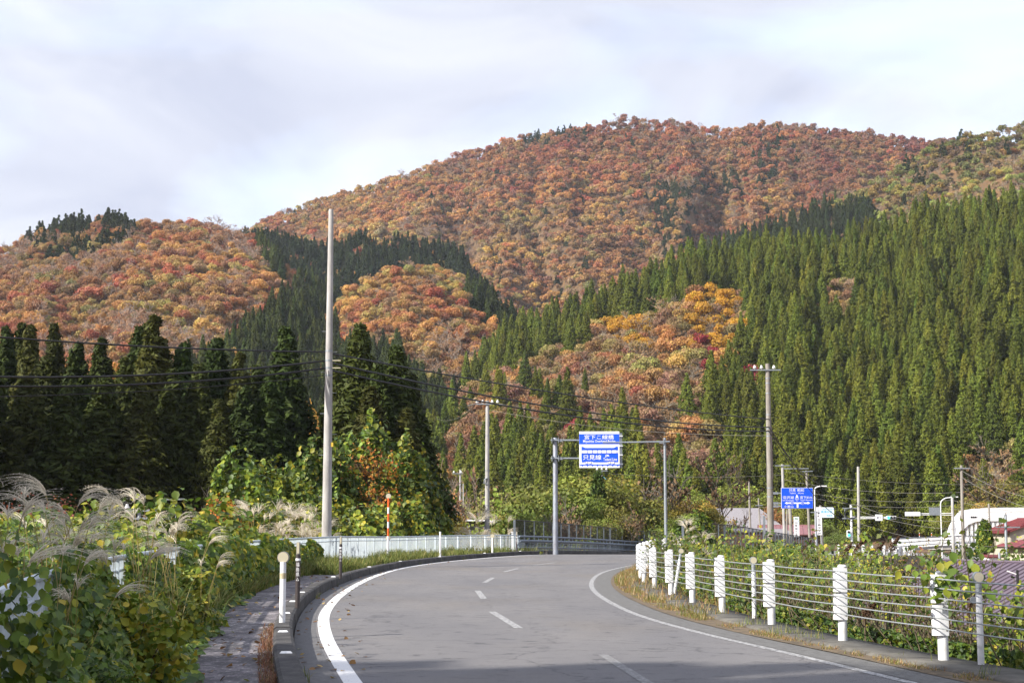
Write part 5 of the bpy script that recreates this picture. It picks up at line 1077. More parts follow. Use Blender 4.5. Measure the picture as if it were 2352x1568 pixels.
# the tall pole beside the fence
tp_ = A(759.5, 481, 62); bs = A(748.5, 1300, 62); gz = float(near_z(bs.x, 62)); x62 = A(750, 1240, 62).x
P1 = pole(x62, 62, gz, tp_.z, .205, .098, 'tallest bare concrete pole standing behind the picket fence', bands=(A(0, 806, 62).z, A(0, 828, 62).z, A(0, 845, 62).z, A(0, 862, 62).z), steps=(A(0, 1140, 62).z, A(0, 740, 62).z))
mb = MB(); mb.box((.175, -.10, A(0, 1021, 62).z - gz), (.10, .02, .17)); M['yellow'] = mat('yellow_plate', (.60, .42, .05), .6); mb.build('yellow_plate', M['yellow'], P1)
for v_ in (828, 845): mb = MB(); mb.box((.30, -.05, A(0, v_, 62).z - gz), (.34, .06, .035)); mb.build('wire_bracket', M['reflector'], P1)
mb = MB(); mb.tube([(.0, -.16, A(0, 852, 62).z - gz), (.03, -.2, A(0, 875, 62).z - gz), (.06, -.18, A(0, 890, 62).z - gz)], .012, 6); mb.build('hanging_lead', M['black'], P1)
# pole with cluster of insulators
x = A(1119, 1230, 115).x; gz = float(near_z(x, 115)); P2 = pole(x, 115, gz, A(0, 920, 115).z, .21, .13, 'concrete pole with dark insulator clusters behind the fence end', bands=(A(0, 1000, 115).z, A(0, 1080, 115).z, A(0, 1160, 115).z))
z = A(0, 928, 115).z - gz; crossarm(P2, z, 1.7, (-.75, -.35, .35, .75))
for s in (-1, 1):
    for k in (.55, .95): mb = MB(); mb.tube([(s * .85, -.16, z), (s * (.85 + k * .6), -.3 - k * .2, z - .16 * k)], .05, 8); mb.build('strain_insulator', M['refrim'], P2)
mb = MB(); mb.tube([(.0, -.2, A(0, 1097, 115).z - gz), (-.2, -.22, A(0, 1101, 115).z - gz), (-.22, -.22, A(0, 1110, 115).z - gz), (.0, -.2, A(0, 1112, 115).z - gz)], .05, 8); mb.build('cable_clamp', M['steel'], P2)
# pole with white insulators at the bend's right
x = A(1770.5, 1235, 100).x; gz = float(near_z(x, 100)); P3 = pole(x, 100, gz, A(0, 835, 100).z, .23, .135, 'weathered pole topped by a crossarm with white insulators', m='pole_old', bands=[A(0, v_, 100).z for v_ in (869, 880, 903, 952, 984, 992, 1001, 1120, 1140)])
z = A(0, 850, 100).z - gz; crossarm(P3, z, 1.95, (-.85, -.42, .38), off=-.18)
mb = MB(); mb.tube([(.13, -.20, A(0, 980, 100).z - gz), (.15, -.22, A(0, 1100, 100).z - gz)], .055, 8); mb.build('dark_conduit', M['dark'], P3, True)
mb = MB(); mb.box((-.42, -.1, A(0, 1228, 100).z - gz), (.14, .06, 2.4)); mb.build('side_plate', M['steel'], P3)
# smaller poles, some thin and far
def far_pole(ut, vt, ub, vb, y, rpx, lab, m='pole_old', arm=None, name='utility_pole', cat='utility pole', zmin=None, ins=()):
    x = A(ub, vb, y).x; xt = A(ut, vt, y).x; zb = A(0, vb, y).z if zmin is None else zmin; zt = A(0, vt, y).z; r = rpx / 2 / F * y
    t = pole(x, y, zb, zt, r * 1.12, r * .85, lab, m=m, name=name, cat=cat, lean=(math.atan2(xt - x, zt - zb), 0))
    if arm: 
        for (va, w, o_) in arm: crossarm(t, A(0, va, y).z - zb, w, ins, d=.09, off=o_)
    return t
far_pole(1057, 1078, 1059, 1225, 175, 5, 'thin white pole with small crossarm among leafless trees', 'pole', arm=[(1087, 1.2, -.3)], ins=(-.7, .1), zmin=-6)
far_pole(1064, 1110, 1067, 1225, 178, 3, 'thin leaning prop pole beside the thin white pole', 'pole', zmin=-6)
far_pole(1382, 1078, 1384, 1240, 150, 4.5, 'thin white pole behind the hanging sign board', 'pole', arm=[(1081, 1.1, 0)], ins=(-.45, 0, .45), zmin=-5)
far_pole(1720, 1104, 1724, 1190, 185, 5, 'bare dark pole beyond the grey roofed house', 'pole_old', zmin=-4)
far_pole(1742, 1143, 1749, 1200, 180, 4, 'short pole with small fittings right of the grey roof', 'pole_old', zmin=-4, arm=[(1160, .8, 0)])
far_pole(1797, 1066, 1803, 1262, 152, 7, 'grey pole with lamp arm directly left of the blue direction sign', 'pole', arm=[(1069, 1.5, 0), (1076, 2.4, 1.3)], zmin=-3)
far_pole(1852, 1080, 1862, 1262, 170, 6, 'pole rising behind the blue direction sign', 'pole_old', arm=[(1082, 1.3, 0)], zmin=-3)
far_pole(1814, 1165, 1820, 1262, 168, 9, 'thick pole seen below the blue direction sign', 'pole_old', zmin=-3)
far_pole(1808, 1170, 1803, 1232, 166, 4, 'slanting prop of the thick pole below the direction sign', 'pole_old', zmin=-3)
far_pole(1873, 1172, 1877, 1262, 150, 5, 'slim blue-grey steel post under the light blue river sign', 'post_blue', name='steel_post', cat='post', zmin=-3)
far_pole(1884, 1160, 1890, 1262, 175, 7, 'weathered pole beside the tall white school banner', 'pole_old', zmin=-3)
far_pole(1971, 1071, 1972.5, 1310, 140, 7, 'plain bare pole right of the traffic signal arm', 'pole', zmin=-5.2)
far_pole(2208, 1068, 2212, 1296, 118, 7.5, 'tall pole standing above the purple-brown roof', 'pole_old', arm=[(1075, 1.2, 0)], zmin=-5.2)
far_pole(2187, 1140, 2190, 1268, 160, 7, 'concrete pole holding the long white lamp arm', 'pole', zmin=-2.2)
far_pole(2271, 1156, 2273, 1240, 185, 5, 'pole in front of the white arch of the bridge', 'pole_old', zmin=-2.2)
far_pole(2309, 1180, 2311, 1290, 112, 7, 'galvanised pole beside the red roofed house', 'steel', arm=[(1210, 1.7, .1)], zmin=-5.2)
far_pole(2295, 1268, 2297, 1290, 111, 6.5, 'short stub post by the small red topped shed', 'steel', zmin=-5.2, name='stub_post', cat='post')
far_pole(2163 + 24, 1262, 2189, 1275, 150, 4, 'small post at the river bridge approach', 'steel', zmin=-3, name='steel_post', cat='post')
far_pole(320, 1168, 325, 1210, 70, 9, 'pole top with transformer fittings among the kudzu', 'steel', arm=[(1172, 1.4, .1), (1190, 1.3, .4)], ins=(-.5,), zmin=-5)
far_pole(405, 1143, 406, 1165, 96, 4, 'distant pole top before the dark cedars', 'steel', arm=[(1146, 1.1, 0)], zmin=-5)

# ================================================================ wires
def wire(pts, sag, r, name, lab, cat='wire', m='black', grp=None, seg=14):
    P_ = [pts[0]]
    for a, b in zip(pts[:-1], pts[1:]):
        a = Vector(a); b = Vector(b)
        for k in range(1, seg + 1): f = k / seg; P_.append(a.lerp(b, f) + Vector((0, 0, -4 * sag * f * (1 - f))))
    mb = MB(); o_ = Vector(P_[0]); mb.tube([Vector(p) - o_ for p in P_], r, 5); ob = mb.build(name, M[m], None, True, loc=o_); tag(ob, lab, cat, grp); return ob
WG = 'overhead wires'
xr = x62 + .2; xl = x62 - .2
wire([A(-700, 705, 48), A(742, 808, 62), A(1769, 963, 100)], .30, .034, 'overhead_wire', 'top black overhead wire held by the tall pole', grp=WG)
wire([A(-700, 822, 48), A(742, 829, 62), A(1769, 981, 100)], .62, .040, 'overhead_wire', 'middle thick black overhead wire held by the tall pole', grp=WG)
wire([A(-700, 843, 48), A(742, 846, 62), A(1769, 990, 100)], .66, .040, 'overhead_wire', 'lower thick black overhead wire held by the tall pole', grp=WG)
wire([A(-700, 900, 48), A(742, 862, 62)], .45, .018, 'overhead_wire', 'thin lowest wire reaching the tall pole from the forest side', grp=WG)
wire([A(1773, 990, 100), A(1890, 1140, 128), A(1985, 1210, 150)], .35, .034, 'overhead_wire', 'black wire dropping from the weathered pole toward the traffic signal', grp=WG)
wire([A(1773, 996, 100), A(1880, 1110, 125), A(1970, 1160, 140)], .45, .032, 'overhead_wire', 'sagging black wire dropping from the weathered pole to the plain pole', grp=WG)
wire([A(1773, 1003, 100), A(1900, 1168, 130), A(2010, 1235, 160)], .3, .030, 'overhead_wire', 'lowest black wire dropping from the weathered pole', grp=WG)
for k, (a, b, s, r) in enumerate([((1000, 960, 115), (1085, 935, 115), .5, .01), ((1119, 940, 115), (1769, 1000, 100), .5, .01), ((1388, 1086, 150), (1797, 1090, 152), .3, .012), ((1797, 1083, 152), (2352, 1110, 150), .5, .012), ((1797, 1100, 152), (2208, 1130, 118), .5, .012), ((1852, 1130, 170), (2187, 1148, 160), .5, .014), ((1852, 1140, 170), (2187, 1160, 160), .6, .014), ((2187, 1148, 160), (2500, 1175, 140), .5, .014), ((2187, 1168, 160), (2500, 1160, 140), .5, .014), ((2208, 1080, 118), (2500, 1160, 90), .6, .014), ((2208, 1095, 118), (2500, 1190, 90), .6, .014), ((1971, 1160, 140), (2208, 1195, 118), .5, .014), ((1971, 1172, 140), (2309, 1215, 112), .6, .014), ((1742, 1163, 180), (1797, 1155, 152), .2, .012), ((2271, 1160, 185), (2500, 1200, 150), .4, .012), ((1971, 1200, 140), (2309, 1255, 112), .5, .012)]):
    wire([A(*a), A(*b)], s, r, 'village_wire', 'thin wire strung between the village poles', grp='thin village wires', m='refrim')
wire([A(1384, 1093, 150), A(1475, 1165, 150)], .1, .03, 'guy_wire', 'light blue sleeved guy wire slanting from the thin white pole', cat='guy wire', m='cyan')
wire([A(1116, 1106, 115), A(1060, 1195, 112)], 0, .012, 'guy_wire', 'dark guy wire slanting from the insulator pole', cat='guy wire')

# ================================================================ overbridge sign on its post
Y1 = 94.5; gx = A(1276, 1271, Y1).x
G1 = empty('gantry_post', (gx, Y1, -.05), label='thick blue-grey steel post with two arms at the overbridge', cat='sign post'); zt = A(0, 1005, Y1).z + .05
mb = MB(); mb.tube([(0, 0, 0), (0, 0, zt - .05), (0, 0, zt)], [.16, .135, .12], 20); mb.build('post', M['post_blue'], G1, True)
sx0 = A(1329.5, 1000, Y1).x - gx
for v_ in (1011, 1052.5):
    z = A(0, v_, Y1).z + .05; mb = MB(); mb.tube([(-.28, -.16, z), (sx0 + 1.2, -.16, z)], .055, 12); mb.build('arm', M['steel'], G1, True)
    mb = MB(); 
    for s in (-1, 1): mb.box((s * .20, -.12, z), (.03, .34, .34)); 
    mb.box((.30, -.17, z), (.26, .14, .16)); mb.build('clamp', M['steel'], G1)
k = 2.41 / 718.0; SY = -.30
B1 = empty('overbridge_sign', (A(1375.7, 1000, Y1).x, Y1 + SY, A(0, 1073.6, Y1 - .3).z), rz=R(-3), label='white and blue sign board with a train pictogram and bridge name', cat='road sign'); B1.rotation_euler.y = R(0)
def sx(c): return (c - 741) * k
def sz(c): return (760 - c) * k
mb = MB(); mb.box((sx(741), .03, sz(436)), (718 * k, .04, 650 * k)); mb.build('board', M['signwhite'], B1)
mb = MB(); mb.box((sx(741), .002, sz(248)), (716 * k, .006, 182 * k)); mb.build('title_panel', M['blue'], B1)
mb = MB(); put_text(mb, '宮下こ線橋', sx(738), -.004, sz(212), w=528 * k, h=80 * k, bold=.004); put_text(mb, 'Miyashita Overhead Bridge', sx(740), -.004, sz(292), w=576 * k, h=62 * k, bold=.004)
put_text(mb, '只見線', sx(612), -.012, sz(574), w=328 * k, h=92 * k, bold=.004); put_text(mb, 'JR', sx(882), -.012, sz(550), w=84 * k, h=48 * k, bold=.02); put_text(mb, 'Tadami Line', sx(932), -.012, sz(610), w=244 * k, h=50 * k, bold=.004); mb.build('lettering', M['signwhite'], B1)
mb = MB(); T_ = [(420, 384), (448, 386), (490, 405), (1000, 405), (1045, 384), (1070, 380), (1070, 400), (1074, 410), (1076, 660), (1015, 662), (1000, 648), (908, 648), (868, 662), (632, 662), (600, 648), (490, 648), (470, 662), (425, 662), (420, 600), (422, 410)]
mb.prism([(sx(a), sz(b)) for a, b in T_], -.004, .004); mb.build('train_pictogram', M['blue'], B1)
mb = MB()
for (a, b) in [(425, 440), (445, 524), (534, 612), (625, 702), (713, 778), (788, 866), (880, 956), (968, 1045), (1053, 1068)]: mb.box((sx((a + b) / 2), -.007, sz(474)), ((b - a) * k, .006, 50 * k))
mb.build('train_windows', M['signwhite'], B1)
mb = MB(); mb.box((sx(746), -.007, sz(435)), (650 * k, .004, 6 * k)); mb.box((sx(746), -.007, sz(508)), (650 * k, .004, 6 * k))
for a in (510, 577, 921, 989): mb.tube([(sx(a), -.008, sz(670)), (sx(a), .0, sz(670))], 26 * k, 24)
mb.build('train_outlines', M['navy'], B1)
mb = MB()
for a in (510, 577, 921, 989): mb.tube([(sx(a), -.012, sz(670)), (sx(a), -.004, sz(670))], 20 * k, 24)
mb.build('wheels', M['signwhite'], B1, True)
mb = MB(); mb.box((sx(750), .004, sz(707)), (718 * k, .012, 20 * k))
for j in range(8): mb.box((sx(436 + 90 * j), .003, sz(724)), (26 * k, .014, 18 * k))
mb.build('track', M['blue'], B1)
# second sign, facing the other way, right behind
B2 = empty('rear_facing_sign', (A(1383, 1000, Y1 + .5).x + .12, Y1 + .75, A(0, 1074, Y1 + .5).z), rz=R(12), label='back of a second sign board behind the train sign', cat='road sign'); mb = MB(); mb.box((0, 0, 1.08), (2.3, .04, 2.12)); mb.build('board', M['steel'], B2)
mb = MB(); 
for q in (.25, .8, 1.35, 1.95): mb.box((0, -.05, q), (2.34, .05, .07))
mb.build('back_rails', M['signwhite'], B2)
Y2 = 88.0; g2 = A(1529.5, 1238, Y2).x; G2 = empty('gantry_post', (g2, Y2, float(near_z(g2, Y2))), label='slender galvanised post whose arm reaches across the train sign', cat='sign post'); zb = float(near_z(g2, Y2)); zt = A(0, 1005, Y2).z - zb
mb = MB(); mb.tube([(0, 0, 0), (0, 0, zt)], [.095, .075], 16); mb.build('post', M['steel'], G2, True)
z = A(0, 1015, Y2).z - zb; xa = A(1384, 1015, Y2).x - g2; mb = MB(); mb.tube([(xa, -.1, z - .03), (.27, -.1, z + .02)], [.045, .05], 12); mb.build('arm', M['steel'], G2, True)
mb = MB(); mb.box((-.2, -.08, z), (.24, .12, .14)); mb.box((-.06, 0, z), (.04, .3, .3)); mb.build('clamp', M['steel'], G2)

# ================================================================ bridge railing and screens
rail = empty('bridge_railing', (.5, 96.2, 0), label='blue-grey tubular railing along the overbridge sidewalk', cat='railing'); ro = Vector(rail.location)
rl = curve([(.45, 96.2), (3.3, 104.5), (7.9, 119), (17.3, 149), (26, 176)]); rp = along(rl, 96.2, 150, 1.9)
def lz(p, z): return Vector((p[0], p[1], float(roadZ(p[1])) * 1.0 + z)) - ro
for z, r, nm in ((1.10, .055, 'top_rail'), (.82, .085, 'middle_beam'), (.42, .045, 'lower_rail')):
    mb = MB(); mb.tube([lz(p, z) for p in rp], r, 12); mb.build(nm, M['steel_blue'], rail, True)
for i, p in enumerate(rp):
    mb = MB(); q = lz(p, 0); mb.tube([q + Vector((-.10, .1, .15)), q + Vector((-.12, .12, .5)), q + Vector((.0, .06, .80)), q + Vector((0, 0, 1.08))], [.035, .035, .03, .025], 8); mb.build('bracket', M['steel_blue'], rail, True)
mb = MB()
for a, b in zip(rp[:-1], rp[1:]):
    for j in range(12): f = (j + .5) / 12; p = (a[0] + (b[0] - a[0]) * f - .12, a[1] + (b[1] - a[1]) * f + .05); q = lz(p, 0); mb.box((q.x, q.y, q.z + .5), (.02, .02, .6))
mb.build('baluster_panel', M['steel_blue'], rail)
M['mesh_dark'] = bpy.data.materials.new('dark_screen_mesh'); M['mesh_dark'].use_nodes = True; _t = M['mesh_dark'].node_tree; _b = _t.nodes['Principled BSDF']; _b.inputs['Base Color'].default_value = (.03, .026, .026, 1); _b.inputs['Roughness'].default_value = .8
_c = _t.nodes.new('ShaderNodeTexCoord'); _s = _t.nodes.new('ShaderNodeVectorMath'); _s.operation = 'FRACTION'; _m = _t.nodes.new('ShaderNodeVectorMath'); _m.operation = 'SCALE'; _m.inputs['Scale'].default_value = 18.0; _t.links.new(_c.outputs['Object'], _m.inputs[0]); _t.links.new(_m.outputs[0], _s.inputs[0])
_x = _t.nodes.new('ShaderNodeSeparateXYZ'); _t.links.new(_s.outputs[0], _x.inputs[0]); _g1 = _t.nodes.new('ShaderNodeMath'); _g1.operation = 'LESS_THAN'; _g1.inputs[1].default_value = .30; _t.links.new(_x.outputs['Z'], _g1.inputs[0]); _g2 = _t.nodes.new('ShaderNodeMath'); _g2.operation = 'LESS_THAN'; _g2.inputs[1].default_value = .30; _t.links.new(_x.outputs['Y'], _g2.inputs[0]); _g3 = _t.nodes.new('ShaderNodeMath'); _g3.operation = 'MAXIMUM'; _t.links.new(_g1.outputs[0], _g3.inputs[0]); _t.links.new(_g2.outputs[0], _g3.inputs[1]); _t.links.new(_g3.outputs[0], _b.inputs['Alpha'])
M['screen_post'] = mat('screen_post_steel', (.20, .23, .26), .5, metal=.3, color2=(.13, .15, .17), vscale=4)
def screen(fx, y0, y1, h0, h1, lab, step=1.95, base=-.5, basez=None):
    pts = along(fx, y0, y1, step); o = empty('debris_screen', (pts[0][0], pts[0][1], 0), label=lab, cat='screen fence'); ro = Vector(o.location); n = len(pts) - 1
    def zt(i): return float(roadZ(pts[i][1])) + h0 + (h1 - h0) * i / n
    for i, p in enumerate(pts):
        zz = zt(i); w = .14 if i % 6 == 0 else .075; mb = MB(); mb.box((p[0] - ro.x, p[1] - ro.y, (zz + base) / 2), (w, .08, zz - base)); mb.build('post', M['screen_post'], o)
    mb = MB(); 
    for i in range(n): mb.tube([Vector((pts[i][0], pts[i][1], zt(i))) - ro, Vector((pts[i + 1][0], pts[i + 1][1], zt(i + 1))) - ro], .03, 6); mb.tube([Vector((pts[i][0], pts[i][1], zt(i) - 1.0)) - ro, Vector((pts[i + 1][0], pts[i + 1][1], zt(i + 1) - 1.0)) - ro], .02, 6)
    mb.build('frame_rails', M['dark'], o)
    for i in range(n):
        a = pts[i]; b = pts[i + 1]; vs = [Vector((a[0], a[1] + .02, -.1 + float(roadZ(a[1])))) - ro, Vector((b[0], b[1] + .02, -.1 + float(roadZ(b[1])))) - ro, Vector((b[0], b[1] + .02, zt(i + 1))) - ro, Vector((a[0], a[1] + .02, zt(i))) - ro]; mb = MB(); mb.add(vs, [(0, 1, 2, 3)]); mb.build('mesh_panel', M['mesh_dark'], o)
    return o
screen(curve([(.15, 97.2), (3.0, 105.5), (7.6, 120), (17, 150), (26, 180)]), 97.2, 150, 2.10, 2.0, 'dark mesh debris screen with grey posts behind the bridge railing')
screen(curve([(10.3, 95), (15.0, 108), (22, 131), (29.4, 155), (36, 180)]), 95, 160, 2.0, 1.9, 'dark mesh debris screen on the far side of the overbridge partly covered by vines', base=-1.2)
mb = MB(); c = curve([(10.6, 96), (15.3, 109), (22.3, 132), (29.7, 156)]); pts = along(c, 100, 150, 2)
for a, b in zip(pts[:-1], pts[1:]): mb.add([(a[0], a[1], -2.2), (b[0], b[1], -3.2), (b[0], b[1], -.75 + float(roadZ(b[1]))), (a[0], a[1], .3 + float(roadZ(a[1])) * .5)], [(0, 1, 2, 3)])
M['panel_blue'] = mat('blue_grey_panel', (.20, .23, .30), .6, var=.2); o = mb.build('side_panel', M['panel_blue']); tag(o, 'blue-grey corrugated side panel below the vine covered screen', 'panel')
# vines over the second screen's start
mound(A(1590, 1230, 97).x, 97, 1.7, 1.2, -1.0, A(0, 1192, 97).z, 2600, .22, [4, 3, 2, 1, 4, .3, 1], 'dark green vine heap hanging over the start of the mesh screen', 31, 'vine_heap')

# ================================================================ blue direction sign and the other signs of the junction
Y3 = 150.0; k3 = 3.04 / 660.0; S3 = empty('direction_sign', (A(1831, 1150, Y3).x, Y3, A(0, 1166.9, Y3).z), rz=R(2), label='blue road direction sign with white arrows and place names', cat='road sign')
def s3x(c): return (c - 733) * k3
def s3z(c): return (690 - c) * k3
mb = MB(); mb.box((0, .03, s3z(478)), (664 * k3, .04, 430 * k3)); mb.build('board', M['signwhite'], S3)
mb = MB(); mb.box((0, .0, s3z(478)), (648 * k3, .02, 416 * k3)); mb.build('face', M['blue'], S3)
mb = MB(); put_text(mb, '只見', s3x(636), -.016, s3z(316), w=136 * k3, h=64 * k3, bold=.004); put_text(mb, '昭和', s3x(810), -.016, s3z(314), w=138 * k3, h=64 * k3, bold=.004)
put_text(mb, 'Tadami', s3x(642), -.016, s3z(376), w=128 * k3, h=28 * k3, bold=.004); put_text(mb, 'Showa', s3x(812), -.016, s3z(375), w=120 * k3, h=28 * k3, bold=.004)
put_text(mb, '沼沢湖', s3x(545), -.016, s3z(466), w=230 * k3, h=62 * k3, bold=.004); put_text(mb, '宮下', s3x(860), -.016, s3z(464), w=130 * k3, h=62 * k3, bold=.004); put_text(mb, '町内', s3x(988), -.016, s3z(466), w=110 * k3, h=50 * k3, bold=.004)
put_text(mb, 'Lake Numazawako', s3x(547), -.016, s3z(524), w=240 * k3, h=26 * k3, bold=.004); put_text(mb, 'Central Miyashita', s3x(921), -.016, s3z(520), w=254 * k3, h=30 * k3, bold=.004)
put_text(mb, '小栗山', s3x(552), -.016, s3z(652), w=196 * k3, h=50 * k3, bold=.004)
mb.prism([(s3x(a), s3z(b)) for a, b in [(727, 398), (762, 462), (742, 462), (742, 480), (712, 480), (712, 462), (698, 462)]], -.018, -.012)
mb.prism([(s3x(a), s3z(b)) for a, b in [(468, 580), (523, 552), (523, 566), (946, 566), (946, 548), (1004, 578), (946, 608), (946, 594), (756, 594), (756, 676), (720, 676), (720, 594), (523, 594), (523, 610)]], -.018, -.012)
mb.build('lettering', M['signwhite'], S3)
mb = MB(); mb.prism([(s3x(a), s3z(b)) for a, b in [(690, 482), (712, 470), (750, 470), (772, 482), (770, 505), (732, 546), (692, 505)]], -.024, -.016)
for c in (625, 843): mb.prism([(s3x(c + a), s3z(578 + b)) for a, b in [(-34, -10), (-20, -32), (20, -32), (34, -10), (34, 10), (20, 32), (-20, 32), (-34, 10)]], -.024, -.016)
mb.build('route_shields', M['signwhite'], S3)
mb = MB(); mb.prism([(s3x(a), s3z(b)) for a, b in [(695, 485), (714, 475), (748, 475), (767, 485), (765, 503), (732, 539), (697, 503)]], -.030, -.022)
for c in (625, 843): mb.prism([(s3x(c + a), s3z(578 + b)) for a, b in [(-29, -8), (-17, -27), (17, -27), (29, -8), (29, 8), (17, 27), (-17, 27), (-29, 8)]], -.030, -.022)
mb.build('shield_faces', M['blue'], S3)
mb = MB(); put_text(mb, '252', s3x(731), -.036, s3z(502), w=54 * k3, h=30 * k3, bold=.004); put_text(mb, '237', s3x(625), -.036, s3z(578), w=46 * k3, h=26 * k3, bold=.004); put_text(mb, '237', s3x(843), -.036, s3z(578), w=46 * k3, h=26 * k3, bold=.004); mb.build('route_numbers', M['signwhite'], S3)
px = A(1775, 1166, Y3).x; pzb = -2.4; S3p = empty('sign_pole', (px, Y3 + .3, pzb), label='post with three short arms carrying the blue direction sign', cat='sign post'); mb = MB(); mb.tube([(0, 0, 0), (0, 0, A(0, 1125, Y3).z - pzb)], .11, 12); mb.build('post', M['steel'], S3p, True)
for v_ in (1132, 1155, 1162): z = A(0, v_, Y3).z - pzb; mb = MB(); mb.tube([(-.2, -.2, z), (A(1800, v_, Y3).x - px + .8, -.2, z)], .055, 10); mb.box((.30, -.2, z), (.5, .12, .22)); mb.build('arm', M['steel'], S3p)
# light blue river sign
Y4 = 158.0; R4 = empty('river_sign', (A(1899, 1175, Y4).x, Y4, A(0, 1188, Y4).z), label='white river sign with light blue characters', cat='road sign'); w4 = 32.5 / F * Y4; h4 = 23.5 / F * Y4; mb = MB(); mb.box((0, 0, h4 / 2), (w4, .05, h4)); M['pale'] = mat('pale_blue_white', (.66, .74, .80), .45); mb.build('board', M['pale'], R4)
mb = MB(); put_text(mb, '一級河川只見川', .05, -.03, h4 * .82, w=w4 * .88, h=h4 * .14, bold=.004); put_text(mb, '高清水橋', -.02, -.03, h4 * .56, w=w4 * .8, h=h4 * .25, bold=.012); put_text(mb, '福島県', w4 * .18, -.03, h4 * .2, w=w4 * .42, h=h4 * .17, bold=.004); mb.build('lettering', M['cyan'], R4)
mb = MB(); mb.tube([(-w4 / 2 - .9, .06, h4 * .5), (-w4 / 2 + .3, .06, h4 * .5)], .05, 8); mb.build('arm', M['steel'], R4)
# tall white school sign
Y5 = 162.0
def vsign(name, ul, ur, vt, vb, y, chars, lab, m='signwhite', col='navy', tilt=0.0, logo=None, cw=.62):
    x = A((ul + ur) / 2, vb, y).x; w = (ur - ul) / F * y; zt = A(0, vt, y).z; zb = A(0, vb, y).z; t = empty(name, (x, y, zb), label=lab, cat='sign'); h = zt - zb; mb = MB(); mb.box((0, 0, h / 2), (w, .12, h)); mb.build('board', M[m], t)
    mb = MB(); n = len(chars); top = h * (.80 if logo else .93)
    for i, ch in enumerate(chars): put_text(mb, ch, 0 if not logo else -w * .1, -.065, top - (i + .5) * top / n, w=w * cw, h=top / n * .72, bold=.012)
    mb.build('lettering', M[col], t); mb = MB(); mb.tube([(w * .4, .1, -(zb + 3)), (w * .4, .1, h * .9)], .05, 8); mb.build('post', M['steel'], t, True); return t, w, h
M['ink'] = mat('dark_ink', (.02, .02, .03), .6)
vsign('school_sign', 1876, 1888, 1164, 1228, Y5, '三島町立三島中学校', 'tall narrow white school sign with black vertical characters', col='ink', cw=.6)
t, w, h = vsign('processing_plant_sign', 1824, 1836, 1186, 1232, 156.0, '山菜加工場', 'white vertical sign with a small green mark on top', col='ink', logo=True, cw=.46)
mb = MB(); mb.box((-w * .08, -.067, h * .90), (w * .52, .02, h * .075)); mb.build('green_mark', M['green'], t)
mb = MB(); mb.prism([(-w * .30, h * .875), (-w * .12, h * .915), (-w * .02, h * .885), (w * .12, h * .925), (w * .06, h * .875)], -.085, -.078); put_text(mb, 'JA', -w * .08, -.088, h * .90, w=w * .3, h=h * .04); mb.build('mark_emblem', M['signwhite'], t)
mb = MB(); 
for i, ch in enumerate('JA会津みどり'): put_text(mb, ch, w * .3, -.066, h * (.78 - i * .07), w=w * .2, h=h * .045)
mb.build('small_lettering', M['cyan'], t)
# red and white car dealer's sign
x = A(1394, 1215, 140).x; y = 140; zt = A(0, 1186, y).z; zb = A(0, 1216, y).z; w = 13.5 / F * y; h = zt - zb; t = empty('dealer_sign', (x, y, zb), label='red and white car dealer sign on a thin pole behind the screen', cat='sign'); mb = MB(); mb.box((0, 0, h / 2), (w, .14, h)); mb.build('board', M['signwhite'], t)
mb = MB(); mb.box((0, -.073, h * .80), (w * .9, .01, h * .34)); mb.build('red_panel', M['red'], t); mb = MB(); mb.box((0, -.073, h * .06), (w * .8, .01, h * .1)); mb.build('red_foot', M['red'], t)
mb = MB(); mb.prism([(w * a, h * b) for a, b in [(-.36, .70), (.02, .70), (.34, .90), (.10, .84), (-.08, .80), (-.12, .86), (-.30, .92), (-.16, .80)]], -.085, -.08); mb.build('emblem', M['signwhite'], t)
mb = MB(); put_text(mb, '電車', -w * .22, -.075, h * .52, w=w * .4, h=h * .09); put_text(mb, '販売', w * .2, -.075, h * .52, w=w * .4, h=h * .09); put_text(mb, 'SE', w * .12, -.075, h * .33, w=w * .5, h=h * .14, bold=.04); mb.build('lettering', M['navy'], t)
mb = MB(); mb.tube([(-w * .62, .1, -2.5), (-w * .62, .1, h + .1)], .07, 8); mb.tube([(-w * .62, .1, h + .05), (w * .5, .1, h + .05)], .03, 6); mb.build('post', M['pole'], t, True)

# traffic signals
def signal_head(parent, x, y, z, n=3, lit=None, horiz=True, s=1.0):
    w = .36 * n * s; mb = MB(); mb.box((x, y, z), (w + .1, .14, .42 * s) if horiz else (.42 * s, .16, w + .1)); o = mb.build('signal_head', M['signwhite'], parent)
    for i in range(n):
        q = (i - (n - 1) / 2) * .38 * s; c = (x + q, y - .07, z) if horiz else (x, y - .08, z - q); mb = MB(); mb.tube([(c[0], c[1], c[2]), (c[0], c[1] - .16, c[2])], .155 * s, 16, cap=True); l_ = mb.build('lens', M['lens_on'] if i == lit else M['black'], o, True)
M['lens_on'] = bpy.data.materials.new('lit_green_lens'); M['lens_on'].use_nodes = True; q = M['lens_on'].node_tree.nodes['Principled BSDF']; q.inputs['Base Color'].default_value = (.02, .5, .42, 1); q.inputs['Emission Color'].default_value = (.05, .9, .75, 1); q.inputs['Emission Strength'].default_value = 1.2
y = 168; x = A(1957, 1262, y).x; zb = -2.2; T1 = empty('traffic_signal', (x, y, zb), label='white signal pole with frame and arm carrying a lit green signal', cat='traffic light'); u2x = lambda u, y=y: A(u, 1190, y).x - x
mb = MB(); mb.tube([(0, 0, 0), (0, 0, A(0, 1158, y).z - zb)], .12, 12); mb.build('pole', M['white'], T1, True); z1 = A(0, 1166.5, y).z - zb; z2 = A(0, 1190, y).z - zb
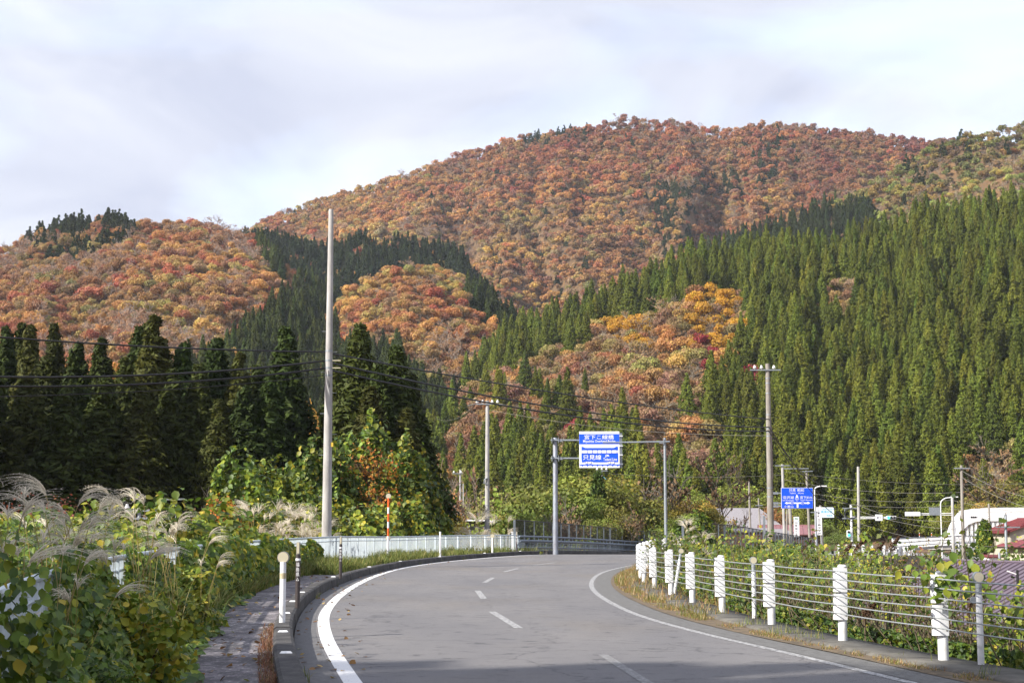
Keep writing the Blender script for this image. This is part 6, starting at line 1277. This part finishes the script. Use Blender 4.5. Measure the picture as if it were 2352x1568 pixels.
mb = MB(); mb.box((u2x(1953), -.1, z1), (u2x(1970) - u2x(1934), .12, .12)); mb.box((u2x(1953), -.1, z2), (u2x(1972) - u2x(1934), .12, .12)); mb.box((u2x(1940), -.1, (z1 + z2) / 2), (.1, .1, z1 - z2)); mb.build('frame', M['steel'], T1)
mb = MB(); mb.tube([(u2x(1943 + 12) + .75 * math.cos(a), -.15, (z1 + z2) / 2 + .5 * math.sin(a)) for a in np.linspace(0, 6.28, 20)], .06, 6); mb.build('cable_coil', M['black'], T1, True)
for dz in (.12, 0): mb = MB(); mb.tube([(0, -.05, z2 + .16 - dz * 1.5), (u2x(2056), -.05, z2 + .14 - dz * 1.0)], .04, 8); mb.build('arm', M['signwhite'], T1)
mb = MB(); mb.box((u2x(2018), -.14, A(0, 1188, y).z - zb), (u2x(2026) - u2x(2010), .08, 14 / F * y)); mb.build('street_name_plate', M['signwhite'], T1)
mb = MB(); put_text(mb, '宮下', u2x(2018), -.19, A(0, 1188, y).z - zb, w=.5, h=.28); mb.build('plate_lettering', M['navy'], T1)
signal_head(T1, u2x(2046), -.15, A(0, 1188, y).z - zb, lit=0, s=.85)
signal_head(T1, u2x(1946.5), -.3, A(0, 1225, y).z - zb, n=2, lit=1, horiz=False, s=.85); mb = MB()
for v_ in (1217, 1235): mb.tube([(0, 0, A(0, v_, y).z - zb), (u2x(1946), -.2, A(0, v_, y).z - zb)], .03, 6)
mb.build('signal_bracket', M['signwhite'], T1)
# lamp arm with long box and back of a signal
y = 160; x = A(2187, 1200, y).x; T2 = empty('signal_arm', (x, y - .1, A(0, 1180, y).z), label='long white arm with a lamp box and a grey panel reaching over the junction', cat='signal arm'); ux = lambda u: A(u, 1180, y).x - x
for dz in (.08, -.10): mb = MB(); mb.tube([(0, 0, dz), (ux(2085), 0, dz * .6)], .035, 8); mb.build('arm', M['signwhite'], T2)
mb = MB(); mb.box((ux(2095), -.08, .02), (ux(2112) - ux(2078), .2, .42)); mb.build('lamp_box', M['signwhite'], T2)
mb = MB(); mb.box((ux(2146), -.06, .28), (ux(2159) - ux(2133), .06, .78)); mb.build('grey_panel', M['steel'], T2)
y = 178; x = A(2271, 1200, y).x; T3 = empty('traffic_signal', (x, y - .15, A(0, 1187, y).z), label='horizontal signal seen before the white arch', cat='traffic light'); mb = MB(); mb.tube([(0, 0, 0), (A(2222, 1187, y).x - x, 0, 0)], .04, 8); mb.tube([(0, 0, .25), (A(2240, 1187, y).x - x, 0, .2)], .03, 8); mb.build('arm', M['signwhite'], T3)
signal_head(T3, A(2234, 1187, y).x - x, -.05, 0, s=.62); mb = MB(); mb.box((A(2219, 1187, y).x - x, -.08, 0), (.55, .1, .34)); mb.build('name_plate', M['pale'], T3)
# street lamps
def street_lamp(ub, vb, y, ztop_v, reach_u, lab, r=.06):
    x = A(ub, vb, y).x; zb = -2.4; t = empty('street_lamp', (x, y, zb), label=lab, cat='street lamp'); z = A(0, ztop_v, y).z - zb; rx = A(reach_u, ztop_v, y).x - x; mb = MB(); pts = [(0, 0, 0), (0, 0, z - rx * .55)] + [(rx * .62 * (1 - math.cos(a)), 0, z - rx * .55 + rx * .5 * math.sin(a)) for a in np.linspace(.25, 1.57, 7)] + [(rx, 0, z + .02)]
    mb.tube(pts, r, 10); mb.build('pole', M['white'], t, True); mb = MB(); mb.box((rx + .1, 0, z + .02), (.75, .22, .10)); mb.build('lamp_head', M['signwhite'], t); return t
street_lamp(1873.5, 1240, 160, 1116, 1888, 'white curved street lamp beside the blue direction sign')
street_lamp(2163, 1245, 172, 1141, 2190, 'white curved street lamp at the river bridge approach')

# ================================================================ village houses and river bridge
M['roof_grey'] = mat('grey_slate_roof', (.30, .28, .30), .8, color2=(.20, .19, .20), vscale=6, stretch=(1, 1, 4)); M['roof_purple'] = mat('purple_brown_metal_roof', (.125, .095, .125), .45, color2=(.10, .078, .10), vscale=1.5); M['roof_red'] = mat('red_metal_roof', (.20, .035, .040), .55, color2=(.14, .03, .032), vscale=1.5); M['roof_pink'] = mat('faded_red_roof', (.26, .12, .13), .6, var=.25)
M['cream'] = mat('cream_siding', (.52, .48, .38), .8, var=.15); M['brownwall'] = mat('rust_brown_wall', (.20, .10, .07), .85, color2=(.12, .07, .05), vscale=2); M['greywall'] = mat('grey_wall', (.24, .235, .23), .85, var=.3); M['darkwall'] = mat('dark_retaining_wall', (.045, .04, .038), .95, color2=(.022, .02, .02), vscale=2.0, bump=.4, bscale=8); M['plaza'] = mat('village_road', (.24, .235, .235), .9, var=.15, vscale=1); M['glass'] = mat('window_glass', (.03, .04, .05), .08); M['eave'] = mat('dark_eave', (.04, .03, .035), .6)
def gable(name, lab, cx, cy, rz, w, d, zb, ze, zr, wall, roof, over=.5, rib=.45, windows=(), cat='house', hip=0.0):
    """ridge along local x; w along x, d along y"""
    t = empty(name, (cx, cy, zb), rz=rz, label=lab, cat=cat); e = ze - zb; r = zr - zb; m = MB()
    m.add([(-w / 2, -d / 2, 0), (w / 2, -d / 2, 0), (w / 2, d / 2, 0), (-w / 2, d / 2, 0), (-w / 2, -d / 2, e), (w / 2, -d / 2, e), (w / 2, d / 2, e), (-w / 2, d / 2, e), (-w / 2 + hip, 0, r - .12), (w / 2 - hip, 0, r - .12)], [(0, 1, 5, 4), (1, 2, 6, 5), (2, 3, 7, 6), (3, 0, 4, 7), (4, 5, 9, 8), (6, 7, 8, 9), (5, 6, 9), (7, 4, 8)]); m.build('wall', M[wall], t)
    m = MB(); W = w / 2 + over; sl = (r - e) / (d / 2); D = d / 2 + over; ez = r - sl * D
    hw = W - hip
    for s in (-1, 1):
        m.add([(-W, s * D, ez), (W, s * D, ez), (hw, 0, r), (-hw, 0, r), (-W, s * D, ez - .12), (W, s * D, ez - .12), (hw, 0, r - .12), (-hw, 0, r - .12)], [(0, 1, 2, 3), (4, 7, 6, 5), (0, 4, 5, 1), (0, 3, 7, 4), (1, 5, 6, 2)])
        if hip: m.add([(s * W, -D, ez), (s * W, D, ez), (s * hw, 0, r)], [(0, 1, 2)])
    ro_ = m.build('roof', M[roof], t)
    if rib:
        m = MB(); n = int(2 * (W - hip * .0) / rib)
        for s in (-1, 1):
            for i in range(n + 1):
                x = -W + 2 * W * i / n; ft = 1.0 if not hip else min(1, (W - abs(x)) / max(hip, .01)); a = Vector((x, s * D, ez + .03)); b = Vector((x, s * D * (1 - ft), ez + (r - ez) * ft + .03)); m.tube([a, b], .028, 4, cap=False)
        m.tube([(-hw, 0, r + .03), (hw, 0, r + .03)], .07, 6); m.build('seams', M[roof], ro_)
    for (wx, wz, ww, wh) in windows: 
        f = MB(); f.box((wx, -d / 2 - .02, wz), (ww + .12, .06, wh + .12)); wo = f.build('window', M['signwhite'], t); f = MB(); f.box((wx, -d / 2 - .055, wz), (ww, .02, wh)); f.build('pane', M['glass'], wo)
    return t
# long purple roofed building below the barrier: ridge from left to right, near slope toward the camera
a = A(2172, 1298, 78); b = A(2460, 1284, 70); mid = (a + b) / 2; ang = math.atan2(b.y - a.y, b.x - a.x); L_ = math.hypot(b.x - a.x, b.y - a.y) + 1
gable('long_building', 'long building with purple-brown ribbed metal roof below the road', mid.x + .6, mid.y, ang, L_ - .2, 12.5, -5.4, mid.z - 2.6, mid.z, 'cream', 'roof_purple', over=.7, rib=.42)
gable('house', 'grey slate roofed house behind leafless branches', A(1690, 1200, 205).x, 205, R(6), 9.5, 8, -3, A(0, 1208, 200).z, A(0, 1166, 205).z, 'cream', 'roof_grey', over=.8, rib=0, hip=2.4, windows=((-2, 1.6, 1.6, 1), (2, 1.6, 1.6, 1)))
gable('house', 'brown walled house with faded pink-red roof behind the mesh screen', A(1812, 1230, 185).x, 185, R(-8), 6.2, 5, -3, A(0, 1222, 185).z, A(0, 1206, 185).z, 'brownwall', 'roof_pink', over=.5, rib=.5, windows=((-1.5, 1.4, 1.2, 1),))
gable('house', 'cream walled outbuilding beside the weathered pole', A(1765, 1232, 180).x, 180, R(14), 3.6, 4, -3, A(0, 1226, 180).z, A(0, 1214, 180).z, 'cream', 'roof_grey', over=.4, rib=0)
gable('shed', 'rust brown building seen through the mesh screen', A(1690, 1236, 178).x, 178, R(0), 7.0, 4, -3, A(0, 1218, 178).z, A(0, 1212, 178).z, 'brownwall', 'roof_grey', over=.2, rib=0, cat='shed')
# red roofed house at the picture edge
a = A(2288, 1250, 108); gable('house', 'house with deep red ribbed roof and ivy at the picture edge', a.x + 10.3, 113, R(20), 12.5, 9.5, -5, A(0, 1252, 108).z, A(0, 1212, 112).z, 'cream', 'roof_red', over=.7, rib=.5, hip=3.0)
gable('house', 'gable end of a red roofed house with cream siding behind the ivy', A(2345, 1219, 121).x + 1.7, 124, R(86), 7.0, 4.9, -5, A(0, 1217, 121).z, A(0, 1190, 121).z, 'cream', 'roof_red', over=.35, rib=.5)
t = empty('shed', (A(2279, 1290, 112).x, 112, -5.2), rz=R(10), label='small white brick shed with a red lid roof', cat='shed'); m = MB(); h = A(0, 1278, 112).z + 5.2; m.box((0, 0, h / 2), (.95, .9, h)); m.build('wall', M['white'], t); m = MB(); m.box((0, 0, h + .05), (1.15, 1.1, .10), rx=R(6)); m.build('roof', M['roof_red'], t)
mound(A(2262, 1240, 116).x, 116, .62, .8, A(0, 1266, 116).z, A(0, 1196, 116).z, 3600, .2, [4, 3, 2, .6, 4, .3, 1], 'ivy column climbing the wall beside the red roof', 41, 'ivy_column', lump=.12, cat='ivy')
mound(A(2220, 1270, 122).x, 122, 2.5, 2.0, -5, A(0, 1258, 122).z, 4200, .2, [5, 2, 1, .5, 5, .2, 1], 'round dark green shrub before the river bridge', 42, 'round_shrub', cat='shrub')
mound(A(2330, 1290, 106).x, 106, 2.6, 1.6, -5, A(0, 1262, 106).z, 3000, .2, [4, 3, 2, .6, 3, .3, 1], 'ivy and bushes against the red roofed house', 43, 'round_shrub', cat='shrub')
mound(A(2130, 1290, 60).x, 62, 2.0, 1.6, -4.6, A(0, 1262, 62).z, 3400, .13, [2, 3, 4, 1], 'reddish brown bush before the purple-brown roof', 44, 'rust_bush', pal=np.array([(.30, .16, .06), (.20, .18, .04), (.26, .24, .05), (.32, .12, .06)]), T=T_RH, Fc=F_RH, cat='bush')
# grey low building and van glimpsed behind the fence end
t = empty('low_building', (A(1102, 1215, 150).x, 150, -4), label='low grey building glimpsed behind the insulator pole', cat='building'); m = MB(); h = A(0, 1196, 150).z + 4; m.box((0, 0, h / 2), (2.4, 3, h)); m.build('wall', M['greywall'], t); m = MB(); m.box((0, -.2, h + .06), (2.7, 3.4, .14)); m.build('roof', M['signwhite'], t)
t = empty('parked_van', (A(1140, 1215, 146).x, 146, -4), label='parked blue-grey van with white roof behind the insulator pole', cat='van'); m = MB(); z9 = A(0, 1194, 146).z + 4
m.prism([(-1.1, z9 - 2.2), (1.15, z9 - 2.2), (1.2, z9 - .9), (1.0, z9 - .1), (-.95, z9 - .1), (-1.15, z9 - .9)], -.9, .9); M['vanblue'] = mat('van_blue', (.16, .17, .32), .35); m.build('body', M['vanblue'], t); m = MB(); m.box((0, 0, z9 - .05), (1.95, 1.7, .10)); m.build('roof', M['signwhite'], t)
m = MB(); m.box((0, -.91, z9 - .5), (1.6, .02, .5)); m.build('window', M['glass'], t)
for s in (-1, 1): m = MB(); m.tube([(s * .75, -.95, z9 - 2.25), (s * .75, -.7, z9 - 2.25)], .32, 16); m.build('wheel', M['black'], t, True)
# village road sheet and dark retaining wall
V = [(14, 152), (80, 146), (110, 160), (110, 225), (60, 228), (14, 205)]; m = MB(); m.add([(a, b, -1.70) for a, b in V], [tuple(range(6))]); tag(m.build('village_road', M['plaza']), 'pale village road at the junction before the river bridge', kind='structure')
a = A(1915, 1278, 146); b = A(2145, 1278, 138); m = MB(); d = b - a; n = Vector((d.y, -d.x, 0)).normalized()
m.add([(a.x, a.y, -5.5), (b.x, b.y, -5.5), (b.x, b.y, A(0, 1275, 138).z), (a.x, a.y, A(0, 1275, 146).z), (a.x, a.y + 1.2, -5.5), (b.x, b.y + 1.2, -5.5), (b.x, b.y + 1.2, A(0, 1275, 138).z), (a.x, a.y + 1.2, A(0, 1275, 146).z)], [(0, 1, 2, 3), (3, 2, 6, 7), (1, 5, 6, 2), (4, 0, 3, 7), (5, 4, 7, 6)]); tag(m.build('retaining_wall', M['darkwall']), 'dark stained retaining wall below the white village posts', 'wall')
# row of white barrier posts over the wall
for k, (u, vt) in enumerate([(1928, 1250), (1946, 1250), (1964, 1250), (1984, 1251), (2004, 1252), (2018, 1254), (2032, 1252), (2046, 1255), (2058, 1256), (2069, 1256), (2079, 1257), (2089, 1257), (2099, 1258)]):
    y = 147.5 - k * .55; q = A(u, 1275, y); t = empty('village_barrier_post', (q.x, y, q.z), label='small white barrier post above the dark retaining wall', cat='barrier post', group='white posts above the retaining wall'); m = MB(); h = A(0, vt, y).z - q.z; m.tube([(0, 0, 0), (0, 0, h)], .10, 10); m.build('post', M['white'], t, True); m = MB(); m.box((-.07, -.06, h * .68), (.22, .12, h * .55)); m.build('plate', M['white'], t)
t = empty('village_guard_rail', (A(1925, 1255, 158).x, 158, -1.7), label='grey pipe rail beyond the small white barrier posts', cat='railing'); ro = Vector(t.location); pts = [A(u, 1270, 158) for u in (1925, 1945, 1965, 1985, 2005, 2025, 2045, 2072)]
for z in (1.05, .75, .45): m = MB(); m.tube([Vector((p.x, p.y, -1.7 + z)) - ro for p in pts], .045 if z > 1 else .03, 6); m.build('rail', M['steel'], t, True)
for p in pts: m = MB(); m.tube([Vector((p.x, p.y, -1.7)) - ro, Vector((p.x, p.y, -.62)) - ro], .05, 6); m.build('post', M['steel'], t, True)
# lattice parapets of the bridge approach: white balusters
def parapet(pa, pb, h, lab, name='bridge_parapet', sp=.42, zb=None, wb=.16):
    t = empty(name, pa, label=lab, cat='parapet'); L_ = (Vector(pb) - Vector(pa)); n = int(L_.length / sp); m = MB(); rz = math.atan2(L_.y, L_.x)
    m.tube([(0, 0, h), L_ + Vector((0, 0, h))], .07, 6); m.tube([(0, 0, h * .62), L_ + Vector((0, 0, h * .62))], .045, 6); m.tube([(0, 0, h * .25), L_ + Vector((0, 0, h * .25))], .045, 6); m.build('rails', M['steel'], t)
    m = MB()
    for i in range(n + 1): p = L_ * (i / n); m.box((p.x, p.y, p.z + h / 2), (wb, .08, h), rz=rz)
    m.build('balusters', M['white'], t); m = MB(); m.box(tuple(L_ / 2 + Vector((0, .02, -.12))), (L_.length, .35, .3), rz=rz, ry=-math.atan2(L_.z, math.hypot(L_.x, L_.y))); m.build('kerb_beam', M['concrete'], t); return t
parapet(A(2050, 1262, 165), A(2163, 1252, 205), 1.15, 'white lattice parapet of the bridge approach below the grey panel wall')
parapet(A(2163, 1253, 205), A(2210, 1250, 218), 1.2, 'white lattice parapet running toward the arch foot')
parapet(A(2195, 1265, 200), A(2420, 1262, 205), 1.9, 'white lattice parapet in front of the arch hangers', sp=.5)
parapet(A(2190, 1278, 175), A(2262, 1276, 178), 1.5, 'small white horizontal-bar fence at the bridge corner', sp=.9)
a = A(2053, 1247, 206); b = A(2162, 1247, 214); m = MB(); m.box(((a.x + b.x) / 2, 210, (A(0, 1235, 210).z + A(0, 1247, 210).z) / 2), (b.x - a.x, .15, 12.5 / F * 210), rz=math.atan2(8, b.x - a.x)); 
for i in range(24): f = i / 23; m.box((a.x + (b.x - a.x) * f, 206 + 8 * f - .12, (A(0, 1235, 210).z + A(0, 1247, 210).z) / 2), (.09, .09, 12.5 / F * 210 + .04))
tag(m.build('panel_wall', M['greywall']), 'grey ribbed panel wall along the river bridge approach', 'wall')
for u in (2057 + 55, 2112 + 28): q = A(u, 1238, 211); t = empty('marker_pole', (q.x, 211, q.z - .5), label='thin red and white marker pole above the panel wall', cat='marker pole', group='marker poles above the panel wall'); m = MB(); m.tube([(0, 0, 0), (0, 0, 1.4)], .035, 8); m.build('pole', M['white'], t, True); m = MB(); m.tube([(0, 0, 1.0), (0, 0, 1.25)], .037, 8); m.build('red_band', M['orange'], t, True)
# white arch bridge: two ribs with hangers and box bracing
YA = 222.0; ar = empty('arch_bridge', (A(2199, 1245, YA).x, YA, A(0, 1247, YA).z), label='white steel arch road bridge with vertical hangers', cat='bridge'); ao = Vector(ar.location)
def ax_(u, v, y=YA): q = A(u, v, y); return (q.x - ao.x, q.z - ao.z)
outer = [(2192, 1247), (2196, 1230), (2203, 1208), (2212, 1190), (2224, 1176), (2240, 1169), (2262, 1166), (2300, 1165), (2360, 1165), (2450, 1166), (2560, 1168), (2640, 1180), (2690, 1247)]
inner = [(2200, 1247), (2207, 1232), (2215, 1214), (2225, 1204), (2242, 1197), (2262, 1196), (2300, 1196), (2360, 1196), (2450, 1196), (2550, 1198), (2620, 1206), (2680, 1247)]
for s, dy, dx in ((0, 0, 0), (1, 8.5, 1.2)):
    m = MB(); po = [ax_(*p) for p in outer]; pi = [ax_(*p) for p in inner]
    for a_, b_, c_, d_ in zip(po[:-1], po[1:-0 or None], pi[:-1] + [pi[-1]], pi[1:] + [pi[-1]]):
        vs = [(q[0] + dx, dy + yy, q[1]) for yy in (0, 1.0) for q in (a_, b_, d_, c_)]; m.add(vs, [(0, 1, 2, 3), (7, 6, 5, 4), (0, 4, 5, 1), (3, 2, 6, 7)])
    m.build('arch_rib', M['white'], ar)
    for u in list(range(2224, 2660, 10)):
        z1 = np.interp(u, [p[0] for p in inner], [ax_(*p)[1] for p in inner]); x_ = ax_(u, 1240)[0]; m = MB(); m.box((x_ + dx, dy + .5, z1 / 2), (.28, .6, z1 + .2)); m.build('hanger', M['white'], ar)
for u in list(range(2232, 2620, 30)):
    q = ax_(u, 1170); m = MB(); m.box((q[0] + 1.0, 4.9, q[1] - .45), (.7, 7.6, .8)); m.build('cross_brace', M['signwhite'], ar)
m = MB(); a_ = ax_(2150, 1250); b_ = ax_(2690, 1250); m.box(((a_[0] + b_[0]) / 2, 4.5, -.5), (b_[0] - a_[0], 9.0, .8)); m.build('deck', M['concrete'], ar)
t = empty('cabinet_box', (A(2191.5, 1218, 170).x, 170, A(0, 1226, 170).z), label='white equipment cabinet hung on the pole near the arch foot', cat='cabinet'); m = MB(); m.tube([(0, 0, 0), (0, 0, .75)], .24, 14); m.build('drum', M['signwhite'], t, True); m = MB(); m.tube([(-.3, 0, .72), (0, 0, .72)], .03, 6); m.build('bracket', M['steel'], t)
m = empty('garden_light', (A(2338, 1350, 60).x, 60, -4.2), label='black stub lamp before the purple-brown roof', cat='lamp'); q = MB(); zt = A(0, 1308, 60).z + 4.2; q.tube([(0, 0, 0), (0, 0, zt)], .05, 8); q.build('post', M['black'], m, True); q = MB(); q.box((-.22, 0, zt - .1), (.36, .06, .04), ry=R(20)); q.build('lamp_head', M['signwhite'], m)

# ================================================================ valley trees behind the junction
VT = [ # u, top v, y, width factor, kind, tint
 (1090, 1105, 170, 1.0, 'bare_tree', (.36, .28, .24)), (1045, 1120, 175, 1.1, 'bare_tree', (.34, .24, .2)), (1150, 1110, 165, 1.1, 'autumn_tree', (.30, .27, .09)), (1190, 1098, 160, 1.1, 'autumn_tree', (.26, .26, .06)), (1130, 1150, 150, .9, 'bare_tree', (.34, .28, .22)), (1170, 1160, 145, .8, 'autumn_tree', (.30, .24, .06)),
 (1225, 1085, 150, 1.15, 'autumn_tree', (.26, .30, .05)), (1260, 1090, 138, 1.0, 'autumn_tree', (.20, .25, .045)), (1305, 1070, 145, 1.1, 'autumn_tree', (.24, .27, .04)), (1345, 1065, 140, 1.1, 'autumn_tree', (.22, .24, .04)), (1330, 1105, 128, .9, 'autumn_tree', (.19, .23, .04)),
 (1395, 1072, 150, 1.1, 'autumn_tree', (.30, .27, .045)), (1430, 1085, 142, 1.0, 'autumn_tree', (.26, .26, .045)), (1372, 1082, 136, .8, 'pine_tree', (.07, .12, .03)), (1455, 1120, 150, .9, 'autumn_tree', (.22, .26, .05)), (1495, 1080, 155, 1.0, 'bare_tree', (.30, .27, .22)), (1545, 1085, 150, 1.0, 'bare_tree', (.32, .29, .24)),
 (1490, 1150, 140, .95, 'autumn_tree', (.24, .28, .05)), (1525, 1140, 150, .9, 'autumn_tree', (.26, .28, .05)), (1560, 1130, 150, 1.0, 'autumn_tree', (.34, .26, .04)), (1600, 1128, 158, 1.0, 'autumn_tree', (.36, .25, .04)), (1625, 1150, 150, .8, 'autumn_tree', (.28, .26, .045)), (1585, 1160, 140, .8, 'autumn_tree', (.22, .26, .045)),
 (1660, 1090, 170, 1.0, 'bare_tree', (.26, .22, .18)), (1650, 1100, 235, 1.3, 'autumn_tree', (.28, .32, .05)), (1700, 1095, 240, 1.3, 'autumn_tree', (.26, .30, .05)), (1745, 1110, 240, 1.2, 'autumn_tree', (.26, .28, .05)), (1780, 1150, 205, .9, 'autumn_tree', (.30, .14, .05)), (1700, 1170, 190, .6, 'bare_tree', (.22, .18, .15)),
 (1820, 1150, 220, 1.0, 'autumn_tree', (.26, .28, .05)), (1880, 1180, 230, 1.0, 'autumn_tree', (.18, .22, .05)), (1930, 1215, 210, .9, 'autumn_tree', (.16, .20, .05)), (1240, 1140, 125, .9, 'autumn_tree', (.20, .24, .045)), (1290, 1150, 122, .9, 'bare_tree', (.36, .32, .26)), (1320, 1170, 120, .8, 'bare_tree', (.36, .32, .27)), (1410, 1150, 126, .8, 'autumn_tree', (.24, .22, .045)), (1450, 1160, 124, .7, 'bare_tree', (.34, .30, .24)),
 (1210, 1165, 118, .7, 'autumn_tree', (.18, .22, .04)), (1375, 1170, 122, .7, 'autumn_tree', (.20, .22, .045)), (1545, 1180, 125, .7, 'autumn_tree', (.20, .25, .04)),
 (2230, 1130, 250, 1.1, 'autumn_tree', (.30, .30, .05)), (2270, 1095, 256, 1.3, 'bare_tree', (.26, .22, .18)), (2310, 1080, 260, 1.2, 'autumn_tree', (.30, .25, .06)), (2345, 1120, 250, 1.2, 'autumn_tree', (.26, .28, .05)), (2190, 1150, 255, 1.0, 'autumn_tree', (.22, .26, .05)), (2260, 1140, 248, .9, 'autumn_tree', (.36, .24, .05)), (2400, 1100, 250, 1.3, 'autumn_tree', (.26, .28, .05))]
for k, (u, vt, y, w, kind, ti) in enumerate(VT):
    tp = A(u, vt, y); gz = float(ground(tp.x, y)); pk = {'autumn_tree': 'leafy'}.get(kind, kind); me = PROTO[pk][k % len(PROTO[pk])]; hh = {'autumn_tree': 8.5, 'bare_tree': 7.2, 'pine_tree': 11}[kind]; w = w * (.62 if kind == 'bare_tree' else 1.0); ti = tuple(c * (.62 if kind == 'bare_tree' else 1.0) for c in ti)
    o = bpy.data.objects.new({'autumn_tree': 'valley_tree', 'bare_tree': 'bare_tree', 'pine_tree': 'pine_tree'}[kind], me); COL.objects.link(o); o.location = (tp.x, y, gz - .2); s = (tp.z - gz) / hh; o.scale = (w * max(s, .7), w * max(s, .7), s); o.rotation_euler.z = k * 1.7; q_ = random.uniform(.5, .95); o['tint'] = [c * q_ for c in ti]
    tag(o, {'autumn_tree': 'yellow-green leafy tree on the valley floor behind the overbridge', 'bare_tree': 'leafless grey-brown tree on the valley floor behind the overbridge', 'pine_tree': 'layered green pine behind the train sign board'}[kind], 'tree', 'leafy valley trees' if kind == 'autumn_tree' else 'leafless valley trees' if kind == 'bare_tree' else None)
# low undergrowth on the valley floor
g = np.random.default_rng(501); n = 60000; y = 104 + 90 * g.random(n); u = 980 + 700 * g.random(n); x = (u - 1176) / F * y; keep = (x < rl(y) - 1.5) | (x > 11 + (y - 95) * .32); x = x[keep]; y = y[keep]; n = len(x); gz = near_z(x, y); z = gz + 2.2 * fbm(x / 4, y / 4, 3) * g.random(n) ** .5 * 1.6
leaf_cloud('valley_undergrowth', np.stack([x, y, z], -1), np.array([-.3, -.6, .7]) + g.normal(size=(n, 3)) * .5, .14 + .16 * g.random(n), pickcol(n, g, [3, 4, 4, 3, 2, 1.5, 1]), 'bushy green and yellow undergrowth on the valley floor', T=T_RH, Fc=F_RH, g=g)
n = 34000; y = 92 + 60 * g.random(n); x = guardX(y) + 2 + 34 * g.random(n); keep = (x - guardX(y) > 1.5) & (y < 150); x = x[keep]; y = y[keep]; n = len(x); gz = near_z(x, y); z = gz + 2.6 * fbm(x / 5, y / 5, 3) * g.random(n) ** .5 * 1.5
leaf_cloud('valley_undergrowth', np.stack([x, y, z], -1), np.array([-.3, -.6, .7]) + g.normal(size=(n, 3)) * .5, .13 + .15 * g.random(n), pickcol(n, g, [3, 4, 4, 3, 2, 1.5, 1]), 'bushes on the low ground between the road and the village', T=T_RH, Fc=F_RH, g=g)

# ================================================================ haze over the valley
hz = MB(); hz.box((200, 1500, 230), (5200, 3900, 600)); hz_o = hz.build('haze', []); tag(hz_o, 'thin blue autumn haze filling the valley', kind='stuff')
hm = bpy.data.materials.new('valley_haze'); hm.use_nodes = True; t = hm.node_tree; t.nodes.clear(); ou = t.nodes.new('ShaderNodeOutputMaterial'); pv = t.nodes.new('ShaderNodeVolumePrincipled'); pv.inputs['Color'].default_value = (.80, .88, 1.0, 1); pv.inputs['Density'].default_value = .00007; pv.inputs['Anisotropy'].default_value = .2
t.links.new(pv.outputs[0], ou.inputs['Volume']); hz_o.data.materials.append(hm)
